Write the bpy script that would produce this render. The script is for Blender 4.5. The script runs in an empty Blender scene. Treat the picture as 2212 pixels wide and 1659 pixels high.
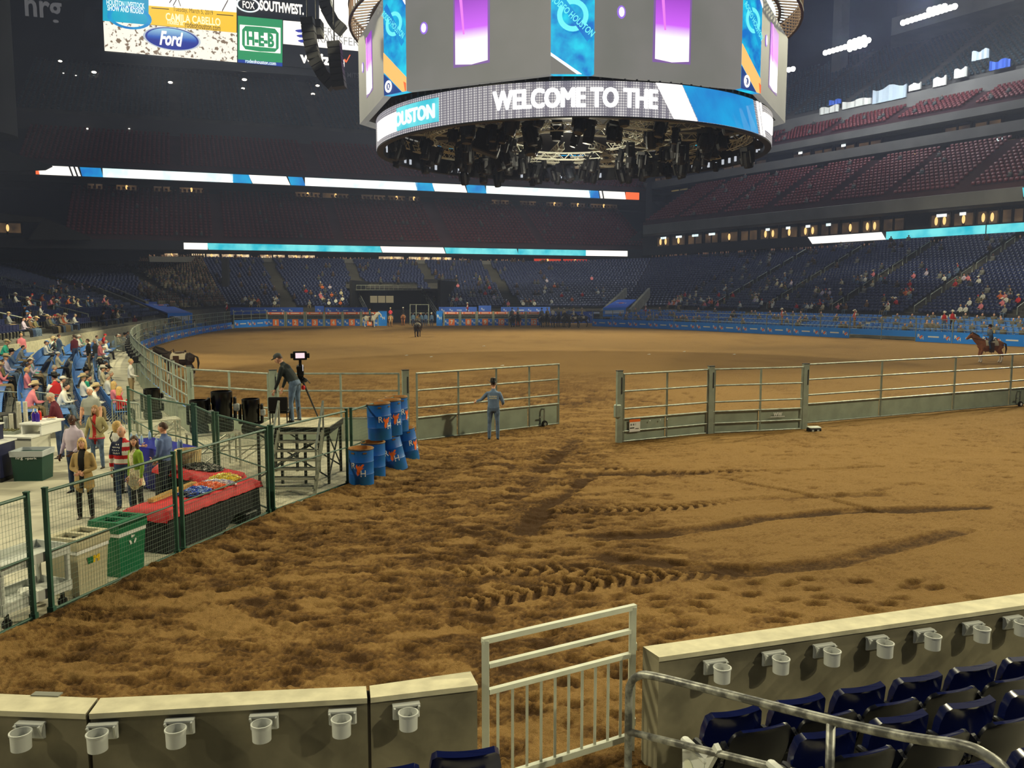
import bpy, math, random
import numpy as np
from mathutils import Vector, Matrix
RN = random.Random(11)
SC = bpy.context.scene
COL = SC.collection
V = Vector
# ------------------------------------------------------------------ camera
CAMH, FPX = 4.56, 1850.0
PITCH = math.atan(199.5 / FPX)
cam = bpy.data.objects.new('camera', bpy.data.cameras.new('camera'))
COL.objects.link(cam)
cam.location = (0, 0, CAMH)
cam.rotation_euler = (math.pi / 2 - PITCH, 0, 0)
cam.data.sensor_width = 36
cam.data.lens = 36 * FPX / 2212
cam.data.clip_end = 900
SC.camera = cam
SC.view_settings.view_transform = 'Standard'
SC.view_settings.look = 'None'
SC.view_settings.exposure = .1
SC.view_settings.gamma = 1
SC.view_settings.use_curve_mapping = False
SC.cycles.max_bounces = 5
SC.cycles.diffuse_bounces = 2
SC.cycles.glossy_bounces = 2
SC.cycles.transparent_max_bounces = 6
SC.cycles.volume_bounces = 0
SC.cycles.use_denoising = True
# ------------------------------------------------------------------ world and lights
W = bpy.data.worlds.new('world'); SC.world = W; W.use_nodes = True
W.node_tree.nodes['Background'].inputs[0].default_value = (.55, .62, .78, 1)
W.node_tree.nodes['Background'].inputs[1].default_value = .11
WARM = (1, .92, .60)
def spot(name, loc, tgt, kw, deg, blend=.6, rad=1.2, col=WARM):
    l = bpy.data.lights.new(name, 'SPOT'); o = bpy.data.objects.new(name, l); COL.objects.link(o)
    o.location = loc
    o.rotation_euler = (V(tgt) - V(loc)).to_track_quat('-Z', 'Y').to_euler()
    l.energy = kw * 1000; l.spot_size = math.radians(deg); l.spot_blend = blend
    l.shadow_soft_size = rad; l.color = col
    return o
# floodlight banks hung under the roof round the bowl, aimed at the dirt
spot('flood_right', (62, 72, 40), (19, 27, 0), 185, 40, .9)
spot('flood_right_near', (48, 14, 38), (6, 17, 0), 66, 56, .8)
spot('flood_left_near', (-46, 6, 38), (-3, 14, 0), 66, 56, .8)
spot('flood_left', (-58, 66, 42), (-11, 34, 0), 66, 54, .8)
spot('flood_far', (4, 128, 46), (6, 62, 0), 135, 58, .8)
spot('flood_far_left', (-48, 110, 44), (-2, 76, 0), 95, 58, .8)
spot('flood_far_right', (66, 104, 44), (18, 72, 0), 95, 58, .8)
spot('flood_front', (8, 60, 44), (0, 6, 0), 50, 46, .8)
spot('flood_stand_left', (16, 52, 44), (-42, 70, 4), 260, 50, 1.0)
spot('flood_chutes', (-4, 58, 44), (-6, 124, 3), 240, 48, 1.0)
spot('flood_chutes_left', (20, 66, 44), (-34, 116, 3), 120, 40, 1.0)
spot('flood_stand_right', (-8, 52, 44), (44, 92, 4), 190, 44, 1.0)
spot('flood_stand_right_near', (4, 34, 42), (58, 72, 4), 90, 44, 1.0)
def area(name, loc, tgt, kw, size, col=(.86, .92, 1)):
    l = bpy.data.lights.new(name, 'AREA'); o = bpy.data.objects.new(name, l); COL.objects.link(o)
    o.location = loc; o.rotation_euler = (V(tgt) - V(loc)).to_track_quat('-Z', 'Y').to_euler(); l.size = size; l.energy = kw * 1000; l.color = col
# unseen area fills added under the roof to brighten the upper stands
area('fill_right', (48, 84, 62), (92, 118, 24), 7, 24)
area('fill_far', (-20, 118, 62), (-18, 176, 18), 4.5, 30)
# seat-side lamps high behind the camera, one for each half of the front wall
spot('house_wall_right', (36, -16, 30), (3.2, 7.8, .5), 34, 11, .5, .5)
spot('house_wall_left', (-36, -16, 30), (-2.6, 6.8, .5), 15, 10, .5, .5)
spot('flood_left_floor', (-6, 2, 38), (-19, 40, 1), 60, 44, .9)
spot('flood_middle', (-20, 34, 46), (8, 54, 0), 62, 50, 1.0)
# ------------------------------------------------------------------ pixel geometry of the photograph -> world
_c, _s = math.cos(PITCH), math.sin(PITCH)
def ray(px, py):
    x = (px - 1106.) / FPX; y = (829.5 - py) / FPX
    return V((x, _c + y * _s, -_s + y * _c))
def g(px, py, z=0.):
    d = ray(px, py); t = (z - CAMH) / d.z
    return V((d.x * t, d.y * t, z))
def atY(px, py, Y):
    d = ray(px, py); t = Y / d.y
    return V((d.x * t, Y, CAMH + d.z * t))
def onpl(px, py, n, c):
    d = ray(px, py); t = (c - 0.) / (d.x * n[0] + d.y * n[1])
    return V((d.x * t, d.y * t, CAMH + d.z * t))
# ------------------------------------------------------------------ materials
def lin(c):
    return tuple(((x / 255. / 12.92) if x / 255. <= .04045 else ((x / 255. + .055) / 1.055) ** 2.4) for x in c)
MATS = {}
def mat(name, rgb, rough=.6, metal=0., var=0., scale=8., bump=0., em=0., spec=.4, rgb2=None, detail=3., clip=None):
    if name in MATS: return MATS[name]
    m = bpy.data.materials.new(name); m.use_nodes = True; MATS[name] = m
    nt = m.node_tree; b = nt.nodes['Principled BSDF']
    c = lin(rgb)
    b.inputs['Base Color'].default_value = (*c, 1)
    b.inputs['Roughness'].default_value = rough
    b.inputs['Metallic'].default_value = metal
    b.inputs['Specular IOR Level'].default_value = spec
    m.diffuse_color = (*c, 1)
    if em:
        b.inputs['Emission Color'].default_value = (*c, 1); b.inputs['Emission Strength'].default_value = em
        b.inputs['Base Color'].default_value = (.02, .02, .02, 1)
    if var or bump or rgb2:
        tc = nt.nodes.new('ShaderNodeTexCoord'); no = nt.nodes.new('ShaderNodeTexNoise')
        no.inputs['Scale'].default_value = scale; no.inputs['Detail'].default_value = detail
        nt.links.new(tc.outputs['Object'], no.inputs['Vector'])
        if var or rgb2:
            cr = nt.nodes.new('ShaderNodeValToRGB')
            lo, hi = clip or (.35, .65)
            cr.color_ramp.elements[0].position = lo; cr.color_ramp.elements[1].position = hi
            d = lin(rgb2) if rgb2 else tuple(min(1, x * (1 + var)) for x in c)
            e = c if rgb2 else tuple(x * (1 - var) for x in c)
            cr.color_ramp.elements[0].color = (*e, 1); cr.color_ramp.elements[1].color = (*d, 1)
            nt.links.new(no.outputs['Fac'], cr.inputs[0])
            nt.links.new(cr.outputs[0], b.inputs['Emission Color' if em else 'Base Color'])
        if bump:
            bp = nt.nodes.new('ShaderNodeBump'); bp.inputs['Strength'].default_value = bump; bp.inputs['Distance'].default_value = .02
            nt.links.new(no.outputs['Fac'], bp.inputs['Height']); nt.links.new(bp.outputs[0], b.inputs['Normal'])
    return m
# ------------------------------------------------------------------ mesh builder
def basis(d, up=V((0, 0, 1))):
    d = V(d).normalized()
    x = d.cross(up)
    if x.length < 1e-4: x = d.cross(V((0, 1, 0)))
    x.normalize(); return x, x.cross(d).normalized(), d
_TXT = {}
def txt(s, shear=0., bold=0.):
    k = (s, shear, bold)
    if k not in _TXT:
        cu = bpy.data.curves.new('t', 'FONT'); cu.body = s; cu.shear = shear; cu.offset = bold; cu.resolution_u = 3
        o = bpy.data.objects.new('t', cu)
        me = o.to_mesh()
        v = np.array([p.co[:2] for p in me.vertices]); f = [tuple(p.vertices) for p in me.polygons]
        o.to_mesh_clear(); bpy.data.objects.remove(o); bpy.data.curves.remove(cu)
        lo, hi = v.min(0), v.max(0)
        _TXT[k] = ((v - lo) / (hi - lo) - .5, f, (hi - lo)[0] / (hi - lo)[1])
    return _TXT[k]
class MB:
    def __init__(s): s.v, s.f, s.m = [], [], []
    def add(s, vs, fs, mi=0):
        b = len(s.v); s.v += [tuple(p) for p in vs]
        for f in fs: s.f.append(tuple(i + b for i in f)); s.m.append(mi)
        return s
    def quad(s, a, b, c, d, mi=0): return s.add((a, b, c, d), ((0, 1, 2, 3),), mi)
    def hexa(s, lo, hi, mi=0):      # two loops of n points
        n = len(lo); fs = [tuple(range(n))[::-1], tuple(range(n, 2 * n))]
        fs += [(i, (i + 1) % n, n + (i + 1) % n, n + i) for i in range(n)]
        return s.add(list(lo) + list(hi), fs, mi)
    def box(s, c, d, rz=0., mi=0, M=None):
        x, y, z = (q / 2 for q in d)
        P = [V((a, b, e)) for e in (-z, z) for a, b in ((-x, -y), (x, -y), (x, y), (-x, y))]
        R = M if M is not None else Matrix.Rotation(rz, 3, 'Z')
        P = [R @ p + V(c) for p in P]
        return s.hexa(P[:4], P[4:], mi)
    def rbox(s, c, d, r, rz=0., mi=0, M=None):   # box with bevelled vertical and top edges
        x, y, z = (q / 2 for q in d)
        R = M if M is not None else Matrix.Rotation(rz, 3, 'Z')
        def loop(k, zz):
            a, b = x - k, y - k; q = r
            o = [(-a + q, -b), (a - q, -b), (a, -b + q), (a, b - q), (a - q, b), (-a + q, b), (-a, b - q), (-a, -b + q)]
            return [R @ V((u, w, zz)) + V(c) for u, w in o]
        L = [loop(r * .6, -z), loop(0, -z + r), loop(0, z - r), loop(r * .6, z)]
        return s.loft(L, mi)
    def loft(s, L, mi=0, caps=True, closed=True):
        n = len(L[0]); vs = [p for l in L for p in l]; fs = []
        for k in range(len(L) - 1):
            for i in range(n if closed else n - 1):
                j = (i + 1) % n; fs.append((k * n + i, k * n + j, (k + 1) * n + j, (k + 1) * n + i))
        if caps: fs += [tuple(range(n))[::-1], tuple(range((len(L) - 1) * n, len(L) * n))]
        return s.add(vs, fs, mi)
    def bar(s, p, q, w, h=None, mi=0):
        p, q = V(p), V(q); x, y, d = basis(q - p); h = h or w
        P = [x * a * w / 2 + y * b * h / 2 for a, b in ((-1, -1), (1, -1), (1, 1), (-1, 1))]
        return s.hexa([p + a for a in P], [q + a for a in P], mi)
    def tube(s, pts, r, n=8, mi=0, ry=None):
        pts = [V(p) for p in pts]; L = []
        x = None
        for i, p in enumerate(pts):
            d = (pts[min(i + 1, len(pts) - 1)] - pts[max(i - 1, 0)])
            if x is None: x, y, d = basis(d)
            else:
                d.normalize(); x = (x - d * x.dot(d)).normalized(); y = x.cross(d)
            rr = r[i] if isinstance(r, (list, tuple)) else r
            r2 = rr if ry is None else (ry[i] if isinstance(ry, (list, tuple)) else ry)
            L.append([p + x * rr * math.cos(2 * math.pi * k / n) + y * r2 * math.sin(2 * math.pi * k / n) for k in range(n)])
        return s.loft(L, mi)
    def lathe(s, prof, n=16, at=(0, 0, 0), mi=0, sx=1., sy=1., M=None, caps=True):
        L = []
        for r, z in prof:
            l = [V((r * sx * math.cos(2 * math.pi * k / n), r * sy * math.sin(2 * math.pi * k / n), z)) for k in range(n)]
            L.append([(M @ p if M is not None else p) + V(at) for p in l])
        return s.loft(L, mi, caps)
    def ell(s, c, rx, ry, rz, n=12, k=8, mi=0, M=None):
        return s.lathe([(max(.02, math.sin(math.pi * i / k)), -math.cos(math.pi * i / k)) for i in range(k + 1)], n, c, mi, 1, 1,
                       (M or Matrix.Identity(3)) @ Matrix.Diagonal((rx, ry, rz)))
    def text(s, t, o, x, y, w, h=None, mi=0, shear=0., bold=0.):
        v, f, asp = txt(t, shear, bold); x = V(x).normalized(); y = V(y).normalized(); h = h or w / asp
        return s.add([V(o) + x * (p[0] * w) + y * (p[1] * h) for p in v], f, mi)
    def build(s, name, mats, parent=None, loc=None, rz=0., smooth=False, kind=None):
        me = bpy.data.meshes.new(name); me.from_pydata(s.v, [], s.f)
        for m in (mats if isinstance(mats, (list, tuple)) else [mats]): me.materials.append(m)
        if any(s.m): me.polygons.foreach_set('material_index', s.m)
        if smooth:
            me.polygons.foreach_set('use_smooth', [True] * len(s.f))
            if smooth != 'all': me.set_sharp_from_angle(angle=math.radians(40))
        return link(name, me, parent, loc, rz, kind)
def link(name, me, parent=None, loc=None, rz=0., kind=None):
    o = bpy.data.objects.new(name, me); COL.objects.link(o)
    if parent: o.parent = parent
    if loc is not None: o.location = loc
    if rz: o.rotation_euler = (0, 0, rz)
    if kind: o['kind'] = kind
    return o
def tag(o, label, cat, group=None):
    o['label'] = label; o['category'] = cat
    if group: o['group'] = group
    return o
def thing(name, label, cat, loc=(0, 0, 0), rz=0., group=None):
    o = bpy.data.objects.new(name, None); COL.objects.link(o); o.empty_display_size = .2
    o.location = loc; o.rotation_euler = (0, 0, rz)
    return tag(o, label, cat, group)
CH = {}
def kids(root):
    return list(root.children)
def dup(root, loc, rz=0., label=None, group=None, scale=None, ch=None):
    r = root.copy(); COL.objects.link(r); r.location = loc; r.rotation_euler = (0, 0, rz)
    if scale: r.scale = (scale,) * 3
    if label: r['label'] = label
    if group: r['group'] = group
    for c0 in (ch if ch is not None else root.children):
        c = c0.copy(); COL.objects.link(c); c.parent = r
        for d0 in c0.children:
            d = d0.copy(); COL.objects.link(d); d.parent = c
    return r
def array_mesh(name, tv, tf, tm, pos, yaw, mats, scale=None, kind='stuff', parent=None):
    """many copies of a small template as one mesh"""
    tv = np.array(tv, float); pos = np.array(pos, float); yaw = np.array(yaw, float); n = len(pos); k = len(tv)
    c, s = np.cos(yaw)[:, None], np.sin(yaw)[:, None]
    sc = np.ones(n) if scale is None else np.array(scale)
    X = tv[None, :, 0] * sc[:, None]; Y = tv[None, :, 1] * sc[:, None]; Z = tv[None, :, 2] * sc[:, None]
    P = np.stack([X * c - Y * s + pos[:, 0:1], X * s + Y * c + pos[:, 1:2], Z + pos[:, 2:3]], -1).reshape(-1, 3)
    tf4 = np.array(tf); F = (tf4[None] + (np.arange(n) * k)[:, None, None]).reshape(-1, 4)
    me = bpy.data.meshes.new(name)
    me.vertices.add(len(P)); me.vertices.foreach_set('co', P.ravel())
    me.loops.add(F.size); me.loops.foreach_set('vertex_index', F.ravel().astype(np.int32))
    me.polygons.add(len(F)); me.polygons.foreach_set('loop_start', np.arange(0, F.size, 4, dtype=np.int32))
    for m in mats: me.materials.append(m)
    me.polygons.foreach_set('material_index', np.tile(np.array(tm, dtype=np.int32), n))
    me.update(calc_edges=True); me.validate()
    return link(name, me, parent, kind=kind)
def lerp(a, b, t): return V(a) * (1 - t) + V(b) * t
def polyat(pts, t):     # point at parameter t (0..n-1) of a polyline
    i = min(int(t), len(pts) - 2); return lerp(pts[i], pts[i + 1], t - i)
def arclen(pts):
    L = [0.]
    for a, b in zip(pts, pts[1:]): L.append(L[-1] + (V(b) - V(a)).length)
    return L
def atlen(pts, d):
    L = arclen(pts)
    for i in range(len(pts) - 1):
        if d <= L[i + 1] or i == len(pts) - 2:
            t = (d - L[i]) / (L[i + 1] - L[i]); return lerp(pts[i], pts[i + 1], t), (V(pts[i + 1]) - V(pts[i])).normalized()
def smooth_poly(pts, n=6):   # Catmull-Rom
    P = [V(p) for p in pts]; out = []
    for i in range(len(P) - 1):
        a = P[max(i - 1, 0)]; b = P[i]; c = P[i + 1]; d = P[min(i + 2, len(P) - 1)]
        for k in range(n):
            t = k / n
            out.append(.5 * ((2 * b) + (c - a) * t + (2 * a - 5 * b + 4 * c - d) * t * t + (3 * b - a - 3 * c + d) * t ** 3))
    return out + [P[-1]]
# ------------------------------------------------------------------ materials in use
CONC = mat('concrete', (150, 143, 118), .85, var=.28, scale=3., bump=.25, detail=6)
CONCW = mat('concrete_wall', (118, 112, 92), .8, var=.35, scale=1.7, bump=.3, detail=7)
CONC_PALE_LIT = mat('concrete_cap', (196, 189, 160), .8, var=.14, scale=5., bump=.3, detail=7)  # front wall tops: light put into the colour; also a pale wall's own tone
FLOORC = mat('concrete_floor', (182, 177, 156), .5, var=.22, scale=.7, bump=.05, detail=6, clip=(.3, .6))
STEEL = mat('galvanised', (150, 156, 146), .42, metal=.55, var=.2, scale=6.)
GATEG = mat('gate_paint', (150, 160, 146), .45, metal=.2, var=.12, scale=3.)
KICK = mat('kick_panel', (150, 160, 142), .55, metal=.05, var=.12, scale=2.)
CREAM = mat('cream_paint', (196, 198, 180), .45, var=.06, scale=5.)
GREENP = mat('green_paint', (50, 84, 70), .45, var=.15, scale=4.); WIRE = mat('wire', (128, 146, 134), .4, metal=.3)
NAVY = mat('navy_plastic', (9, 16, 52), .22, spec=.6)
NAVYS = mat('navy_seat', (26, 37, 80), .3, spec=.7)
BLUEC = mat('blue_plastic', (70, 128, 205), .4, var=.08, scale=3)
BLUED = mat('blue_slats', (34, 66, 118), .5)
REDS = mat('red_seat', (92, 24, 30), .5)
TEAL = mat('upper_seat', (40, 58, 66), .6)
BLACK = mat('black', (14, 14, 16), .5)
BLACKG = mat('black_gloss', (12, 12, 14), .25)
WHITE = mat('white', (232, 232, 226), .5)
GREY = mat('grey_plastic', (172, 176, 170), .5, var=.05, scale=9)
DGREY = mat('dark_grey', (48, 50, 54), .6)
STEPM = mat('terrace_dark', (70, 68, 66), .85, var=.2, scale=.4)
STEPL = mat('terrace', (120, 118, 108), .85, var=.2, scale=.8)
FASC = mat('fascia_concrete', (104, 102, 100), .85, var=.12, scale=.3)
DARKW = mat('dark_wall', (44, 44, 50), .9, var=.2, scale=.1)
ORANGE = mat('orange', (240, 112, 40), .5)
BOARDB = mat('board_blue', (26, 132, 242), .45, var=.06, scale=.5)
BANNER = mat('banner_blue', (52, 98, 206), .6)
RED = mat('red', (196, 34, 38), .7)
# ------------------------------------------------------------------ value noise for the ground
def vnoise(x, y, seed):
    xi, yi = np.floor(x).astype(np.int64), np.floor(y).astype(np.int64)
    xf, yf = x - xi, y - yi
    u, v = xf * xf * (3 - 2 * xf), yf * yf * (3 - 2 * yf)
    def h(a, b):
        n = (a * 374761393 + b * 668265263 + seed * 974634777) & 0x7fffffff
        n = ((n ^ (n >> 13)) * 1274126177) & 0x7fffffff
        return ((n ^ (n >> 16)) & 0xffff) / 65535.
    return (h(xi, yi) * (1 - u) + h(xi + 1, yi) * u) * (1 - v) + (h(xi, yi + 1) * (1 - u) + h(xi + 1, yi + 1) * u) * v
def sst(e0, e1, x):
    t = np.clip((x - e0) / (e1 - e0), 0, 1); return t * t * (3 - 2 * t)
def sdline(px, py, pts):     # distance, arc length and side to polyline
    D = np.full(px.shape, 1e9); A = np.zeros(px.shape); SD = np.zeros(px.shape); acc = 0.
    for a, b in zip(pts, pts[1:]):
        dx, dy = b[0] - a[0], b[1] - a[1]; L = math.hypot(dx, dy)
        t = np.clip(((px - a[0]) * dx + (py - a[1]) * dy) / (L * L), 0, 1)
        d = np.hypot(px - a[0] - t * dx, py - a[1] - t * dy); k = d < D
        D = np.where(k, d, D); A = np.where(k, acc + t * L, A)
        SD = np.where(k, (px - a[0]) * dy / L - (py - a[1]) * dx / L, SD); acc += L
    return D, A, SD
# line along which dirt meets the left concourse, then the rail curve
RAILC = [(-3.3, 25.7), (-7.3, 25.7), (-10.3, 27.2), (-13.8, 33.3), (-17.8, 40.9), (-22.7, 51), (-26.4, 60), (-29.4, 69), (-32.2, 82), (-34.0, 95), (-34.8, 106.5)]
RAILS = [V((p.x, p.y, 0)) for p in smooth_poly([(*p, 0) for p in RAILC[2:]], 6)]
FENCE_L = [(-8.2, 5.5), (-6.95, 10.3), (-6.6, 11.6), (-5.77, 14.5), (-4.95, 17.25), (-3.82, 19.95), (-3.2, 22.6), (-2.95, 25.7)]
FR = [(45.6, 66), (33.45, 83.2), (24, 97), (16, 108), (10.3, 114.5)]
def edge_x(Y):      # leftmost x of dirt at depth Y
    pts = FENCE_L + [(p.x, p.y) for p in RAILS[4:]] + [(-34.8, 118)]
    return np.interp(Y, [p[1] for p in pts], [p[0] for p in pts])
def dirt():
    ys = [6.6]
    while ys[-1] < 34: ys.append(ys[-1] * 1.0037)
    while ys[-1] < 128: ys.append(ys[-1] * 1.012)
    us = np.linspace(-.64, .66, 860)
    Y, U = np.meshgrid(np.array(ys), us, indexing='ij'); X = U * Y
    near = 1 - sst(26, 60, Y)
    smoothz = sst(.2, 2.6, X - .10 * (Y - 14) + .8 * (vnoise(X * .6, Y * .6, 31) - .5)) * sst(10.3, 12.6, Y + .25 * (X - 4))        # raked, drier patch on the right
    rough = (1 - .62 * smoothz) * near + .10
    n1 = vnoise(X * 1.1, Y * 1.1, 1); n2 = vnoise(X * 3.2 + 9, Y * 3.2, 2); n3 = vnoise(X * 8.5, Y * 8.5 + 4, 3); n4 = vnoise(X * 21, Y * 21, 4)
    n5 = vnoise(X * 45, Y * 45, 14)
    Z = .035 + .05 * (n1 - .5) * near + rough * (.022 * (np.abs(n2 - .5) * 2 - .4) + .020 * (n3 - .5) + .015 * (n4 - .5) + .014 * (n5 - .5) + .030 * np.clip(vnoise(X * 13 + 3, Y * 13, 21) - .62, 0, 1) * 2.2)
    wet = .36 * (1 - sst(-.5, 4.5, X - .12 * (Y - 12) + 1.3 * (vnoise(X * .5, Y * .5, 8) - .5))) * near
    wet += (.30 * (.52 - n2) + .34 * (.5 - n3) + .5 * (.5 - n4) + .4 * (.5 - n5)) * (.35 + .65 * rough) * near
    wet += .22 * (vnoise(X * .22, Y * .22, 5) - .5) + .25 * (vnoise(X * .8 + 5, Y * .5, 6) - .5)
    wet -= .55 * sst(.62, .8, vnoise(X * 1.3 + Y * .8, Y * 3.4 - X * .6, 41)) * near * (.5 + .5 * rough)
    wet += .22 * sst(.60, .78, vnoise(X * 2.6 + 7, Y * 5.2, 43)) * near * (1 - .7 * smoothz)
    # hoof prints
    rr = np.random.RandomState(5)
    ysa = np.array(ys)
    prints = [(rr.uniform(.5, 7), rr.uniform(8.6, 13.2), 1.1) for _ in range(150)] + [(rr.uniform(-6, 3), rr.uniform(7.6, 24), .85) for _ in range(1100)] \
        + [(rr.uniform(2, 16), rr.uniform(18, 33), .7) for _ in range(260)] + [(rr.uniform(-2, 8), rr.uniform(28, 40), .8) for _ in range(220)]
    seen = []
    for x0, y0, k in prints:
        if any(abs(x0 - a_) + abs(y0 - b_) < .34 for a_, b_ in seen): continue
        seen.append((x0, y0))
        i0, i1 = np.searchsorted(ysa, (y0 - .35, y0 + .35))
        u0 = x0 / y0; j0 = int((u0 - .35 / y0 + .64) / 1.3 * 859); j1 = int((u0 + .35 / y0 + .64) / 1.3 * 859) + 1
        if i1 <= i0 or j0 < 0 or j1 > 860: continue
        a = rr.uniform(-.5, .5); dx, dy = X[i0:i1, j0:j1] - x0, Y[i0:i1, j0:j1] - y0
        q = np.hypot((dx * math.cos(a) + dy * math.sin(a)) / .17, (dy * math.cos(a) - dx * math.sin(a)) / .085)
        Z[i0:i1, j0:j1] += k * (-.05 * np.exp(-q ** 3) + .012 * np.exp(-((q - 1.5) / .4) ** 2)); wet[i0:i1, j0:j1] += .5 * k * np.exp(-q ** 3)
    # tyre tracks
    def px(*ps): return [(g(*p).x, g(*p).y) for p in ps]
    tracks = [(px((1278, 1016), (1420, 1022), (1640, 1020), (1900, 1012)), .12, 1, .5), (px((1175, 1112), (1300, 1108), (1480, 1100), (1620, 1082), (1900, 1072)), .2, 1, .6),
              (px((1260, 1172), (1400, 1160), (1520, 1148), (1640, 1124), (1800, 1110), (2120, 1100)), .2, 0, .75), (px((1275, 1200), (1330, 1215), (1470, 1228), (1640, 1238), (1800, 1222), (1960, 1180), (2080, 1150)), .22, 0, .55),
              (px((985, 1312), (1090, 1290), (1200, 1272), (1290, 1262), (1400, 1248), (1620, 1240)), .3, 2, .5), (px((960, 1240), (1060, 1238), (1180, 1236), (1290, 1240)), .25, 2, .3),
              (px((1165, 1112), (1210, 1080), (1280, 1030), (1400, 1028), (1520, 1024)), .17, 0, .7), (px((1120, 1165), (1165, 1112)), .25, 0, .5), (px((1100, 1085), (1190, 1000), (1250, 950)), .25, 0, .35), (px((1540, 1030), (1700, 1062), (1900, 1110)), .1, 0, .3)]
    for pts, w, tr, k in tracks:
        D, A, SD = sdline(X, Y, pts); e = np.exp(-(D / w) ** 4); end = sst(0, .3, A)
        fade = 1 if tr == 0 else (1 - sst(3.0, 5.2, A) * (1 if tr == 1 else .85))
        Z -= .035 * e * end; wet += 1.15 * k * e * end * (1 if tr == 0 else .55)
        Z += .02 * np.exp(-((D - w * 1.35) / (w * .3)) ** 2) * end
        if tr:
            ch = np.sin(2 * np.pi * (A / .24 + np.abs(SD) / .3 * .8)); Z += e * end * fade * .055 * sst(-.2, .4, ch); wet += e * end * fade * (.5 - 1.0 * sst(-.2, .4, ch)) 
    E = edge_x(Y); out = 1 - sst(-.12, .12, X - E)
    Z = Z * (1 - out) + out * -.25
    Z += .10 * np.exp(-((X - E - .35) / .35) ** 2) * (1 - out) * (1 - sst(24, 26, Y))      # ridge of dirt along the fence
    wl = np.interp(X, [-9, -4.2, -3.4, -1.2, -.3, 1.27, 5.6, 14], [7.2, 6.86, 6.76, 6.98, 7.12, 7.72, 9.2, 11.8])
    Z = np.where(Y < wl - .05, -.3, Z)
    n, k = X.shape
    idx = np.arange(n * k).reshape(n, k)
    F = np.stack([idx[:-1, :-1], idx[:-1, 1:], idx[1:, 1:], idx[1:, :-1]], -1).reshape(-1, 4)
    keep = (Z.ravel()[F] > -.22).any(1); F = F[keep]
    P = np.stack([X, Y, Z], -1).reshape(-1, 3)
    me = bpy.data.meshes.new('dirt_floor')
    me.vertices.add(len(P)); me.vertices.foreach_set('co', P.ravel())
    me.loops.add(F.size); me.loops.foreach_set('vertex_index', F.ravel().astype(np.int32))
    me.polygons.add(len(F)); me.polygons.foreach_set('loop_start', np.arange(0, F.size, 4, dtype=np.int32))
    me.polygons.foreach_set('use_smooth', np.ones(len(F), bool))
    at = me.attributes.new('wet', 'FLOAT', 'POINT'); at.data.foreach_set('value', np.clip(wet, 0, 1).ravel())
    me.update(calc_edges=True)
    m = bpy.data.materials.new('dirt'); m.use_nodes = True; nt = m.node_tree; b = nt.nodes['Principled BSDF']
    N = nt.nodes.new; L = nt.links.new
    a = N('ShaderNodeAttribute'); a.attribute_name = 'wet'
    tc = N('ShaderNodeTexCoord'); no = N('ShaderNodeTexNoise'); no.inputs['Scale'].default_value = 19; no.inputs['Detail'].default_value = 9; no.inputs['Roughness'].default_value = .7
    L(tc.outputs['Object'], no.inputs['Vector'])
    ad = N('ShaderNodeMath'); ad.operation = 'MULTIPLY_ADD'; ad.inputs[1].default_value = .9; L(no.outputs['Fac'], ad.inputs[0])
    sb = N('ShaderNodeMath'); sb.operation = 'SUBTRACT'; sb.inputs[1].default_value = .45; L(a.outputs['Fac'], sb.inputs[0]); L(sb.outputs[0], ad.inputs[2])
    cr = N('ShaderNodeValToRGB'); e = cr.color_ramp.elements
    e[0].position = 0; e[0].color = (.35, .205, .072, 1); e[1].position = .85; e[1].color = (.082, .042, .016, 1)
    e2 = e.new(.35); e2.color = (.225, .122, .039, 1)
    L(ad.outputs[0], cr.inputs[0]); L(cr.outputs[0], b.inputs['Base Color'])
    b.inputs['Roughness'].default_value = .95; b.inputs['Specular IOR Level'].default_value = .1
    n2 = N('ShaderNodeTexNoise'); n2.inputs['Scale'].default_value = 22; n2.inputs['Roughness'].default_value = .75; n2.inputs['Detail'].default_value = 8; L(tc.outputs['Object'], n2.inputs['Vector'])
    bp = N('ShaderNodeBump'); bp.inputs['Strength'].default_value = .9; bp.inputs['Distance'].default_value = .05
    L(n2.outputs['Fac'], bp.inputs['Height'])
    n3_ = N('ShaderNodeTexVoronoi'); n3_.inputs['Scale'].default_value = 75; L(tc.outputs['Object'], n3_.inputs['Vector'])
    b2 = N('ShaderNodeBump'); b2.inputs['Strength'].default_value = .8; b2.inputs['Distance'].default_value = .016; b2.invert = True; L(n3_.outputs['Distance'], b2.inputs['Height']); L(bp.outputs[0], b2.inputs['Normal']); L(b2.outputs[0], b.inputs['Normal'])
    me.materials.append(m)
    o = link('floor_dirt', me, kind='structure'); o['label'] = 'churned brown dirt arena floor with hoof prints and tyre tracks'
dirt()
def structure(mb, name, mats, label=None, smooth=False):
    o = mb.build(name, mats, kind='structure', smooth=smooth)
    if label: o['label'] = label
    return o
# concourse slab left of the dirt
mb = MB()
pl = [V((x, y, 0)) for x, y in FENCE_L] + [p for p in RAILS] + [V((-34.8, 120, 0)), V((-95, 120, 0)), V((-95, 3, 0)), V((-12, 3, 0))]
mb.hexa([p - V((0, 0, .2)) for p in pl][::-1], pl[::-1])
structure(mb, 'floor_concourse', FLOORC, 'pale concrete slab beside the dirt')
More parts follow.
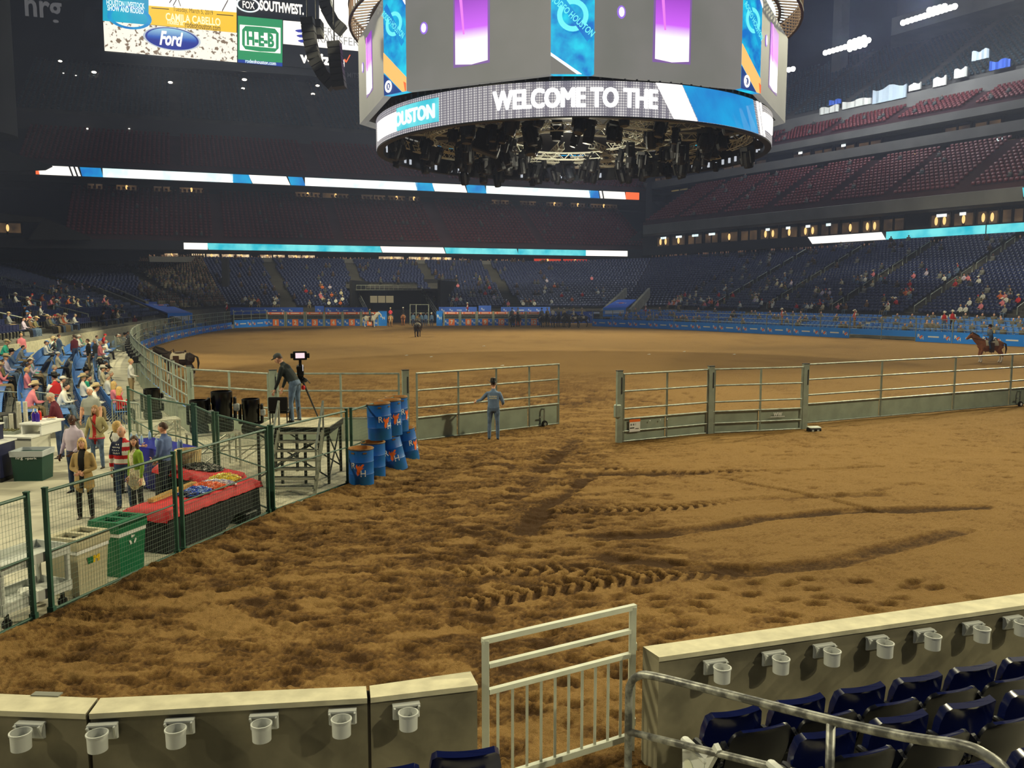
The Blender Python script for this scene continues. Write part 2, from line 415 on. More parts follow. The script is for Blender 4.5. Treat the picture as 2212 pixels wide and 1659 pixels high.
# slab under the seats, and far slab behind the boards
mb = MB(); pl = [V((*p, 0)) for p in ((-12, -.3), (16, -.3), (16, 12.2), (6.4, 9.15), (1.45, 7.6), (1.1, 7.62), (.3, 7.25), (-.28, 7.0), (-1.19, 6.76), (-3.4, 6.5), (-12, 6.9))]; mb.hexa([p - V((0, 0, .2)) for p in pl], [p + V((0, 0, .012)) for p in pl]); structure(mb, 'floor_seating', FLOORC, 'concrete floor behind the front wall')
mb = MB(); mb.box((0, 150, -.3), (400, 70, .3)); mb.box((120, 60, -.35), (140, 240, .3)); structure(mb, 'floor_outer', DARKW)
# ------------------------------------------------------------------ stands
def seat_tpl(w=.47, h=.40, z=.36, fold=True):
    mb = MB(); mb.box((0, -.12, z + h / 2), (w, .05, h)); mb.box((0, -.02, z + .14), (w * .96, .06, .34)) if fold else mb.box((0, .1, z + .03), (w * .96, .4, .05))
    keep = [i for i in range(len(mb.f))]
    return mb.v, [mb.f[i] for i in keep], [0] * len(keep)
nF = (-.352, .936); nR = (.86, .51)
def far(px, py, c=158.2): return onpl(px, py, nF, c)
def fp(px, z, c):      # point of the far line n.p=c at picture column px and height z
    u = (px - 1106.) / FPX; D = c / (nF[0] * u + nF[1]); return V((u * D, D, z))
def rp(px, z, c):
    u = (px - 1106.) / FPX; D = c / (nR[0] * u + nR[1]); return V((u * D, D, z))
SEATS = {}
def stand(name, front, back, rows, seatmat, stepmat, pitch=.56, aisles=(), aw=.9, tpl=None, skip=None, hole=None):
    """stepped terrace between a front and a back polyline (same point count)"""
    front = [V(p) for p in front]; back = [V(p) for p in back]; m = len(front)
    mb = MB()
    seats = []
    for r in range(rows):
        a = [lerp(front[i], back[i], r / rows) for i in range(m)]; b = [lerp(front[i], back[i], (r + 1) / rows) for i in range(m)]
        za = [lerp(front[i], back[i], (r + 1) / rows).z for i in range(m)]
        for i in range(m - 1):
            if hole and hole(i, r): continue
            p, q = V((a[i].x, a[i].y, za[i])), V((a[i + 1].x, a[i + 1].y, za[i + 1]))
            s, t = V((b[i].x, b[i].y, za[i])), V((b[i + 1].x, b[i + 1].y, za[i + 1]))
            mb.quad(a[i], a[i + 1], q, p); mb.quad(p, q, t, s)
        mid = [V(((a[i].x * .45 + b[i].x * .55), (a[i].y * .45 + b[i].y * .55), za[i])) for i in range(m)]
        L = arclen(mid); tot = L[-1]; fl = arclen(front); ftot = fl[-1]
        n = int(tot / pitch)
        for k in range(n):
            d = (k + .5) * tot / n; fr = d / tot
            if any(abs(fr - u) * tot < aw for u in aisles): continue
            P, T = atlen(mid, d)
            # face towards the front
            f = V((-T.y, T.x, 0)); 
            c = lerp(front[0], front[-1], .5)
            j = min(int(fr * (m - 1)), m - 2); toF = front[j] + (front[j + 1] - front[j]) * .5 - P
            if f.dot(toF) < 0: f = -f
            if skip and skip(fr, r / rows, P): continue
            seats.append((P, math.atan2(f.y, f.x) - math.pi / 2, r, fr))
    o = structure(mb, 'floor_' + name, stepmat)
    SEATS[name] = seats
    return o
def fill_seats(name, seats, seatmat, label, tpl=None):
    tv, tf, tm = tpl or seat_tpl()
    o = array_mesh(name, tv, tf, tm, [s[0] for s in seats], [s[1] for s in seats], [seatmat])
    o['label'] = label; o['category'] = 'stadium seat'; return o
# lower bowl
LB_F = [(-25.5, 30, 1.4), (-29, 49, 1.4), (-34, 74, 1.4), (-38, 94, 1.4)]
LB_B = [(-60, 12, 9.0), (-66, 41, 9.0), (-77, 95, 9.0), (-88, 146, 9.0)]
stand('left_terrace', LB_F, LB_B, 26, NAVYS, STEPL, aisles=(.2, .42, .62, .8))
CB_F = [(-40.5, 103, 1.9), (-41, 113, 1.9), (-41.5, 125, 1.9)]
CB_B = [(-93, 158, 9.2), (-72, 156, 9.3), tuple(fp(440, 9.5, 150))]
stand('corner_terrace', CB_F, CB_B, 24, NAVYS, STEPM, aisles=(.5,))
FB_F = [(-41.5, 125, 1.9), (-22.5, 126, 1.85), (-11.4, 126.8, 1.8), (11, 128, 1.7)]
FB_B = [tuple(fp(p, 9.5, 150)) for p in (440, 702, 864, 1180)]
def fskip(fr, t, P):   # tunnel in the middle of the far stand
    px = 1106 + FPX * P.x / P.y
    return t < .44 and -22.9 - (P.y - 126) * .36 < P.x < -11.1 - (P.y - 126) * .36
stand('far_terrace', FB_F, FB_B, 26, NAVYS, STEPM, aisles=(.17, .39, .60, .80), skip=fskip, hole=lambda i, r: i == 1 and r < 11)
CR_F = [(11, 128, 1.7), (17, 130.5, 1.7), (23.5, 130.5, 1.7)]; CR_B = [tuple(fp(1180, 9.5, 150)), (26, 160, 10), (41.6, 141.3, 10.8)]
stand('corner_right_terrace', CR_F, CR_B, 24, NAVYS, STEPM)
RB_F = [(23.5, 130.5, 1.7), (34, 106.0, 1.7), (42.5, 90, 1.7), (52, 73, 1.7), (66, 50, 1.7)]
RB_B = [(x + 18.1, y + 10.8, 10.8) for x, y, z in RB_F]
stand('right_terrace', RB_F, RB_B, 28, NAVYS, STEPM, aisles=(.12, .24, .36, .48, .60, .72, .86))
# ------------------------------------------------------------------ upper tiers
def em(name, rgb, s=1., **k): return mat('glow_' + name, rgb, em=s, **k)
E_WHITE = em('white', (255, 250, 244), 1.25); E_CYAN = em('cyan', (20, 185, 210), 1.0, rgb2=(120, 232, 238), scale=.35)
E_BLUE = em('blue', (18, 110, 200), 1.0, rgb2=(20, 170, 225), scale=.3); E_ORANGE = em('orange', (255, 110, 60), 1.1)
E_ICE = em('ice', (215, 246, 252), 1.2, rgb2=(255, 255, 255), scale=.4); E_WARM = em('warm', (255, 205, 130), 1.2); E_BULB = em('bulb', (255, 246, 228), 4.)
E_DIMW = em('dim_warm', (92, 70, 46), .8, rgb2=(46, 36, 28), scale=.5); E_SHOP = em('shop', (250, 225, 180), 1.0, rgb2=(120, 84, 60), scale=1.2)
E_RED = em('red', (200, 62, 36), .9); E_BLK = mat('screen_black', (12, 12, 16), .3)
H0 = STEPM
PXF = (60, 1352); PXR = (1385, 1700, 2300, 2600)
def fline(z, c, px=PXF): return [fp(p, z, c) for p in px]
def rline(z, c, px=PXR): return [rp(p, z, c) for p in px]
def bk(F, n, dc, z): return [V((p.x + n[0] * dc, p.y + n[1] * dc, z)) for p in F]
def wallq(mb, a, b, mi=0):
    for i in range(len(a) - 1): mb.quad(a[i], a[i + 1], b[i + 1], b[i], mi)
REDSTEP = mat('red_terrace', (62, 34, 38), .85, var=.2, scale=.3)
stand('middle_far_terrace', fline(13.2, 158.6, (150, 500, 900, 1400)), bk(fline(13.2, 158.6, (150, 500, 900, 1400)), nF, 15.4, 22.8), 17, REDS, REDSTEP, pitch=.8, aisles=(.22, .41, .6, .78))
stand('upper_far_terrace', fline(26.2, 167, (60, 500, 900, 1420)), bk(fline(26.2, 167, (60, 500, 900, 1420)), nF, 15, 34.3), 14, REDS, REDSTEP, pitch=.8, aisles=(.2, .4, .6, .8))
stand('top_far_terrace', fline(37.5, 183.4, (60, 500, 900, 1440)), bk(fline(37.5, 183.4, (60, 500, 900, 1440)), nF, 28.6, 53.3), 24, TEAL, STEPM, pitch=.95, aisles=(.2, .4, .6, .8))
stand('middle_right_terrace', rline(17.4, 108.4), bk(rline(17.4, 108.4), nR, 13.6, 25.4), 14, REDS, REDSTEP, pitch=.7, aisles=(.1, .22, .34, .46, .58, .7, .82))
stand('upper_right_terrace', rline(31, 123), bk(rline(31, 123), nR, 6, 34.3), 7, REDS, REDSTEP, pitch=.7, aisles=(.1, .22, .34, .46, .58, .7, .82))
stand('top_right_terrace', rline(36.8, 130, (1330, 1700, 2300, 2600)), bk(rline(36.8, 130, (1330, 1700, 2300, 2600)), nR, 26, 53), 24, TEAL, STEPM, pitch=.9, aisles=(.1, .21, .32, .43, .54, .65, .8))
# fascias, slabs and back walls : each level one piece of the setting
def level(name, lines, m, label=None):
    mb = MB()
    for a, b in zip(lines, lines[1:]): wallq(mb, a, b)
    return structure(mb, name, m, label)
def flv(prof, px=PXF): return [fline(z, c, px) for c, z in prof]
def rlv(prof, px=PXR): return [rline(z, c, px) for c, z in prof]
PXW = (-200, 300, 800, 1420)
level('trim_1', flv([(149.6, 9.3), (150.2, 10.2), (150.6, 10.2)], (330, 800, 1340)), FASC)
level('floor_concourse_far', flv([(149.8, 9.4), (167, 9.4)], PXW), DARKW)
level('wall_concourse_far', flv([(166.6, 9.4), (166.6, 11.7)], PXW), mat('concourse_wall', (30, 28, 30), .8))
level('wall_fascia_far', flv([(174, 11.7), (158.35, 11.6), (158.35, 13.2)], PXW), DARKW)
level('wall_boxes_far', flv([(174.2, 22.8), (178.5, 22.8), (178.5, 26.1), (166.4, 26.1), (166.35, 24.1), (174, 23.9)], PXW), DARKW)
level('wall_upper_far', flv([(182.2, 34.3), (182.4, 37.4), (183.3, 37.5)], (0, 300, 800, 1420)), mat('fascia_far', (66, 64, 66), .9))
level('wall_far', flv([(214.4, -1), (214.4, 90)], (-300, 300, 800, 1900)), DARKW)
level('ceiling_far', flv([(212, 57.2), (200.5, 57.4), (200.5, 62)], (215, 300, 800, 1500)), mat('soffit', (32, 32, 36), .9))
PX6 = (1385, 1745, 2300, 2600)
level('wall_fascia_right', rlv([(118, 11.4), (105.7, 11.4), (105.7, 12.9), (112, 12.9)], PX6), DARKW)
level('wall_suites_right', rlv([(112.3, 12.9), (112.3, 15.6)], PX6), mat('suite_wall', (40, 36, 36), .8))
level('trim_2', rlv([(114, 15.6), (107, 15.5), (107, 17.2), (108.4, 17.4)], PX6), FASC)
level('wall_club_right', rlv([(122.2, 25.4), (126, 25.4), (126, 31)], PX6), mat('club_wall', (44, 42, 40), .8))
level('trim_3', rlv([(126, 26.8), (121.8, 26.6), (121.8, 28.1), (126, 28.1)], PX6), FASC)
level('trim_4', rlv([(126, 29.8), (122.4, 29.8), (122.4, 31), (123, 31)], PX6), FASC)
level('wall_upper_right', rlv([(129.1, 34.3), (129.3, 36.8), (130, 36.8)], PX6), FASC)
level('wall_right', rlv([(158.4, 0), (158.4, 78)], (1300, 1800, 2300, 2700)), DARKW)
level('trim_5', rlv([(158, 52), (146, 52.2), (146, 55.4), (158, 56)], (1895, 2100, 2300, 2600)), FASC)
level('wall_lounge_right', rlv([(146.4, 55.4), (150, 62)], (1905, 2100, 2300, 2600)), mat('lounge_wall', (66, 58, 52), .8))
for i, px in enumerate((1790, 2330)):
    p = rp(px, 0, 150); mb = MB(); mb.box((p.x, p.y, 51), (2.2, 2.2, 26), .5); structure(mb, 'column_%d' % (i + 1), FASC)
# bowl closed by a dark roof
mb = MB(); mb.quad(V((-160, 20, 66)), V((190, 20, 66)), V((190, 240, 80)), V((-160, 240, 80))); structure(mb, 'ceiling', DARKW)
# left end of the far tiers: sloped raker walls and the rounded shaft in the corner
def slab(name, px, z, m, t=1.2):
    a = [onpl(x, y, nF, c) for x, y, c in px]; d = V((nF[0], nF[1], 0)) * t
    mb = MB(); mb.hexa(a, [p + d for p in a]); return structure(mb, name, m)
GREYW = mat('raker', (44, 43, 42), .9, var=.1, scale=.2)
slab('wall_raker_1', [(95, 470, 156), (196, 512, 156), (196, 518, 156), (60, 518, 156)], 0, GREYW)
slab('wall_raker_2', [(-60, 300, 162), (112, 358, 162), (96, 366, 162), (-60, 372, 162)], 0, GREYW)
slab('wall_raker_3', [(-60, 455, 152), (96, 470, 152), (86, 480, 152), (-60, 474, 152)], 0, GREYW)
mb = MB(); c = fp(-26, 0, 165); mb.lathe([(6.2, 30), (6.2, 60), (5.5, 66)], 20, (c.x, c.y, 0)); structure(mb, 'column_corner', mat('shaft', (78, 78, 74), .9, var=.1, scale=.1), smooth=True)
mb = MB()
for a, b in (((1352, 523, 160), (1420, 470, 164)), ((1376, 410, 168), (1440, 340, 172))):
    p = onpl(*a[:2], nF, a[2]); q = onpl(*b[:2], nF, b[2]); r = onpl(b[0], a[1] + 30, nF, a[2])
    mb.hexa([p, q, r], [p + V((2, 5, 0)), q + V((2, 5, 0)), r + V((2, 5, 0))])
structure(mb, 'wall_raker_4', GREYW)
# far-corner vertical end walls so the tiers do not stop in the air
mb = MB(); a = fp(1380, 0, 160); b = fp(1470, 0, 212)
mb.quad(V((a.x + 1, a.y, 11)), V((b.x, b.y, 11)), V((b.x, b.y, 66)), V((a.x + 1, a.y, 26))); structure(mb, 'wall_corner_right', DARKW)
# ------------------------------------------------------------------ ribbon displays
def ribbon(name, label, lines, segs, c, z0, z1, off=-.25):
    t = thing(name, label, 'led display', lines(segs[0][0], z0, c))
    o0 = t.location.copy()
    mb = MB(); a = lines(segs[0][0] - 2, z0 - .15, c); b = lines(segs[-1][1] + 2, z0 - .15, c); u = (lines(segs[0][0], z0, c + 1) - lines(segs[0][0], z0, c)).normalized() * .3
    mb.hexa([a - o0, b - o0, b + u - o0, a + u - o0], [p + V((0, 0, z1 - z0 + .3)) - o0 for p in (a, b, b + u, a + u)]); mb.build('housing', BLACK, t)
    for x0, x1, m, sk in segs:
        mb = MB(); p = [lines(x0, z0, c + off), lines(x1, z0, c + off), lines(x1 - sk, z1, c + off), lines(x0 - sk, z1, c + off)]
        d = u * .6
        mb.hexa([q - o0 for q in p], [q + d - o0 for q in p]); mb.build('display_panel', m, t)
ribbon('ribbon_display', 'long slanting ribbon display high on the far stand with orange ends', fp,
       [(98, 106, E_ORANGE, 0), (106, 174, E_WHITE, 6), (178, 184, E_WHITE, 6), (188, 193, E_WHITE, 6), (196, 240, E_BLUE, 4), (240, 380, E_ICE, 0), (380, 515, E_ICE, 0), (515, 555, E_BLUE, 6), (557, 636, E_WHITE, 8),
        (638, 668, E_BLUE, 6), (668, 905, E_ICE, 0), (905, 941, E_BLUE, 4), (943, 1011, E_WHITE, 6), (1013, 1052, E_BLUE, 4), (1052, 1272, E_ICE, 0), (1272, 1292, E_BLUE, 3), (1295, 1299, E_WHITE, 3), (1303, 1348, E_WHITE, 3), (1348, 1376, E_ORANGE, 0)], 166, 24.2, 25.7)
ribbon('ribbon_display', 'lower turquoise ribbon display above the concession stands at the far end', fp,
       [(405, 456, E_WHITE, 0), (458, 640, E_CYAN, 4), (640, 828, E_CYAN, 4), (830, 964, E_WHITE, 5), (966, 1120, E_CYAN, 4), (1120, 1264, E_CYAN, 0), (1264, 1353, E_WHITE, 0)], 158, 11.75, 12.85)
ribbon('ribbon_display', 'white and turquoise ribbon display along the stand on the right', rp,
       [(1747, 1904, E_WHITE, 10), (1904, 2115, E_CYAN, 0), (2118, 2300, E_CYAN, 0)], 105.4, 11.7, 12.75)
ribbon('ribbon_display', 'short turquoise display above the lit suites on the right', rp, [(2192, 2300, E_CYAN, 4)], 106.6, 15.9, 17.0)
# ------------------------------------------------------------------ lit windows of suites and concessions
WN = [0]
def window(lines, x0, x1, z0, z1, c, m, lamp=0, tvs=0, frame=True):
    WN[0] += 1
    mb = MB(); a, b = lines(x0, z0, c), lines(x1, z0, c); h = V((0, 0, z1 - z0)); n = (lines(x0, z0, c - 1) - a); n.z = 0; n.normalize()
    mb.quad(a, b, b + h, a + h, 0)
    for t in (0, .5, 1) if frame else (0, 1):
        p = lerp(a, b, t); mb.bar(p, p + h, .22, .35, 1)
    mb.bar(a, b, .2, .5, 1); mb.bar(a + h, b + h, .2, .5, 1)
    for k in range(lamp):
        p = lerp(a, b, (k + .5) / lamp * .8 + .1) + h * .5 + n * .2; mb.ell(p, .22, .22, h.z * .28, 8, 6, 2)
    for k in range(tvs):
        p = lerp(a, b, .3 + .2 * k) + h * .75 + n * .15; q = p + (b - a).normalized() * .9; mb.hexa([p, q, q + V((0, 0, .4)), p + V((0, 0, .4))], [r + n * .1 for r in (p, q, q + V((0, 0, .4)), p + V((0, 0, .4)))], 3)
    o = mb.build('window_%d' % WN[0], [m, BLACK, E_WARM, E_ICE]); o['kind'] = 'structure'
for x0, x1, m, l in ((362, 394, E_SHOP, 1), (420, 482, E_SHOP, 2), (484, 546, E_SHOP, 2), (566, 622, E_SHOP, 2), (626, 686, E_SHOP, 2), (820, 876, E_SHOP, 1), (884, 932, E_SHOP, 1), (934, 978, E_SHOP, 2), (1152, 1212, E_RED, 1), (1214, 1268, E_RED, 1)):
    window(fp, x0, x1, 10.55, 11.6, 166.2, m, l)
for x0, x1, m, l, tv in ((205, 240, E_DIMW, 0, 2), (266, 312, E_DIMW, 1, 0), (345, 385, E_DIMW, 0, 1), (400, 452, E_DIMW, 1, 1), (645, 700, E_DIMW, 1, 2), (703, 760, E_DIMW, 1, 0), (785, 838, E_DIMW, 0, 2), (842, 880, E_DIMW, 1, 0), (886, 910, E_DIMW, 1, 0), (1062, 1100, E_DIMW, 0, 1), (1122, 1158, E_DIMW, 0, 0), (1178, 1215, E_DIMW, 1, 1), (1230, 1262, E_DIMW, 1, 0), (1272, 1330, E_DIMW, 1, 0)):
    window(fp, x0, x1, 23.0, 24.6, 176.5, m, l, tv)
x = 1415
while x < 2260:
    w = 26 + (x - 1400) * .035 + RN.uniform(-4, 6)
    if RN.random() < .92: window(rp, x, x + w, 13.2, 15.3, 112.0, E_DIMW, RN.choice((0, 1, 1, 2)), RN.choice((0, 0, 1, 2)))
    x += w + 5
for z0, z1, den in ((25.6, 26.5, .45), (28.3, 29.6, .6)):
    x = 1405
    while x < 2260:
        w = 30 + (x - 1400) * .04 + RN.uniform(-5, 8)
        if RN.random() < den: window(rp, x, x + w, z0, z1, 125.7, mat('glow_club', (120, 104, 62), em=.7, rgb2=(52, 46, 36), scale=.6) if z0 < 27 else E_DIMW, RN.choice((0, 0, 1)), RN.choice((0, 0, 1)))
        x += w + 6
window(fp, 0, 62, 13.6, 15.6, 157, E_DIMW, 1, 0)
# small ceiling lights under the top deck and on the fascias
mbulb = MB(); mbulb.ell((0, 0, 0), .5, .5, .22, 8, 6); bulb0 = None
BL = [(130, 132, .8), (137, 158, .35), (164, 163, .35), (203, 156, 1.), (216, 176, .35), (252, 175, .35), (252, 191, .35), (291, 198, .4), (329, 201, .3), (345, 192, .3), (368, 178, 1.), (371, 189, .4), (397, 191, .35), (398, 208, .3), (422, 193, .35), (432, 208, .3), (448, 195, .35), (473, 197, .45), (490, 203, .4), (501, 217, .35),
      (523, 201, .5), (528, 172, 1.1), (525, 191, .8), (548, 203, .4), (558, 218, .35), (572, 205, .4), (597, 207, .4), (610, 214, .35), (639, 224, .4), (645, 211, .35), (676, 203, .9), (686, 185, .9), (692, 214, .35), (702, 229, .4), (738, 218, .35), (761, 220, .3), (775, 222, .3),
      (125, 297, .4), (189, 278, .5), (202, 306, .4), (297, 297, .5), (331, 300, .5), (279, 307, .4), (349, 313, .5), (605, 318, .5), (637, 320, .5), (752, 321, .6), (589, 328, .4),
      (279, 278, .35)]
for i, (x, y, s) in enumerate(BL):
    p = onpl(x, y, nF, 203 if y < 240 else 182)
    if bulb0 is None: bulb0 = mbulb.build('ceiling_light', E_BULB, None, p); o = tag(bulb0, 'x', 'light')
    else: o = bulb0.copy(); COL.objects.link(o); o.location = p
    o.scale = (s, s, s); o['label'] = 'small white ceiling light under the dark top deck at the far end' if y < 240 else 'small white light along the grey fascia below the top deck'
    o['group'] = 'ceiling lights at the far end' if y < 240 else 'fascia lights at the far end'
# ------------------------------------------------------------------ floodlight banks
def bank(label, pts, c, big):
    ps = [onpl(x, y, nR, c) for x, y in pts]
    t = thing('floodlight_bank', label, 'floodlight', ps[0], 0, None); o0 = ps[0]
    gl = bpy.data.lights.new('bank_lamp', 'POINT'); go = bpy.data.objects.new('bank_lamp', gl); COL.objects.link(go); go.location = ps[len(ps) // 2] - V((1.5, .9, .3)); gl.energy = 9000 if big else 3000; gl.shadow_soft_size = .8; gl.color = (.86, .93, 1)
    mb = MB(); d = V((.86, .51, 0)) * .45; mb.bar(ps[0] - o0 + d + V((0, 0, .3)), ps[-1] - o0 + d + V((0, 0, .3)), .5, .3); mb.build('crossbar', BLACK, t)
    for k, p in enumerate(ps):
        mb = MB(); mb.ell(p - o0, .42, .42, .42, 10, 6); mb.build('lamp', em('flood', (255, 255, 250), 8.), t)
def ln(a, b, n): return [(a[0] + (b[0] - a[0]) * i / (n - 1), a[1] + (b[1] - a[1]) * i / (n - 1)) for i in range(n)]
bank('bright floodlight bank over the upper stand beside the concrete column', ln((1783, 114), (1876, 87), 12) + ln((1836, 92), (1866, 82), 4) + ln((1836, 106), (1868, 96), 4), 118, 1)
bank('highest floodlight bank, rising towards the roof on the right', ln((1951, 49), (2062, 14), 13) + ln((2008, 22), (2040, 14), 4), 118, 1)
bank('short floodlight bank just beside the hanging scoreboard', ln((1686, 154), (1713, 149), 4), 118, 0)
# ------------------------------------------------------------------ video wall on the far stand
def grad(name, c0, c1, c2, ax=2, s=1.):
    m = mat('glow_' + name, c0, em=s); nt = m.node_tree; b = nt.nodes['Principled BSDF']; N = nt.nodes.new
    tc = N('ShaderNodeTexCoord'); sx = N('ShaderNodeSeparateXYZ'); cr = N('ShaderNodeValToRGB'); nt.links.new(tc.outputs['Generated'], sx.inputs[0]); nt.links.new(sx.outputs[ax], cr.inputs[0])
    e = cr.color_ramp.elements; e[0].position = .36; e[0].color = (*lin(c0), 1); e[1].position = 1; e[1].color = (*lin(c2), 1); k = e.new(.52); k.color = (*lin(c1), 1); nt.links.new(cr.outputs[0], b.inputs['Emission Color']); return m
eF = V((.936, .352, 0)); CV = 199.
t = thing('video_wall', 'huge bright video wall of sponsor panels high above the far stand', 'video screen', onpl(222, 120, nF, CV)); O = t.location.copy()
def vq(name, pts, m, off=0.):
    mb = MB(); p = [onpl(x, y, nF, CV - off) - O for x, y in pts]; d = V((nF[0], nF[1], 0)) * .3
    mb.hexa(p, [q + d for q in p]); return mb.build(name, m, t)
def vtext(s, x0, x1, y, m, off=.4, h=None, bold=.02, shear=0., name='lettering'):
    a, b = onpl(x0, y, nF, CV - off) - O, onpl(x1, y + (x1 - x0) * .066, nF, CV - off) - O
    mb = MB(); mb.text(s, (a + b) / 2, eF, (0, 0, 1), (b - a).length, h, 0, shear, bold); return mb.build(name, m, t)
vq('panel_frame', [(216, 134), (800, 172), (800, -40), (216, -40)], E_BLK, -.6)
E_TEAL = em('show_teal', (10, 150, 200), 1, rgb2=(20, 185, 215), scale=.12)
vq('display_panel', [(222, 44), (321, 53), (321, -40), (222, -40)], E_TEAL)
vtext('HOUSTON LIVESTOCK', 230, 312, 6, E_ICE, h=1.1); vtext('SHOW AND RODEO', 232, 310, 18, E_ICE, h=1.1)
mb = MB(); c = onpl(280, 38, nF, CV - .2) - O
R3 = Matrix((eF, V((0, 0, 1)), -V((nF[0], nF[1], 0)))).transposed()
mb.lathe([(4.2, 0), (4.2, .1), (3.4, .1), (3.4, 0)], 28, c, 0, 1, .55, R3, False); mb.build('emblem_ring', E_BLUE, t)
vq('display_panel', [(321, 52), (511, 70), (511, 27), (321, 12)], em('yellow', (248, 200, 40), 1.05))
vq('display_panel', [(321, 11), (511, 26), (511, -40), (321, -40)], E_WHITE)
mb = MB(); 
for x0, y0, x1, y1, w in ((374, 12, 384, -6, .5), (390, 13, 384, -4, .5), (366, 6, 376, -8, .5), (480, 24, 492, 2, 1.6)):
    mb.bar(onpl(x0, y0, nF, CV - .3) - O, onpl(x1, y1, nF, CV - .3) - O, w, .1)
mb.build('portrait_shape', em('portrait', (70, 60, 66), .8), t)
E_DK = em('ink', (118, 84, 20), .6)
vtext('Tuesday, March 5, 2019', 374, 460, 22, E_DK, h=1.2, bold=0.); vtext('CAMILA CABELLO', 358, 476, 38, em('cream', (255, 246, 200), 1.2), h=1.6); vtext('Tickets at', 360, 396, 47, em('cream', (255, 246, 200), 1.2), h=1.0); vtext('rodeohouston.com', 400, 476, 54, E_DK, h=1.2, bold=.01)
for x0, x1, y in ((327, 365, 17), (468, 504, 31)):
    mb = MB(); mb.bar(onpl(x0, y, nF, CV - .3) - O, onpl(x1, y + 3, nF, CV - .3) - O, .15, .15); mb.build('rule_line', E_DK, t)
vq('display_panel', [(226, 109), (512, 134), (512, 71), (223, 45)], em('camo', (250, 246, 236), 1.1, rgb2=(126, 106, 86), scale=1.25, clip=(.55, .60)))
c = onpl(372, 84, nF, CV - .5) - O
for r, m, k in ((1., em('rim', (190, 200, 216), 1), 0), (.93, em('oval', (16, 42, 150), 1), .12), (.86, grad('oval_fade', (14, 40, 150), (34, 90, 190), (165, 215, 240)), .2)):
    mb = MB(); mb.lathe([(.01, k), (r, k)], 40, c, 0, 5.6, 2.35, R3 @ Matrix.Rotation(-.02, 3, 'Z'), False); mb.build('badge_oval' if r == 1 else 'badge_field', m, t)
vtext('Ford', 344, 396, 82, E_WHITE, off=.9, h=2.9, bold=.035, shear=.32)
E_GRN = em('green', (38, 150, 96), 1)
vq('display_panel', [(514, 128), (610, 135), (610, 43), (514, 34)], E_GRN)
vq('display_panel', [(514, 134), (610, 143), (610, 136), (514, 128)], em('deep_blue', (20, 60, 160), 1)); vtext('rodeohouston.com', 530, 596, 132, E_ICE, h=.8)
for pts, m, o in (([(518, 108), (606, 115), (606, 60), (518, 53)], E_WHITE, .2), ([(523, 96), (530, 106), (562, 111), (594, 112), (602, 104), (602, 72), (594, 62), (562, 58), (530, 56), (523, 64)], E_GRN, .35), ([(529, 98), (596, 104), (596, 73), (529, 67)], E_WHITE, .5)):
    vq('sign_plate', pts, m, o)
vtext('H-E-B', 533, 592, 83, E_GRN, off=.8, h=2.9, bold=.05)
vq('display_panel', [(514, 32), (664, 44), (664, -40), (514, -40)], E_BLK); vtext('FOX', 524, 550, 10, E_WHITE, h=1.5); vtext('SOUTHWEST.', 561, 656, 13, E_WHITE, h=2.2, bold=.04)
mb = MB(); mb.lathe([(1., 0), (1., .1), (.84, .1), (.84, 0)], 32, onpl(536, 11, nF, CV - .4) - O, 0, 2.5, 1.5, R3, False); mb.build('logo_ring', E_ICE, t)
vq('display_panel', [(612, 94), (800, 112), (800, 60), (612, 44)], E_WHITE); vq('display_panel', [(690, 50), (800, 58), (800, -40), (690, -40)], E_WHITE)
E_EB = em('swoosh', (56, 66, 180), .9)
for k in range(3):
    mb = MB(); mb.tube([onpl(638 + 3 * k + 6 * i, 66 + 11 * k + (1.2 * i - .35 * i * i), nF, CV - .4) - O for i in range(5)], [.1, .3, .35, .35, .1], 6); mb.build('logo_stroke', E_EB, t)
E_GL = em('grey_letter', (150, 150, 152), .9)
vtext('ENERGY', 672, 745, 66, E_GL, h=1.7, bold=-.008); vtext('TRANSFER', 672, 775, 83, E_GL, h=1.7, bold=-.008)
vq('display_panel', [(612, 142), (800, 160), (800, 114), (612, 96)], E_BLK); vtext('verizon', 648, 744, 125, E_WHITE, h=2.4, bold=.04)
mb = MB(); a, b, c = (onpl(x, y, nF, CV - .5) - O for x, y in ((744, 128), (748, 134), (756, 119))); mb.bar(a, b, .5, .2); mb.bar(b, c, .5, .2); mb.build('tick_mark', E_ORANGE, t)
mb = MB(); a, b = onpl(757, 163, nF, CV - .4) - O, onpl(800, 166, nF, CV - .4) - O; mb.text('MITSUBISHI', (a + b) / 2 + V((.3, 0, 0)), eF, (0, 0, 1), (b - a).length + 2, 1.1, 0, 0, .01); mb.build('maker_lettering', mat('dim_letter', (120, 120, 124), .7), t)
# wall sign
a, b = onpl(54, 26, nF, 208), onpl(134, 31, nF, 208)
mb = MB(); mb.text('nrg', V((0, 0, 0)), eF, (0, 0, 1), (b - a).length, 4.9, 0, 0, .02)
o = mb.build('wall_sign', mat('glow_sign', (88, 88, 92), em=.8), None, (a + b) / 2); tag(o, 'dim grey lower-case lettering nrg on the dark upper wall', 'sign')
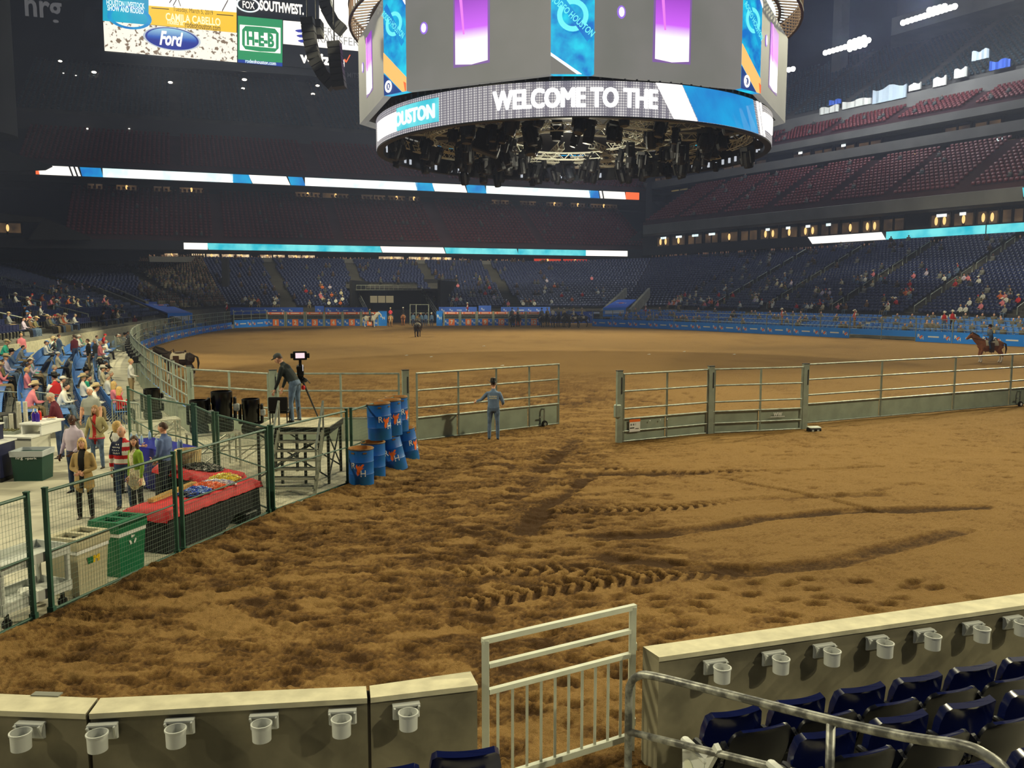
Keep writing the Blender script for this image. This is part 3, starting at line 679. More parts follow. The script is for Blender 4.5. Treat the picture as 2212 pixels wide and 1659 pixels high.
# ------------------------------------------------------------------ hanging line-array loudspeakers
def array(name, label, pts, Y, w):
    ps = [atY(x, y, Y) for x, y in pts]; t = thing(name, label, 'loudspeaker', ps[-1]); o0 = ps[-1]; n = 0
    for a, b in zip(ps, ps[1:]):
        k = max(1, int((b - a).length / .42))
        for i in range(k):
            p, q = lerp(a, b, i / k) - o0, lerp(a, b, (i + .86) / k) - o0
            mb = MB(); mb.bar(p, q, w, .9); mb.build('speaker_box', mat('speaker', (46, 46, 48), .6), t)
    mb = MB(); mb.tube([ps[0] - o0, ps[0] - o0 + V((0, 0, 24))], .05, 6); mb.build('rigging_cable', BLACK, t)
array('line_array', 'long curved black loudspeaker array crossing the white sponsor panel', [(664, 40), (670, 90), (680, 130), (700, 165), (722, 188)], 66, .85)
array('line_array', 'short curved loudspeaker array hanging beside the hanging scoreboard', [(696, -30), (706, 20), (722, 50), (742, 68)], 70, .9)
array('line_array', 'straight dark loudspeaker array hanging nearest the hanging scoreboard', [(722, 92), (728, 150), (734, 192)], 64, 1.0)
array('line_array', 'boxy dark loudspeaker cluster in front of the white panel', [(683, 46), (684, 82)], 68, 1.2)
# ------------------------------------------------------------------ hanging scoreboard
SB = V((4.8, 71.2, 0))
t = thing('hanging_scoreboard', 'giant octagonal video scoreboard hanging over the middle of the arena', 'scoreboard', SB)
PTS = [(-12.3, 71), (-8.8, 60.9), (-7.1, 59.5), (2.4, 55), (5.1, 55), (15.2, 58.7), (16.9, 60.2), (21.9, 70.5)]
PTS = [V((x, y, 0)) - SB for x, y in PTS]; PTS += [V((-p.x, -p.y, 0)) for p in (PTS[1], PTS[2], PTS[3], PTS[4], PTS[5], PTS[6])]
Z0, Z1 = 18., 24.5
class Face:
    def __init__(s, a, b): s.a, s.b = V(a), V(b); s.n = V((s.b.y - s.a.y, -(s.b.x - s.a.x), 0)).normalized(); s.x = (s.b - s.a).normalized(); s.L = (s.b - s.a).length
    def P(s, u, v, o=0.): q = lerp(s.a, s.b, u) + s.n * o; return V((q.x, q.y, Z0 + (Z1 - Z0) * v))
    def poly(s, name, pts, m, o, par):
        mb = MB(); p = [s.P(u, v, o) for u, v in pts]; mb.hexa([q - s.n * .04 for q in p], p); return mb.build(name, m, par)
    def txt(s, par, tx, u, v, w, h, m, o=.08, rot=0., bold=.02):
        mb = MB(); x = s.x * math.cos(rot) + V((0, 0, 1)) * math.sin(rot); y = -s.x * math.sin(rot) + V((0, 0, 1)) * math.cos(rot)
        mb.text(tx, s.P(u, v, o), x, y, w, h, 0, 0, bold); return mb.build('lettering', m, par)
E_GREY = em('grey_feed', (112, 112, 106), 1, rgb2=(122, 120, 116), scale=.2)
E_FEED = grad('feed', (255, 250, 255), (210, 100, 250), (150, 62, 190)); E_SPOT = em('spot', (245, 225, 255), 1.2); E_HALO = em('halo', (118, 96, 160), 1)
E_HALO2 = em('halo2', (98, 88, 148), 1, rgb2=(114, 108, 124), scale=.5)
E_ABS = em('abstract', (14, 110, 196), 1.05, rgb2=(30, 205, 232), scale=.8, detail=6); E_NAVY = em('navy', (36, 66, 132), 1); E_PEACH = em('peach', (255, 190, 110), 1.1); E_RNG = em('emblem', (110, 232, 236), 1.1)
for i in range(len(PTS)):
    a, b = PTS[i], PTS[(i + 1) % len(PTS)]; f = Face(a, b)
    s = MB(); p = [f.P(0, 0), f.P(1, 0), f.P(1, 1), f.P(0, 1)]; s.hexa([q - f.n * .5 for q in p], p); scr = s.build('screen', [E_GREY if f.L > 3.2 else E_ABS], t)
    if f.L > 3.2 and i in (0, 2, 4, 6):
        k = 1. if i in (2, 4) else 1.
        u0, u1 = ((.355, .575), (0, 0), (.36, .585), 0, (.395, .625), 0, (.30, .58))[i] if i in (0, 2, 4, 6) else (0, 0)
        v0 = .17 if i != 0 else .2; v1 = .86
        f.poly('feed_frame', [(u0 - .015, v0), (u1 + .012, v0 + .01), (u1 + .015, v1), (u0 - .012, v1)], em('violet', (126, 92, 158), 1), .03, scr)
        f.poly('feed_image', [(u0, v0 + .03), (u0 + (u1 - u0) * .5, v0 + .012), (u1, v0 + .035), (u1, v1), (u0, v1)], E_FEED, .06, scr)
        f.poly('light_beam', [(u0 + (u1 - u0) * .25, .48), (u0 + (u1 - u0) * .3, .48), (u0 + (u1 - u0) * .22, v1), (u0 + (u1 - u0) * .13, v1)], em('beam', (238, 130, 240), 1), .09, scr)
        cu = u0 - (.225 if i in (2, 4) else .15)
        for ru, rv, m, o in ((.028, .062, em('spot_rim', (150, 110, 225), 1), .05), (.018, .046, E_SPOT, .08)):
            f.poly('light_spot', [(cu + ru * math.cos(q * .5236), .60 + rv * math.sin(q * .5236)) for q in range(12)], m, o, scr)
    if f.L <= 3.2 and i in (1, 3, 5):
        ring_c = .58 if i != 3 else .42
        mb = MB(); R = Matrix((f.x, V((0, 0, 1)), f.n)).transposed(); rr = f.L * .36
        mb.lathe([(rr, 0), (rr, .03), (rr * .68, .03), (rr * .68, 0)], 28, f.P(.5, ring_c + .12, .05), 0, 1, 1, R, False); mb.build('emblem_ring', E_RNG, scr)
        f.poly('emblem_band', [(.08, ring_c + .30), (.2, ring_c + .34), (.95, ring_c - .08), (.83, ring_c - .12)], E_BLUE, .1, scr)
        f.txt(scr, 'RODEO HOUSTON', .5, ring_c + .11, f.L * 1.25, .42, E_RNG, .14, -.75 if i != 3 else -.72)
        if i != 3:
            f.poly('stripe_band', [(0, .24), (0, .44), (1, .14), (1, 0), (.82, 0)], E_PEACH, .05, scr); f.poly('stripe_band', [(0, 0), (0, .22), (.78, 0)], E_NAVY, .05, scr)
            f.poly('stripe_band', [(.9, .1), (.96, 0), (1, 0), (1, .08)], E_ORANGE, .08, scr)
            mb = MB(); mb.lathe([(.34, 0), (.34, .03), (.2, .03), (.2, 0)], 20, f.P(.24, .08, .1), 0, 1, 1.2, R, False); mb.build('emblem_ring', E_WHITE, scr); f.txt(scr, 'R', .24, .08, .2, .3, E_WHITE)
            f.poly('stripe_band', [(.72, 1), (.8, 1), (1, .9), (1, .86)], E_WHITE, .06, scr)
        else:
            f.poly('stripe_band', [(0, 0), (0, .17), (.6, 0)], E_GREY, .05, scr); f.poly('stripe_band', [(0, .17), (0, .2), (.72, 0), (.6, 0)], E_ICE, .06, scr)
            f.poly('stripe_band', [(.42, 1), (.55, 1), (1, .76), (1, 1)], E_WHITE, .06, scr)
# soffit and roof of the box
mb = MB(); lo = [V((p.x * .99, p.y * .99, Z0 - .05)) for p in PTS]; mb.hexa([p + V((0, 0, .3)) for p in lo], [V((p.x, p.y, Z1 + .4)) for p in PTS]); 
mb = MB(); mb.hexa([V((p.x * .985, p.y * .985, Z0 + .3)) for p in PTS], [V((p.x * .985, p.y * .985, Z1 - .1)) for p in PTS]); mb.build('core_box', BLACK, t)
# lower LED ring
RR, RZ0, RZ1 = 15.6, 15.6, 17.75
def arc(mb, r, z0, z1, a0, a1, n=8, mi=0, th=.12):
    for k in range(n):
        q = [a0 + (a1 - a0) * (k + j) / n for j in (0, 1)]
        p = [V((r * math.sin(a), -r * math.cos(a), 0)) for a in q]; i = [v * ((r - th) / r) for v in p]
        z = V((0, 0, 1))
        mb.hexa([p[0] + z * z0, p[1] + z * z0, i[1] + z * z0, i[0] + z * z0], [p[0] + z * z1, p[1] + z * z1, i[1] + z * z1, i[0] + z * z1], mi)
mb = MB(); arc(mb, RR, RZ0 - .1, RZ1 + .1, 0, 2 * math.pi, 96, th=.5); mb.build('ring_housing', BLACK, t)
m = mat('glow_dots', (150, 148, 150), em=1.); nt = m.node_tree; b = nt.nodes['Principled BSDF']; N = nt.nodes.new
tc = N('ShaderNodeTexCoord'); vo = N('ShaderNodeTexVoronoi'); vo.inputs['Scale'].default_value = 6.2; vo.inputs['Randomness'].default_value = 0; cr = N('ShaderNodeValToRGB')
nt.links.new(tc.outputs['Object'], vo.inputs[0]); nt.links.new(vo.outputs['Distance'], cr.inputs[0]); cr.color_ramp.elements[0].position = .25; cr.color_ramp.elements[0].color = (.62, .6, .6, 1); cr.color_ramp.elements[1].position = .55; cr.color_ramp.elements[1].color = (.17, .16, .2, 1); nt.links.new(cr.outputs[0], b.inputs['Emission Color'])
def rang(x):      # ring angle that stands at picture column x
    lo, hi = -1.45, 1.45
    for _ in range(40):
        a = (lo + hi) / 2
        if 1106 + FPX * (SB.x + RR * math.sin(a)) / (SB.y - RR * math.cos(a)) < x: lo = a
        else: hi = a
    return a
def ringseg(name, x0, x1, m, o=.04, z0=RZ0, z1=RZ1, n=10):
    a = [rang(x) for x in (x0, x1)]
    mb = MB(); arc(mb, RR + o, z0, z1, a[0], a[1], n, th=.1); return mb.build(name, m, t)
ringseg('ring_display', 808, 1656, m, .03, n=60)
ringseg('ring_display', 825, 866, E_WHITE, .1, RZ0 + .3, RZ1 - .5); ringseg('ring_display', 866, 953, E_CYAN, .1, RZ0 + .3, RZ1 - .3)
def ringtext(s, x0, x1, m, o, z, h):
    v, f, asp = txt(s, 0, .0); a0, a1 = (rang(x) for x in (x0, x1)); mb = MB()
    for k, (dx, dz) in enumerate(((0, 0), (.005, 0), (-.005, 0), (0, .05), (0, -.05), (.004, .045), (-.004, .045), (.004, -.045), (-.004, -.045))):      # heavy strokes
        vs = []
        for p in v:
            a = a0 + (a1 - a0) * (p[0] + .5) + dx; r = RR + o + .004 * k; vs.append((r * math.sin(a), -r * math.cos(a), z + p[1] * h + dz))
        mb.add(vs, f)
    mb.build('lettering', m, t)
ringtext('WELCOME TO THE', 1070, 1407, em('hot', (255, 255, 255), 1.4), .2, RZ0 + 1.1, 1.15); ringtext('HOUSTON', 858, 948, E_ICE, .24, RZ0 + 1.0, .9)
mb = MB(); pts = []
def rp2(x, v, o): a = rang(x); return V(((RR + o) * math.sin(a), -(RR + o) * math.cos(a), RZ0 + (RZ1 - RZ0) * v))
def ringpoly(x0t, x1t, x0b, x1b, m, o=.12, n=8):
    mb = MB()
    L = [[rp2(x0t + (x1t - x0t) * k / n, 1, o), rp2(x0b + (x1b - x0b) * k / n, 0, o), rp2(x0b + (x1b - x0b) * k / n, 0, o - .06), rp2(x0t + (x1t - x0t) * k / n, 1, o - .06)] for k in range(n + 1)]
    mb.loft(L); mb.build('ring_display', m, t)
ringpoly(1406, 1460, 1445, 1494, E_WHITE); ringpoly(1462, 1608, 1497, 1622, em('sky', (30, 120, 200), 1, rgb2=(24, 160, 222), scale=.3))
ringpoly(1616, 1620, 1628, 1631, E_WHITE, n=2); ringpoly(1623, 1626, 1634, 1637, E_WHITE, n=2); ringseg('ring_display', 1632, 1651, E_WHITE, .14, RZ0 + .5, RZ1 - .5, 4)
# upper ring with its walkway
mb = MB(); arc(mb, 17.5, 26.6, 30.5, 0, 2 * math.pi, 72, th=.3); mb.build('upper_ring', [E_ICE], t)
mb = MB(); arc(mb, 17.6, 24.9, 25.05, 0, 2 * math.pi, 72, th=.2); arc(mb, 16.0, 25.2, 25.35, 0, 2 * math.pi, 72, th=.2); arc(mb, 17.6, 26.3, 26.45, 0, 2 * math.pi, 72, th=.15)
for k in range(150):
    a = k / 150 * 2 * math.pi; p = V((17.5 * math.sin(a), -17.5 * math.cos(a), 24.9)); q = p * (15.6 / 17.5); q.z = 25.3
    mb.bar(p, p + V((0, 0, 1.5)), .09); mb.bar(p, q, .09); 
o = mb.build('walkway_ring', mat('walkway', (92, 74, 64), .7), t); o['kind'] = 'stuff'
mb = MB(); arc(mb, 17.4, 26.4, 29, -1.42, -1.18, 8, th=.2); mb.build('ring_display', em('orange_soft', (240, 132, 70), 1), t)
# suspended trusses and moving lights under the ring
TR = mat('truss', (214, 214, 200), .45, metal=.1); 
def truss(mb, pts, h=.55, w=.5, k=.55):
    L = arclen(pts)[-1]; n = max(2, int(L / k)); prev = None
    for i in range(n + 1):
        p, d = atlen(pts, L * i / n); x = V((-d.y, d.x, 0)) * w / 2
        q = [p + x, p - x, p + x + V((0, 0, h)), p - x + V((0, 0, h))]
        if prev:
            for a, b in zip(prev, q): mb.bar(a, b, .07)
            for a, b in ((0, 2), (1, 3)): mb.bar(prev[a if i % 2 else b], q[b if i % 2 else a], .045)
            mb.bar(prev[0], q[1], .045)
        prev = q
def circ(r, z, a0, a1, n=14): return [V((r * math.sin(a0 + (a1 - a0) * i / n), -r * math.cos(a0 + (a1 - a0) * i / n), z)) for i in range(n + 1)]
for r, z, gaps in ((5.5, 16.2, 5), (8.6, 15.9, 6), (11.6, 16.2, 8), (14.2, 16.3, 10)):
    for k in range(gaps):
        mb = MB(); a = 2 * math.pi * k / gaps; truss(mb, circ(r, z + RN.uniform(-.2, .5), a + .06, a + 2 * math.pi / gaps - .06, 6)); o = mb.build('truss', TR, t)
for k in range(12):
    a = 2 * math.pi * k / 12 + .1; mb = MB(); truss(mb, [V((5 * math.sin(a), -5 * math.cos(a), 16.9)), V((14.6 * math.sin(a), -14.6 * math.cos(a), 17.0))]); mb.build('truss', TR, t)
mb = MB(); mb.box((0, 0, .30), (.42, .36, .16)); mb.box((-.24, 0, 0), (.07, .2, .5)); mb.box((.24, 0, 0), (.07, .2, .5)); mb.lathe([(.17, .16), (.21, 0), (.2, -.38), (.17, -.46)], 12, (0, 0, 0))
head = None
for k in range(150):
    r = RN.choice((5.5, 8.6, 8.6, 11.6, 11.6, 14.2)) + RN.uniform(-.6, .6); a = RN.uniform(0, 2 * math.pi); z = 15.6 + RN.uniform(-.35, .6); s = RN.uniform(1.2, 2.1)
    if head is None: head = mb.build('moving_light', BLACK, t); o = head
    else: o = head.copy(); COL.objects.link(o); o.parent = t
    o.location = (r * math.sin(a), -r * math.cos(a), z); o.scale = (s, s, s); o.rotation_euler = (RN.uniform(-.3, .3), RN.uniform(-.3, .3), RN.uniform(0, 6))
mb = MB(); mb.box((0, 0, 0), (.2, .12, .42)); tab = None
for k in range(96):
    if RN.random() < .28: continue
    a = 2 * math.pi * k / 96; 
    if tab is None: tab = mb.build('rim_light', em('rim_lamp', (190, 196, 206), .9), t); o = tab
    else: o = tab.copy(); COL.objects.link(o); o.parent = t
    o.location = ((RR - .75) * math.sin(a), -(RR - .75) * math.cos(a), RZ0 + .28); o.rotation_euler = (0, 0, a)
mb = MB()
for k in range(120):
    a = 2 * math.pi * k / 120; r = 15.2; p = V((r * math.sin(a), -r * math.cos(a), RZ1)); mb.bar(p, p + V((0, 0, .5 + .3 * (k % 3))), .12)
o = mb.build('ring_hanger', mat('hanger', (96, 96, 100), .6), t); o['kind'] = 'stuff'
mb = MB(); mb.rbox((-6.6, -6.2, 15.5), (2.0, 1.5, 1.6), .1, .5, 0, Matrix.Rotation(.35, 3, 'Y')); mb.build('speaker_cabinet', BLACK, t)
wl_ = bpy.data.lights.new('rig_fill_light', 'POINT'); wo_ = bpy.data.objects.new('rig_fill_light', wl_); COL.objects.link(wo_); wo_.location = SB + V((0, 0, 13.8)); wl_.energy = 1700; wl_.shadow_soft_size = .5; wl_.color = (1, .95, .75)  # added unseen fill, stands in for floor bounce on the trusses
mb = MB(); mb.lathe([(14.9, 17.9), (.05, 17.9)], 48, (0, 0, 0), 0, 1, 1, None, False); mb.build('upper_deck', mat('deck_black', (20, 20, 24), .8), t)
# ------------------------------------------------------------------ figures
DG = None
def remesh(mb, vox, smooth=2, fac=.5):
    me = bpy.data.meshes.new('r'); me.from_pydata(mb.v, [], mb.f)
    o = bpy.data.objects.new('r', me); COL.objects.link(o)
    m = o.modifiers.new('r', 'REMESH'); m.mode = 'VOXEL'; m.voxel_size = vox; m.use_smooth_shade = True
    if smooth: s = o.modifiers.new('s', 'SMOOTH'); s.iterations = smooth; s.factor = fac
    bpy.context.view_layer.update()
    e = o.evaluated_get(bpy.context.evaluated_depsgraph_get()); em_ = e.to_mesh()
    n = len(em_.vertices); co = np.empty(n * 3); em_.vertices.foreach_get('co', co)
    fs = [tuple(p.vertices) for p in em_.polygons]
    e.to_mesh_clear(); bpy.data.objects.remove(o); bpy.data.meshes.remove(me)
    return co.reshape(-1, 3), fs
def zones(C, segs):     # nearest capsule for every face centre
    best = np.full(len(C), 1e9); z = np.zeros(len(C), int)
    for a, b, r, k in segs:
        a, b = np.array(a), np.array(b); d = b - a; L = max(1e-9, d @ d)
        t = np.clip(((C - a) @ d) / L, 0, 1); q = np.linalg.norm(C - a - t[:, None] * d, axis=1) - r
        k_ = q < best; best = np.where(k_, q, best); z = np.where(k_, k, z)
    return z
SKIN = mat('skin', (222, 168, 138), .55); SKIN2 = mat('skin_dark', (84, 54, 42), .5); LIP = mat('lip', (160, 84, 76), .5); EYE = mat('eye', (30, 24, 22), .3)
EYEW = mat('eye_white', (225, 222, 215), .4); SHOE = mat('shoe', (40, 32, 28), .5); JEANS = mat('jeans', (48, 66, 100), .8, var=.25, scale=9)
JEANSL = mat('light_jeans', (92, 112, 138), .8, var=.25, scale=9); BLACKC = mat('black_cloth', (24, 22, 24), .8); HAIRB = mat('hair_brown', (66, 44, 30), .6); HAIRG = mat('hair_grey', (176, 166, 146), .6)
HAIRY = mat('hair_blond', (206, 170, 104), .5, var=.15, scale=30); HAIRT = mat('hair_tan', (150, 112, 70), .6, var=.15, scale=30); HAIRK = mat('hair_black', (26, 20, 18), .5)
def head_mesh(mb, c, R, s=1., hair=4, face=True, fine=True):
    """head with face; local x right, y forward"""
    nu, nv = (24, 18) if fine else (10, 8); L = []
    for j in range(nv + 1):
        ph = math.pi * j / nv; l = []
        for i in range(nu):
            th = 2 * math.pi * i / nu; sp = max(.03, math.sin(ph))
            x, y, z = .076 * sp * math.sin(th), .096 * sp * math.cos(th), -.116 * math.cos(ph)
            if z < 0: k = min(1, -z / .116); x *= 1 - .28 * k ** 1.6; y = y * (1 - .16 * k) + (.010 * k if y > 0 else .02 * k)
            if y > 0 and face:
                y += .024 * math.exp(-((x / .013) ** 2 + ((z + .012) / .024) ** 2)) + .006 * math.exp(-((x / .03) ** 2 + ((z + .095) / .02) ** 2))
                y -= .009 * (math.exp(-(((x - .03) / .016) ** 2 + ((z - .018) / .014) ** 2)) + math.exp(-(((x + .03) / .016) ** 2 + ((z - .018) / .014) ** 2)))
            l.append(V(c) + R @ V((x * s, y * s, z * s)))
        L.append(l)
    mb.loft(L, 1)
    if fine and face:
        for sx in (-1, 1):
            mb.ell(V(c) + R @ V((sx * .078 * s, -.004, .002)), .012, .026, .034, 8, 6, 1, R)
            mb.ell(V(c) + R @ V((sx * .03 * s, .079 * s, .018 * s)), .014, .007, .008, 8, 5, 6, R); mb.ell(V(c) + R @ V((sx * .03 * s, .085 * s, .018 * s)), .006, .004, .006, 6, 4, 5, R)
            mb.bar(V(c) + R @ V((sx * .016 * s, .09 * s, .036 * s)), V(c) + R @ V((sx * .046 * s, .081 * s, .037 * s)), .006, .007, 4)
        mb.ell(V(c) + R @ V((0, .092 * s, -.052 * s)), .023, .006, .007, 10, 5, 7, R)
def hair_shell(mb, c, R, s=1., style='short', mi=0):
    nu, nv = 20, 12; L = []
    low = {'short': -.02, 'bald': -.03, 'bob': -.085, 'long': -.115}[style]
    for j in range(nv + 1):
        ph = math.pi * .04 + math.pi * .62 * j / nv; l = []
        for i in range(nu):
            th = 2 * math.pi * i / nu; fr = math.cos(th)
            sp = math.sin(ph); z = .126 * math.cos(ph); k = 1.07 if style in ('short', 'bald') else 1.14
            lim = .050 + .02 * max(0, fr) if fr > .35 else (low + (.05 if abs(fr) < .5 and style == 'short' else 0))
            if style == 'bald': lim = .125 if fr > -.1 else (.03 if fr > -.6 else -.04)
            if z < lim: z = lim; sp = math.sqrt(max(.0004, 1 - (z / .126) ** 2))
            x, y = .079 * k * sp * math.sin(th), .1 * k * sp * fr - .004
            if style in ('bob', 'long') and j > nv * .6 and fr < .5:
                d = (j / nv - .6) / .4; z -= d * (.09 if style == 'bob' else .20); x *= 1 + .12 * d; y = y * (1 - .1 * d) + (-.01 * d)
            l.append(V(c) + R @ V((x * s, y * s, z * s)))
        L.append(l)
    mb.loft(L, mi, True)
def cowboy_hat(mb, c, R, s=1., mi=0, band=None):
    L = []
    for r0, z0 in ((1.0, .006), (1.0, .014), (.72, .018), (.56, .03), (.53, .07), (.49, .12), (.34, .135), (.1, .118)):
        l = []
        for i in range(20):
            a = 2 * math.pi * i / 20; x, y = .165 * r0 * math.sin(a), .195 * r0 * math.cos(a)
            z = z0 + (.055 * (abs(math.sin(a)) ** 3) * max(0, (r0 - .6) / .4) if r0 > .6 else 0) - (.02 * abs(math.cos(a)) ** 3 if r0 > .7 else 0)
            l.append(V(c) + R @ V((x * s, y * s, (z + .055) * s)))
        L.append(l)
    bot = [V(c) + R @ V((.08 * s * math.sin(2 * math.pi * i / 20), .1 * s * math.cos(2 * math.pi * i / 20), .05 * s)) for i in range(20)]
    mb.loft([bot] + L, mi)
def cap(mb, c, R, s=1., mi=0, back=False):
    mb.lathe([(.084, .03), (.086, .07), (.074, .105), (.04, .13), (.005, .136)], 16, c, mi, s, 1.22 * s, R @ Matrix.Diagonal((1, 1, s)))
    d = -1 if back else 1
    P = [V((.07, .08 * d, .04)), V((.05, .16 * d, .034)), V((0, .18 * d, .036)), V((-.05, .16 * d, .034)), V((-.07, .08 * d, .04))]
    mb.hexa([V(c) + R @ (p * s) for p in P], [V(c) + R @ ((p + V((0, 0, .01))) * s) for p in P], mi)
def N3(v): return V(v).normalized()
POSE = dict(sp=(0, 0, 1), ul=(-.18, 0, -1), fl=(-.05, .18, -1), ur=(.18, 0, -1), fr=(.05, .18, -1), tl=(-.06, .02, -1), sl=(-.02, -.04, -1), tr=(.06, .02, -1), sr=(.02, -.04, -1), pel=.94, head=(0, 0))
def figure(h=1.75, fat=1., fem=False, vox=.018, fine=True, paint=None, sleeve='long', skirt=None, hat=None, **kw):
    """one continuous body; material slots 0 shirt 1 skin 2 trousers 3 shoes 4 hair 5 eye 6 eye white 7 lip 8.. extra. returns verts, faces, mats, head centre, head rotation"""
    P = dict(POSE); P.update(kw); s = h / 1.75
    sp = N3(P['sp']); X = V((1, 0, 0)); X = (X - sp * X.dot(sp)).normalized(); Yf = sp.cross(X)
    pel = V((0, 0, P['pel'] * s))
    T = lambda x, y, z: pel + (X * x + Yf * y + sp * z) * s
    w = .92 if fem else 1.; mb = MB(); segs = []
    tor = [(-.10, .148 * fat, .112), (.0, .168 * fat, .122), (.12, .148 * fat * (.93 if fem else 1.02), .112 * fat), (.26, .165 * fat * w, .12 * fat), (.38, .185 * w, .118), (.46, .165 * w, .095), (.515, .075, .07), (.56, .056, .06)]
    mb.loft([[T(rx * math.cos(2 * math.pi * i / 14), ry * math.sin(2 * math.pi * i / 14) + (.012 if z > .2 and z < .4 else 0), z) for i in range(14)] for z, rx, ry in tor])
    segs += [(T(0, 0, -.02), T(0, 0, .46), .13 * s, 0), (T(-.1, 0, .42), T(.1, 0, .42), .1 * s, 0), (T(0, 0, -.12), T(0, 0, -.06), .15 * s, 2)]
    hc = T(0, .015, .665); segs += [(T(0, .0, .525), hc, .062 * s, 1)]
    mb.tube([T(0, 0, .48), T(0, .012, .62)], [.06 * s, .054 * s], 10)
    hands = []
    for sd, u, f in ((-1, 'ul', 'fl'), (1, 'ur', 'fr')):
        sh = T(sd * .175 * w, 0, .425); ud = N3(P[u]); fd = N3(P[f])
        el = sh + ud * .285 * s; wr = el + fd * .25 * s; ha = wr + fd * .085 * s
        k = fat ** .5
        mb.tube([sh - ud * .03 * s, sh + ud * .08 * s, el - ud * .02, el], [.05 * s * k, .06 * s * k, .048 * s * k, .043 * s], 10)
        mb.tube([el, el + fd * .06 * s, wr], [.044 * s, .046 * s * k, .031 * s], 10)
        mb.ell(el, .043 * s, .043 * s, .043 * s, 8, 6); mb.ell(sh, .06 * s, .06 * s, .058 * s, 10, 6)
        x, y, z = basis(fd, V((sd, 0, .2)))
        M = Matrix((x, y, z)).transposed(); mb.ell(ha - fd * .02 * s, .040 * s, .021 * s, .056 * s, 10, 6, 0, M)
        segs += [(sh, el, .05 * s, 0 if sleeve in ('long', 'short') else 1), (el, wr - fd * .02, .04 * s, 0 if sleeve == 'long' else 1), (wr + fd * .02 * s, ha, .03 * s, 1)]
        if sleeve == 'short': segs += [(lerp(sh, el, .75), el, .056 * s, 1)]
        hands.append((ha, x, y, fd, sd))
    for sd, u, f in ((-1, 'tl', 'sl'), (1, 'tr', 'sr')):
        hp = pel + X * sd * .092 * s - V((0, 0, .04 * s)); td = N3(P[u]); sd_ = N3(P[f])
        kn = hp + td * .43 * s; an = kn + sd_ * .40 * s
        k = fat ** .6
        mb.tube([hp - td * .04 * s, hp + td * .1 * s, lerp(hp, kn, .7), kn], [.084 * s * k, .088 * s * k, .068 * s, .058 * s], 12)
        mb.tube([kn, lerp(kn, an, .3), lerp(kn, an, .8), an], [.058 * s, .060 * s, .052 * s, .050 * s], 12)
        fo = P.get('toe', (0, 1, 0)); fdir = N3(V(fo) - sd_ * V(fo).dot(sd_) * .0)
        to = an + fdir * .15 * s + sd_ * .062 * s; he = an - fdir * .05 * s + sd_ * .062 * s
        mb.tube([an + sd_ * .01, he + fdir * .02, lerp(he, to, .55), to], [.045 * s, .042 * s, .043 * s, .026 * s], 10, 0, [.045 * s, .034 * s, .034 * s, .02 * s])
        segs += [(hp, kn, .07 * s, 2), (kn, an - sd_ * .02, .055 * s, 2), (an + sd_ * .05 * s, to, .03 * s, 3), (he, to, .034 * s, 3)]
    if skirt:    # coat or tunic hem : (top z, bottom z, flare, zone)
        zt, zb, fl, zn = skirt
        mb.loft([[T(rx * math.cos(2 * math.pi * i / 16), rx * .74 * math.sin(2 * math.pi * i / 16), z) for i in range(16)] for z, rx in ((zt, .16 * fat), ((zt + zb) / 2, .185 * fat), (zb, .185 * fat * fl))])
        segs += [(T(0, 0, zt), T(0, 0, zb + .04), .178 * fat * s, zn)]
    co, fs = remesh(mb, vox)
    C = np.array([co[list(f)].mean(0) for f in fs]); z = zones(C, segs)
    # chin-up neck boundary and own patterns
    out = MB(); out.v = [tuple(p) for p in co]; out.f = list(fs)
    if paint:
        Q = C - np.array(pel); q = np.stack([Q @ np.array(X), Q @ np.array(Yf), Q @ np.array(sp)], 1) / s
        z = paint(q, z)
    out.m = [int(v) for v in z]
    R = Matrix((X, Yf, sp)).transposed()
    up, fw = V((0, 0, 1)), N3(V((Yf.x, Yf.y, 0)) if abs(Yf.z) < .95 else V((0, 1, 0)))
    yaw, pit = P['head']; R = Matrix((fw.cross(up), fw, up)).transposed() @ Matrix.Rotation(yaw, 3, 'Z') @ Matrix.Rotation(pit, 3, 'X')
    head_mesh(out, hc + R @ V((0, .012, .02)) * s, R, s * 1.0, fine=fine)
    if fine:
        for ha, x, y, fd, sd in hands:
            th = -x if (x.y < 0) else x
            for k, ln_ in enumerate((.068, .078, .073, .058)):
                b = ha + th * (.027 - .018 * k) * s + fd * .02 * s; c1 = b + fd * ln_ * .55 * s - y * .004; c2 = c1 + (fd * .8 + (y if y.dot(V((-sd, 0, 0))) > 0 else -y) * .5).normalized() * ln_ * .55 * s
                out.tube([b, c1, c2], [.0095 * s, .0088 * s, .007 * s], 6, 1)
            b = ha + th * .032 * s - fd * .035 * s; out.tube([b, b + (th * .8 + fd * .6) * .035 * s, b + (th * .9 + fd * 1.3) * .05 * s], [.012 * s, .010 * s, .008 * s], 6, 1)
    return out, hc + R @ V((0, .012, .02)) * s, R, s
PERSON_N = [0]
def person(label, loc, yaw, mats, hair=None, style='short', hat=None, group=None, extras=None, **kw):
    """mats: shirt, skin, trousers, shoes, hair [, extra...]"""
    out, hc, R, s = figure(**kw)
    m = list(mats); m = m[:5] + [EYE, EYEW, LIP] + m[5:]
    t = thing('person', label, 'person', loc, yaw, group)
    out.build('body', m, t, smooth='all')
    if style and not (hat == 'none'):
        mb = MB(); hair_shell(mb, hc, R, s, style); mb.build('hair', [m[4]], t, smooth='all')
    if hat:
        mb = MB(); (cowboy_hat if hat[0] == 'cowboy' else cap)(mb, hc + R @ V((0, 0, .012)), R, s, 0, *hat[2:]); mb.build('hat', [hat[1]], t, smooth=True)
    if extras: extras(t, hc, R, s)
    return t
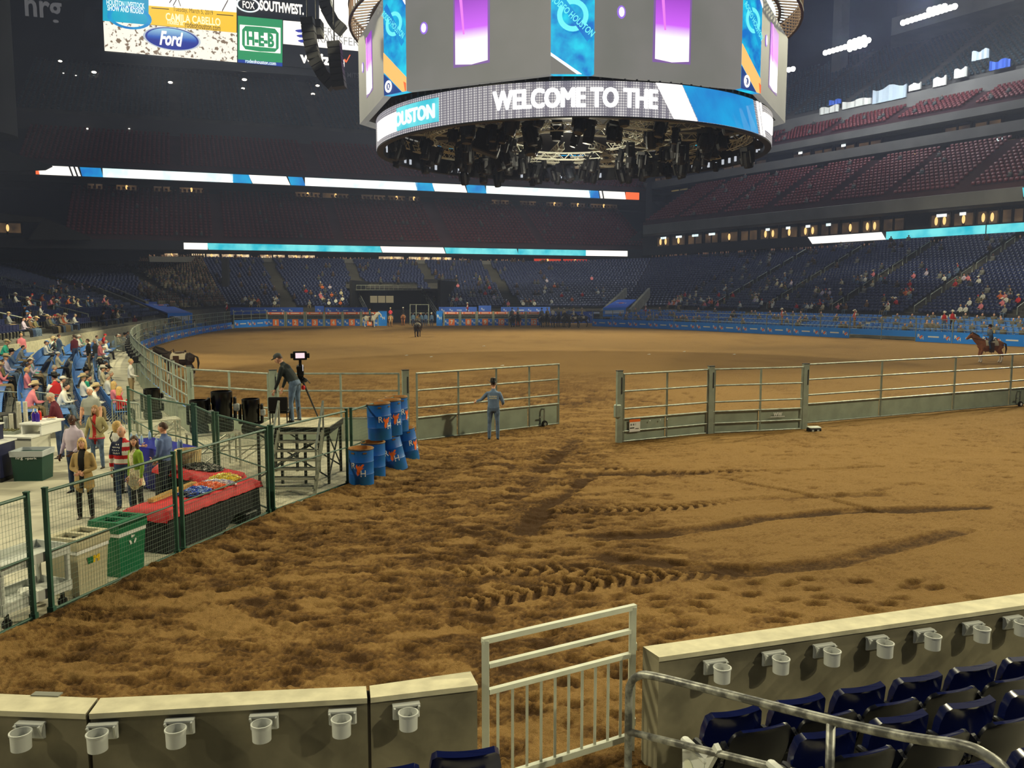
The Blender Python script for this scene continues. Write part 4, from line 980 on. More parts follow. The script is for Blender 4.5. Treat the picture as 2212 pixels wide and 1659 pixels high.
# ------------------------------------------------------------------ horses and steers (facing +Y)
def quad_mesh(vox=.03, neck=(0, 1.12, 1.78), nose=(0, 1.46, 1.5), lift=0, belly=1., heavy=1., bull=False):
    mb = MB(); S = V
    mb.tube([(0, -.82, 1.16), (0, -.62, 1.18), (0, -.2, 1.06), (0, .25, 1.07), (0, .55, 1.16), (0, .72, 1.2)], [.14, .28 * heavy, .29 * belly, .30 * heavy, .25, .13], 14, 0, [.16, .30, .31 * belly, .33, .30, .18])
    nk = V(neck); no = V(nose)
    mb.tube([(0, .45, 1.22), lerp((0, .6, 1.3), nk, .45), nk], [.25 * heavy, .155, .10], 12, 0, [.30, .22, .13])
    mb.tube([nk + V((0, -.03, .02)), lerp(nk, no, .35), lerp(nk, no, .75), no], [.10, .105, .075, .06], 10, 0, [.11, .13, .09, .07])
    for sx in (-1, 1):
        mb.tube([nk + V((sx * .06, -.02, .08)), nk + V((sx * .075, .0, .22))], [.04, .015], 6)
        mb.tube([(sx * .16, .48, 1.02), (sx * .155, .50, .80), (sx * .145, .5 + lift * .2, .52), (sx * .14, .49 + lift * .1, .30), (sx * .14, .50, .14), (sx * .14, .55, .03)], [.14, .095, .065, .046, .052, .066], 10)
        mb.tube([(sx * .16, -.62, 1.08), (sx * .17, -.52, .84), (sx * .155, -.76, .52), (sx * .15, -.74, .30), (sx * .145, -.70, .14), (sx * .145, -.64, .03)], [.20, .125, .068, .05, .054, .068], 10)
    if bull:
        mb.ell((0, .5, 1.42), .16, .26, .2)
    return remesh(mb, vox)
def beast(name, label, cat, loc, yaw, coat, mane, white=None, group=None, saddle=None, data={}, scale=1., prop=None, **kw):
    key = str(sorted(kw.items()))
    if key not in data: data[key] = quad_mesh(**kw)
    co, fs = data[key]
    mb = MB(); mb.v = [tuple(p) for p in co]; mb.f = list(fs); zc = [sum(co[i][2] for i in f) / len(f) for f in fs]; xc = [co[f[0]][1] for f in fs]
    mb.m = [2 if z < .06 else (1 if (white and z < white[0] and (white[1] == 'all' or (xc[i] > 0) == (white[1] == 'front'))) else 0) for i, z in enumerate(zc)]
    t = thing(name, label, cat, loc, yaw, group); t.scale = (scale,) * 3
    mb.build('body', [coat, mat('stocking_white', (220, 210, 195), .8), mat('hoof', (60, 50, 42), .6)], t, smooth='all')
    nk, no = V(kw.get('neck', (0, 1.12, 1.78))), V(kw.get('nose', (0, 1.46, 1.5)))
    if 'bull' not in kw:
        mb = MB(); mb.tube([V((0, .5, 1.42)), lerp((0, .5, 1.5), nk + V((0, -.06, .06)), .5) + V((0, -.03, .03)), nk + V((0, -.02, .12)), lerp(nk, no, .25) + V((0, .06, .12))], [.03, .045, .05, .02], 8, 0, [.05, .09, .09, .03]); mb.build('mane', mane, t, smooth='all')
    else:
        for sx in (-1, 1):
            mb = MB(); mb.tube([nk + V((sx * .08, 0, .1)), nk + V((sx * .26, .02, .13)), nk + V((sx * .34, .06, .26))], [.03, .028, .008], 8); mb.build('horn', mat('horn', (190, 176, 150), .5), t, smooth='all')
    mb = MB(); mb.tube([(0, -.84, 1.28), (0, -.97, 1.2), (0, -1.02, .9), (0, -.98, .55)], [.03, .055, .06, .02], 8); mb.build('tail', mane, t, smooth='all')
    for sx in (-1, 1):
        mb = MB(); p = lerp(nk, no, .3); mb.ell(p + V((sx * .1, .02, .03)), .014, .02, .02, 8, 6); mb.build('eye', EYE, t)
    if saddle:
        mb = MB(); L = []
        for y, k in ((-.42, .0), (-.38, .03), (.30, .03), (.34, .0)):
            L.append([V((.325 * math.sin(a) * (1 + k), y, 1.09 + (.345 + k) * math.cos(a))) for a in [(-1.5 + 3. * i / 12) for i in range(13)]] + [V((.30 * math.sin(a), y, 1.09 + .30 * math.cos(a))) for a in [(1.5 - 3. * i / 12) for i in range(13)]])
        mb.loft(L); mb.build('saddle_pad', saddle[0], t, smooth=True)
        mb = MB(); mb.ell((0, -.05, 1.44), .20, .30, .085); mb.tube([(-.2, -.33, 1.46), (-.1, -.36, 1.56), (.1, -.36, 1.56), (.2, -.33, 1.46)], .035, 8); mb.tube([(0, .2, 1.46), (0, .24, 1.62)], [.04, .03], 8); mb.ell((0, .24, 1.63), .05, .05, .02)
        for sx in (-1, 1): mb.box((sx * .37, .02, 1.0), (.03, .3, .62)); mb.tube([(sx * .39, .05, .8), (sx * .40, .05, .62)], .02, 6)
        mb.build('saddle', saddle[1], t, smooth=True)
        mb = MB(); mb.tube([no + V((.07, -.05, .03)), lerp(no, nk, .6) + V((.12, 0, -.06)), (.2, .5, 1.45), (0, .3, 1.58)], .012, 5); mb.tube([no + V((-.07, -.05, .03)), lerp(no, nk, .6) + V((-.12, 0, -.06)), (-.2, .5, 1.45), (0, .3, 1.58)], .012, 5); mb.build('rein', BLACKC, t)
    return t
RIDE = dict(tl=(-.62, .62, -.5), tr=(.62, .62, -.5), sl=(-.1, -.25, -1), sr=(.1, -.25, -1), ul=(-.25, .2, -1), fl=(.25, 1, .05), ur=(.25, .2, -1), fr=(-.25, 1, .05))
def rider(label, horse_loc, yaw, mats, scale=1., hat=None, group=None, off=(0, 0), dz=0., **kw):
    p = dict(RIDE); p.update(kw); p.setdefault('pel', .12); p.setdefault('vox', .03); p.setdefault('fine', False); p.setdefault('h', 1.75)
    z = horse_loc[2] + (1.48 + dz) * scale
    c, s = math.cos(yaw), math.sin(yaw); x, y = off[0], -.06 + off[1]
    return person(label, (horse_loc[0] + (x * c - y * s) * scale, horse_loc[1] + (x * s + y * c) * scale, z), yaw, mats, hat=hat, group=group, **p)
# ------------------------------------------------------------------ foreground : wall, gate, rail, seats
WT = 1.2
def wallseg(name, a, b, c, d, joint=None, label=None):
    """a,b far top edge, c,d near top edge (left to right)"""
    mb = MB(); zb = -.35
    fa, fb, nc, nd = (V((p[0], p[1], 0)) for p in (a, b, c, d)); Z = V((0, 0, 1))
    n = ((nc - fa) + (nd - fb)).normalized(); ch = .045
    L = []
    for p, q in ((fa, nc), (fb, nd)):
        L.append([p + Z * zb, p + Z * (WT - .02), p + n * .02 + Z * WT, q - n * .0 + Z * WT, q + n * .0 + Z * (WT - .045), q - n * .03 + Z * (WT - .052), q - n * .03 + Z * zb])
    k = []
    for i in range(7): pass
    N = 14; LL = [[lerp(L[0][i], L[1][i], t / N) for i in range(7)] for t in range(N + 1)]
    mb.loft(LL)
    # upper faces paler than the sides: light on the top put into the colour
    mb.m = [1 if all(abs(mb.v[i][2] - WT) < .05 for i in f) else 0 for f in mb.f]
    o = mb.build(name, [CONCW, CONC_PALE_LIT], smooth=False); o['kind'] = 'structure'; o['label'] = label or 'low concrete wall'
    return o
WL = [(-6.2, 7.06), (-3.44, 6.82), (-1.24, 7.04), (-.36, 7.33)]; WN_ = [(-6.0, 6.72), (-3.40, 6.53), (-1.19, 6.80), (-.28, 7.04)]
for i in range(3):
    a, b, c, d = V((*WL[i], 0)), V((*WL[i + 1], 0)), V((*WN_[i], 0)), V((*WN_[i + 1], 0)); u = (b - a).normalized() * .014
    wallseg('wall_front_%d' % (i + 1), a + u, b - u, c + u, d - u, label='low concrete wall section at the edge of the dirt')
mb = MB()
for i in (1, 2):
    a, c = V((*WL[i], 0)), V((*WN_[i], 0)); m_ = lerp(a, c, .5); mb.box((m_.x, m_.y + .02, .5), (.1, .2, 1.3))
structure(mb, 'trim_6', mat('joint_filler', (52, 46, 38), .9))
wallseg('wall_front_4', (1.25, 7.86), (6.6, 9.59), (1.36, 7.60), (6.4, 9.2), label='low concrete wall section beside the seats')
CUPM = mat('cup_holder_plastic', (188, 190, 186), .45)
def cup_holder(p, yaw, label):
    t = thing('cup_holder', label, 'cup holder', p, yaw, 'cup holders on the front wall'); t.scale = (1.9, 1.9, 1.32)
    mb = MB(); mb.lathe([(.0395, -.105), (.041, -.01), (.045, -.008), (.045, 0)], 20, (0, .082, 0), 0, 1, 1, None, False); mb.lathe([(.039, 0), (.037, -.1), (.004, -.1)], 20, (0, .082, 0), 0, 1, 1, None, False); mb.lathe([(.045, 0), (.039, 0)], 20, (0, .082, .001), 0, 1, 1, None, False); mb.lathe([(.0395, -.105), (.002, -.105)], 20, (0, .082, 0), 0, 1, 1, None, False)
    mb.build('cup', CUPM, t, smooth=True)
    mb = MB(); mb.rbox((0, .008, -.045), (.12, .014, .10), .006); mb.box((0, .017, .004), (.12, .034, .012)); 
    for sx in (-1, 1): mb.hexa([V((sx * .058, .01, .008)), V((sx * .058, .05, .004)), V((sx * .05, .012, -.09))], [V((sx * .05, .01, .008)), V((sx * .05, .05, .004)), V((sx * .042, .012, -.09))])
    mb.build('bracket', CUPM, t)
for i, (px, py, lb) in enumerate(((65, 1552, 'grey cup holder on the wall, first from the left end'), (218, 1556, 'grey cup holder just right of the wall joint near the left end'), (385, 1546, 'grey cup holder, third from the left end of the wall'), (568, 1537, 'grey cup holder midway along the long left wall section'),
                                  (738, 1527, 'grey cup holder just left of the joint beside the gate section'), (875, 1514, 'lone grey cup holder on the short wall section beside the gate'))):
    # sit on the near face of the left wall
    g0 = g(px, py, 1.1); xs = [p[0] for p in WN_]; y = np.interp(g0.x, xs, [p[1] for p in WN_]); x = g0.x / g0.y * (y - .03)
    k = 0 if x < -3.4 else (1 if x < -1.19 else 2); d = V((WN_[k + 1][0] - WN_[k][0], WN_[k + 1][1] - WN_[k][1], 0)); y = np.interp(x, xs, [p[1] for p in WN_]) 
    q = atY(px, py, y - .1); cup_holder((x, y - .022 + .03, min(1.11, max(1.0, q.z))), math.atan2(d.y, d.x) + math.pi, lb)
RD = V((6.4 - 1.36, 9.2 - 7.6, 0)).normalized()
for i, (px, py) in enumerate(((1560, 1405), (1690, 1388), (1803, 1372), (1920, 1352), (2025, 1337), (2133, 1323), (2222, 1312))):
    u = (px - 1106) / FPX; # intersect ray with near face line
    A = V((1.36, 7.6, 0)); s_ = (u * A.y - A.x) / (RD.x - u * RD.y); P = A + RD * s_
    cup_holder((P.x, P.y + .008, 1.09), math.atan2(RD.y, RD.x) + math.pi, ('grey cup holder on the seat-side wall, %s from the gate' % ('first', 'second', 'third', 'fourth', 'fifth', 'sixth', 'seventh')[i]))
# small grey hatch on the left cap
mb = MB(); mb.box((-3.9, 6.86, WT + .004), (.24, .07, .012), -.07); o = mb.build('cap_plate', mat('plate', (120, 120, 108), .6)); tag(o, 'flat grey plate on the wall top at the left end', 'plate')
# gate
GA, GB = V((-.26, 7.22, 0)), V((1.2, 8.05, 0)); GT = 1.52
t = thing('pedestrian_gate', 'cream painted steel gate with ten balusters in the wall opening', 'gate', GA); d = (GB - GA); Ln = d.length; dn = d.normalized()
def gp(s, z): return dn * s + V((0, 0, z))
for s in (.03, Ln - .03):
    mb = MB(); mb.bar(gp(s, -.12), gp(s, GT), .065, .065); mb.build('post', CREAM, t)
for z, h in ((GT - .005, .05), (1.28, .04), (1.04, .045), (.2, .06)):
    mb = MB(); mb.bar(gp(.0 if z > 1.4 else .06, z), gp(Ln if z > 1.4 else Ln - .06, z), .05, h); mb.build('rail', CREAM, t)
bal = None
for k in range(10):
    s = .06 + (Ln - .12) * (k + .62) / 10.3
    if bal is None: mb = MB(); mb.bar((0, 0, .22), (0, 0, 1.03), .026, .02); bal = mb.build('baluster', CREAM, t); o = bal
    else: o = bal.copy(); COL.objects.link(o); o.parent = t
    o.location = gp(s, 0)
for z in (.35, 1.12):
    mb = MB(); mb.box(gp(Ln - .01, z), (.05, .06, .07)); mb.build('hinge', CREAM, t)
# galvanised handrail beside the seats
t = thing('handrail', 'weathered galvanised pipe handrail sloping down beside the seats', 'handrail', (1.0, 7.2, 0)); O = t.location.copy()
Y0 = 6.6
HP = [V((atY(1358, 1640, 7.2).x, 7.2, -.1)), atY(1358, 1520, 7.2), atY(1362, 1478, 7.2), atY(1378, 1461, 7.15), atY(1410, 1460, 7.05), atY(1550, 1494, 6.6), atY(1795, 1556, 5.7), atY(1960, 1592, 5.15), atY(2075, 1610, 4.8), atY(2130, 1632, 4.68), atY(2175, 1672, 4.62), atY(2200, 1760, 4.6)]
GALV = mat('galvanised_pipe', (84, 84, 82), .42, metal=.5, rgb2=(160, 160, 152), scale=9, detail=6, clip=(.42, .62))
HP = smooth_poly(HP, 4)
mb = MB(); mb.tube([p - O for p in HP], .034, 14); mb.build('top_rail', GALV, t, smooth='all')
mb = MB(); a, b = atY(1356, 1580, 7.2), atY(1700, 1664, 6.05); mb.tube([a - O, lerp(a, b, .5) - O, b - O, b + (b - a) * .5 - O], .031, 14); mb.build('middle_rail', GALV, t, smooth='all')
mb = MB(); a, b = atY(1795, 1560, 5.7), V((atY(1800, 1600, 5.7).x, 5.7, .2)); mb.tube([a - O, b - O], .032, 14); mb.build('post', GALV, t, smooth='all')
# seats
SEATM = mat('navy_shell', (10, 18, 62), .16, spec=.7); ARMM = mat('seat_standard', (196, 198, 192), .5); UND = mat('seat_under', (7, 9, 20), .35, spec=.25)
def seat_proto(label):
    t = thing('stadium_seat', label, 'stadium seat', (0, 0, 0), 0, 'navy seats in the front rows')
    def shell(rows, th, mb):
        n = len(rows[0]); L = []
        top = [[V(p) for p in r] for r in rows]
        for r in top: L.append(r + [p + V((0, -th, -th * .3)) for p in reversed(r)])
        b0 = len(mb.f); mb.loft(L); n2 = len(L[0])
        for q in range((len(L) - 1) * n2): mb.m[b0 + q] = 0 if (q % n2) < n - 1 else 1
    # backrest: curved shell seen from behind; faces +y
    mb = MB(); rows = []
    for z, y, w in ((.40, -.05, .215), (.50, -.10, .23), (.62, -.145, .238), (.74, -.18, .236), (.805, -.20, .222), (.83, -.208, .196), (.84, -.215, .16)):
        rows.append([(x * w, y - .035 * (1 - x * x) + (.0), z - (.012 * x * x if z > .8 else 0)) for x in [i / 5 - 1 for i in range(11)]])
    shell(rows, .022, mb); mb.build('backrest', [SEATM, UND], t, smooth=True)
    # tip-up pan, folded: stands in front of the back
    mb = MB(); rows = []
    for z, y, w in ((.40, .06, .20), (.46, .13, .222), (.56, .145, .228), (.68, .125, .226), (.77, .10, .21), (.80, .075, .18)):
        rows.append([(x * w, y + .03 * x * x, z) for x in [i / 5 - 1 for i in range(11)]])
    shell(rows, .05, mb); mb.build('seat_pan', [SEATM, SEATM], t, smooth=True)
    for sx in (-1,):
        mb = MB(); mb.rbox((sx * .265, .0, .59), (.045, .33, .04), .012); mb.hexa([V((sx * .265 - .018, .1, .1)), V((sx * .265 + .018, .1, .1)), V((sx * .265 + .018, -.06, .1)), V((sx * .265 - .018, -.06, .1))], [V((sx * .265 - .018, .06, .58)), V((sx * .265 + .018, .06, .58)), V((sx * .265 + .018, -.12, .58)), V((sx * .265 - .018, -.12, .58))]); mb.bar((sx * .265, -.1, .56), (sx * .265, -.2, .74), .03, .06); mb.build('arm_standard', UND, t, smooth=False)
    mb = MB(); mb.tube([(-.24, .02, .42), (.24, .02, .42)], .02, 8); mb.build('pivot_bar', UND, t)
    return t
SD = RD; sy = math.atan2(RD.y, RD.x)
SS = 1.25; SD = V((.944, .33, 0)); sy = math.atan2(.33, .944)
ROWA = V((1.94, 6.86, .02)); ROWB = V((2.42, 6.04, .28)); ROWC = V((2.98, 5.13, .54))
proto = None
def put(p, label, yaw):
    global proto
    if proto is None: proto = seat_proto(label); o = proto; o.location = p; o.rotation_euler = (0, 0, yaw); o.scale = (SS,) * 3
    else: o = dup(proto, p, yaw, label)
    return o
ordn = ('first', 'second', 'third', 'fourth', 'fifth', 'sixth', 'seventh', 'eighth', 'ninth')
for r, (O_, n, nm, sp_) in enumerate(((ROWA, 7, 'front row along the wall', .668), (ROWB, 4, 'second row', .70), (ROWC, 3, 'third row', .70))):
    for k in range(n):
        put(O_ + SD * (sp_ * k), 'navy tip-up seat, %s from the handrail end in the %s' % (ordn[k], nm), sy)
# pale end standards facing the aisle
for O_, lab in ((ROWA, 'front row'), (ROWB, 'second row')):
    p = O_ - SD * .40; t = thing('end_standard', 'cream cast end panel with arm rest at the aisle end of the %s' % lab, 'seat end', p, sy); t.scale = (SS,) * 3
    mb = MB(); mb.hexa([V((-.02, .17, .02)), V((.02, .17, .02)), V((.02, -.06, .02)), V((-.02, -.06, .02))], [V((-.02, .20, .56)), V((.02, .20, .56)), V((.02, -.08, .56)), V((-.02, -.08, .56))]); mb.build('panel', ARMM, t)
    mb = MB(); mb.rbox((0, .06, .58), (.06, .32, .04), .014); mb.build('arm_rest', ARMM, t)
    mb = MB(); mb.bar((0, -.06, .5), (0, -.2, .74), .034, .05); mb.build('back_bracket', ARMM, t)
    mb = MB(); mb.lathe([(.055, -.004), (.055, .006), (.0, .006)], 16, (-.022, .1, .44), 0, 1, 1, Matrix.Rotation(-math.pi / 2, 3, 'Y')); mb.build('row_badge', CREAM, t)
    if lab != 'front row':
        mb = MB(); mb.text('B', (-.031, .1, .44), (0, -1, 0), (0, 0, 1), .045, .06, 0, 0, .01); mb.build('row_letter', DGREY, t)
for px, py, lb in ((1003, 1615, 'navy tip-up seat with its top edge just below the gate'), (826, 1652, 'navy tip-up seat cut by the frame edge, left of the one below the gate')):
    q = g(px, py, 1.03); put(V((q.x + .03, q.y - .12, .02)), lb, .16)
# stepped floor under the second and third rows
mb = MB(); nn = V((-.33, .944, 0)); o_ = ROWA
for k, z in ((1, .28), (2, .54), (3, .80)):
    a = o_ + nn * (-.47 - .95 * (k - 1)); b = o_ + nn * (-.47 - .95 * k - (2 if k == 3 else 0))
    q = [a - SD * .52, a + SD * 6, b + SD * 6, b - SD * .52]; mb.hexa([V((p.x, p.y, -.1)) for p in q][::-1], [V((p.x, p.y, z)) for p in q][::-1])
structure(mb, 'floor_seat_steps', FLOORC, 'concrete steps under the navy seats')
# ------------------------------------------------------------------ green mesh fence along the concourse
def mesh_fence(a, b, label, h=1.8, posts=(1, 1), mid=.92):
    a, b = V((*a, 0)), V((*b, 0)); d = b - a; L = d.length; n = d.normalized(); Z = V((0, 0, 1))
    t = thing('mesh_fence', label, 'fence', a, 0, 'green mesh fence panels')
    for k, s in enumerate((0, L)):
        if not posts[k]: continue
        mb = MB(); mb.bar(n * s, n * s + Z * (h + .03), .06, .06); mb.box(n * s + Z * (h + .035), (.07, .07, .02)); mb.box(n * s + Z * .06, (.09, .09, .12)); mb.build('post', GREENP, t)
    for z, r in ((h - .02, .024), (mid, .016), (.07, .02)):
        mb = MB(); mb.tube([n * .03 + Z * z, n * (L - .03) + Z * z], r, 8); mb.build('rail', GREENP, t, smooth=True)
    mb = MB(); k = int(L / .055)
    for i in range(1, k): p = n * (L * i / k); mb.bar(p + Z * .08, p + Z * (h - .03), .0028)
    k = int((h - .1) / .075)
    for i in range(1, k): z = .08 + (h - .1) * i / k; mb.bar(n * .03 + Z * z, n * (L - .03) + Z * z, .0028)
    o = mb.build('wire_mesh', WIRE, t); o['kind'] = 'stuff'
for a, b, lb in (((-7.25, 8.75), (-6.64, 11.48), 'green mesh fence panel in front of the grey cart, nearest the camera'), ((-6.53, 11.74), (-5.80, 14.44), 'green mesh fence panel in front of the two waste bins'),
                 ((-5.75, 14.60), (-4.99, 17.18), 'green mesh fence panel in front of the red merchandise table'), ((-4.93, 17.34), (-3.88, 19.86), 'green mesh fence panel in front of the stairs'),
                 ((-3.80, 20.0), (-3.12, 22.5), 'green mesh fence panel behind the stacked barrels'), ((-4.98, 17.36), (-6.70, 19.26), 'green mesh fence panel between the stairs and the basket table'),
                 ((-6.82, 19.36), (-7.75, 20.75), 'short green mesh fence panel below the spotlights'), ((-7.85, 20.85), (-9.55, 22.4), 'green mesh fence panel behind the man in the blue shirt'),
                 ((-9.62, 22.5), (-11.1, 24.6), 'green mesh fence panel nearest the blue chairs')):
    mesh_fence(a, b, lb)
# ------------------------------------------------------------------ crowd barriers
def barrier(a, b, label, h=1.08):
    a, b = V((*a[:2], a[2] if len(a) > 2 else 0)), V((*b[:2], b[2] if len(b) > 2 else 0)); d = b - a; L = d.length; n = d.normalized(); Z = V((0, 0, 1))
    t = thing('crowd_barrier', label, 'barrier', a, 0, 'steel crowd barriers')
    pts = [n * 0 + Z * .04, Z * (h - .12), n * .04 + Z * (h - .03), n * .12 + Z * h, n * (L - .12) + Z * h, n * (L - .04) + Z * (h - .03), n * L + Z * (h - .12), n * L + Z * .04]
    mb = MB(); mb.tube(pts, .024, 8); mb.tube([Z * .2, n * L + Z * .2], .02, 8); mb.build('frame', STEEL, t, smooth=True)
    k = int(L / .16); b0 = None
    for i in range(1, k):
        if b0 is None: mb = MB(); mb.tube([(0, 0, .2), (0, 0, h - .02)], .011, 6); b0 = mb.build('bar', STEEL, t); o = b0
        else: o = b0.copy(); COL.objects.link(o); o.parent = t
        o.location = n * (L * i / k)
    for s in (.2, L - .2):
        mb = MB(); x = V((-n.y, n.x, 0)); mb.tube([n * s + x * .28 + Z * .02, n * s + x * .1 + Z * .09, n * s - x * .1 + Z * .09, n * s - x * .28 + Z * .02], .018, 6); mb.build('foot', STEEL, t)
barrier((-19.0, 30.2), (-17.0, 29.5), 'steel crowd barrier behind the black case at the left edge'); barrier((-16.7, 29.7), (-14.75, 28.4), 'steel crowd barrier behind the man in the maroon sweater')
barrier((-13.0, 27.6), (-11.6, 26.5), 'steel crowd barrier at the near end of the blue chair rows'); barrier((-12.0, 29.0), (-10.9, 27.6), 'steel crowd barrier tucked beside the arena rail')
barrier((-31.4, 66, .2), (-29.2, 63, .2), 'far steel crowd barrier across the blue chairs'); barrier((-29.0, 62.7, .2), (-27.0, 60, .2), 'steel crowd barrier ending at the bend of the arena rail')
# ------------------------------------------------------------------ bins, cart
def waste_bin(name, label, loc, rz, body, w, dp, h, mark):
    t = thing(name, label, 'bin', loc, rz)
    mb = MB(); mb.loft([[V((sx * w * k / 2, sy * dp * k / 2, z)) for sx, sy in ((-1, -1), (1, -1), (1, 1), (-1, 1))] for z, k in ((0, .86), (.02, .88), (h * .74, 1.))]); mb.build('body', body, t)
    mb = MB(); mb.box((0, 0, h * .755), (w * 1.03, dp * 1.03, .075)); mb.build('bag_liner', mat('liner', (226, 226, 222), .4, bump=.4, scale=30), t)
    mb = MB()
    L = [[V((sx * w * k / 2, sy * dp * k / 2, z)) for sx, sy in ((-1, -1), (1, -1), (1, 1), (-1, 1))] for z, k in ((h * .78, 1.06), (h * .86, 1.09), (h * .95, 1.06))]
    mb.loft(L, caps=False); W, D = w * 1.06 / 2, dp * 1.06 / 2; z = h * .95
    for x0, x1, y0, y1 in ((-W, W, -D, -D * .62), (-W, W, D * .62, D), (-W, -W * .8, -D * .62, D * .62), (W * .8, W, -D * .62, D * .62), (-.04, .04, -D * .62, D * .62)):
        mb.hexa([V((x0, y0, z - .03)), V((x1, y0, z - .03)), V((x1, y1, z - .03)), V((x0, y1, z - .03))], [V((x0, y0, z + .02)), V((x1, y0, z + .02)), V((x1, y1, z + .02)), V((x0, y1, z + .02))])
    mb.quad(L[0][0], L[0][1], L[0][2], L[0][3]); mb.build('lid', body, t)
    mark(t, w, dp, h); return t
FD = math.atan2(2.65, .78)     # direction of the fence line
def wm_mark(t, w, dp, h):      # face towards the dirt is local -y
    for tx, x, c in (('W', -.055, (24, 110, 60)), ('M', .06, (236, 196, 30))):
        mb = MB(); [mb.text(tx, (x + q * .007, -dp * .495 - .001 * abs(q), h * .56), (1, 0, 0), (0, -.05, 1), .13 if tx == 'W' else .11, .11) for q in (-2, -1, 0, 1, 2)]; mb.build('lettering', mat('ink_' + tx, c, .5), t)
def re_mark(t, w, dp, h):
    for k in range(3):
        a = math.pi / 2 + k * 2 * math.pi / 3; mb = MB(); c = V((0, -dp * .50, h * .60)); X, Z = V((1, 0, 0)), V((0, -.05, 1))
        def q(r, b): return c + X * r * math.cos(b) + Z * r * math.sin(b)
        P = [q(.085, a - .55), q(.085, a + .35), q(.05, a + .45), q(.05, a - .55)]; mb.hexa(P, [p - V((0, .004, 0)) for p in P])
        P = [q(.10, a + .3), q(.068, a + .75), q(.035, a + .3)]; mb.hexa(P, [p - V((0, .004, 0)) for p in P]); mb.build('recycling_arrow', WHITE, t)
BEIGE = mat('beige_plastic', (186, 178, 148), .5, var=.06, scale=3); BING = mat('bin_green', (24, 108, 72), .4, var=.08, scale=3)
bd = FD
waste_bin('waste_bin', 'beige waste bin with letters on its front behind the mesh fence', (-6.62, 12.72, 0), bd, BEIGE, .62, .56, .94, wm_mark)
waste_bin('recycling_bin', 'green recycling bin with white arrows beside the beige bin', (-6.42, 13.62, 0), bd, BING, .60, .56, .94, re_mark)
CARTM = mat('cart_plastic', (196, 199, 192), .45, var=.05, scale=5)
t = thing('utility_cart', 'two-shelf grey plastic utility cart behind the mesh fence', 'cart', (-6.93, 11.72, 0), bd - .05)
for z, nm in ((.26, 'lower_shelf'), (.80, 'upper_shelf')):
    mb = MB(); mb.box((0, 0, z), (1.10, .62, .04)); 
    for c, s in (((0, -.31, z + .05), (1.14, .03, .14)), ((0, .31, z + .05), (1.14, .03, .14)), ((-.56, 0, z + .05), (.03, .62, .14)), ((.56, 0, z + .05), (.03, .62, .14))): mb.box(c, s)
    mb.build(nm, CARTM, t)
for x in (-.54, .54):
    for y in (-.28, .28): mb = MB(); mb.rbox((x, y, .52), (.07, .06, .62), .012); mb.build('leg', CARTM, t)
for x in (-.46, .46):
    for y in (-.24, .24): mb = MB(); mb.lathe([(.07, -.02), (.07, .02)], 14, (x, y, .07), 0, 1, 1, Matrix.Rotation(math.pi / 2, 3, 'X')); mb.bar((x, y, .08), (x, y, .25), .04, .05); mb.build('caster', BLACK, t)
mb = MB(); mb.tube([(-.5, -.24, .86), (-.72, -.22, .90), (-.76, 0, .90), (-.72, .22, .90), (-.5, .24, .86)], .028, 8); mb.build('push_handle', CARTM, t, smooth=True)
mb = MB()
for k in range(5): mb.ell((RN.uniform(-.1, .1), RN.uniform(-.08, .08), .035), RN.uniform(.08, .13), RN.uniform(.07, .1), RN.uniform(.03, .05), 10, 6)
c_, s_ = math.cos(bd), math.sin(bd)
o = mb.build('cloth', mat('white_cloth', (235, 235, 225), .8), None, (-6.93 + .05 * c_ + .05 * s_, 11.72 + .05 * s_ - .05 * c_, .29), 0, 'all'); tag(o, 'crumpled white cloth lying on the lower shelf of the grey cart', 'cloth')
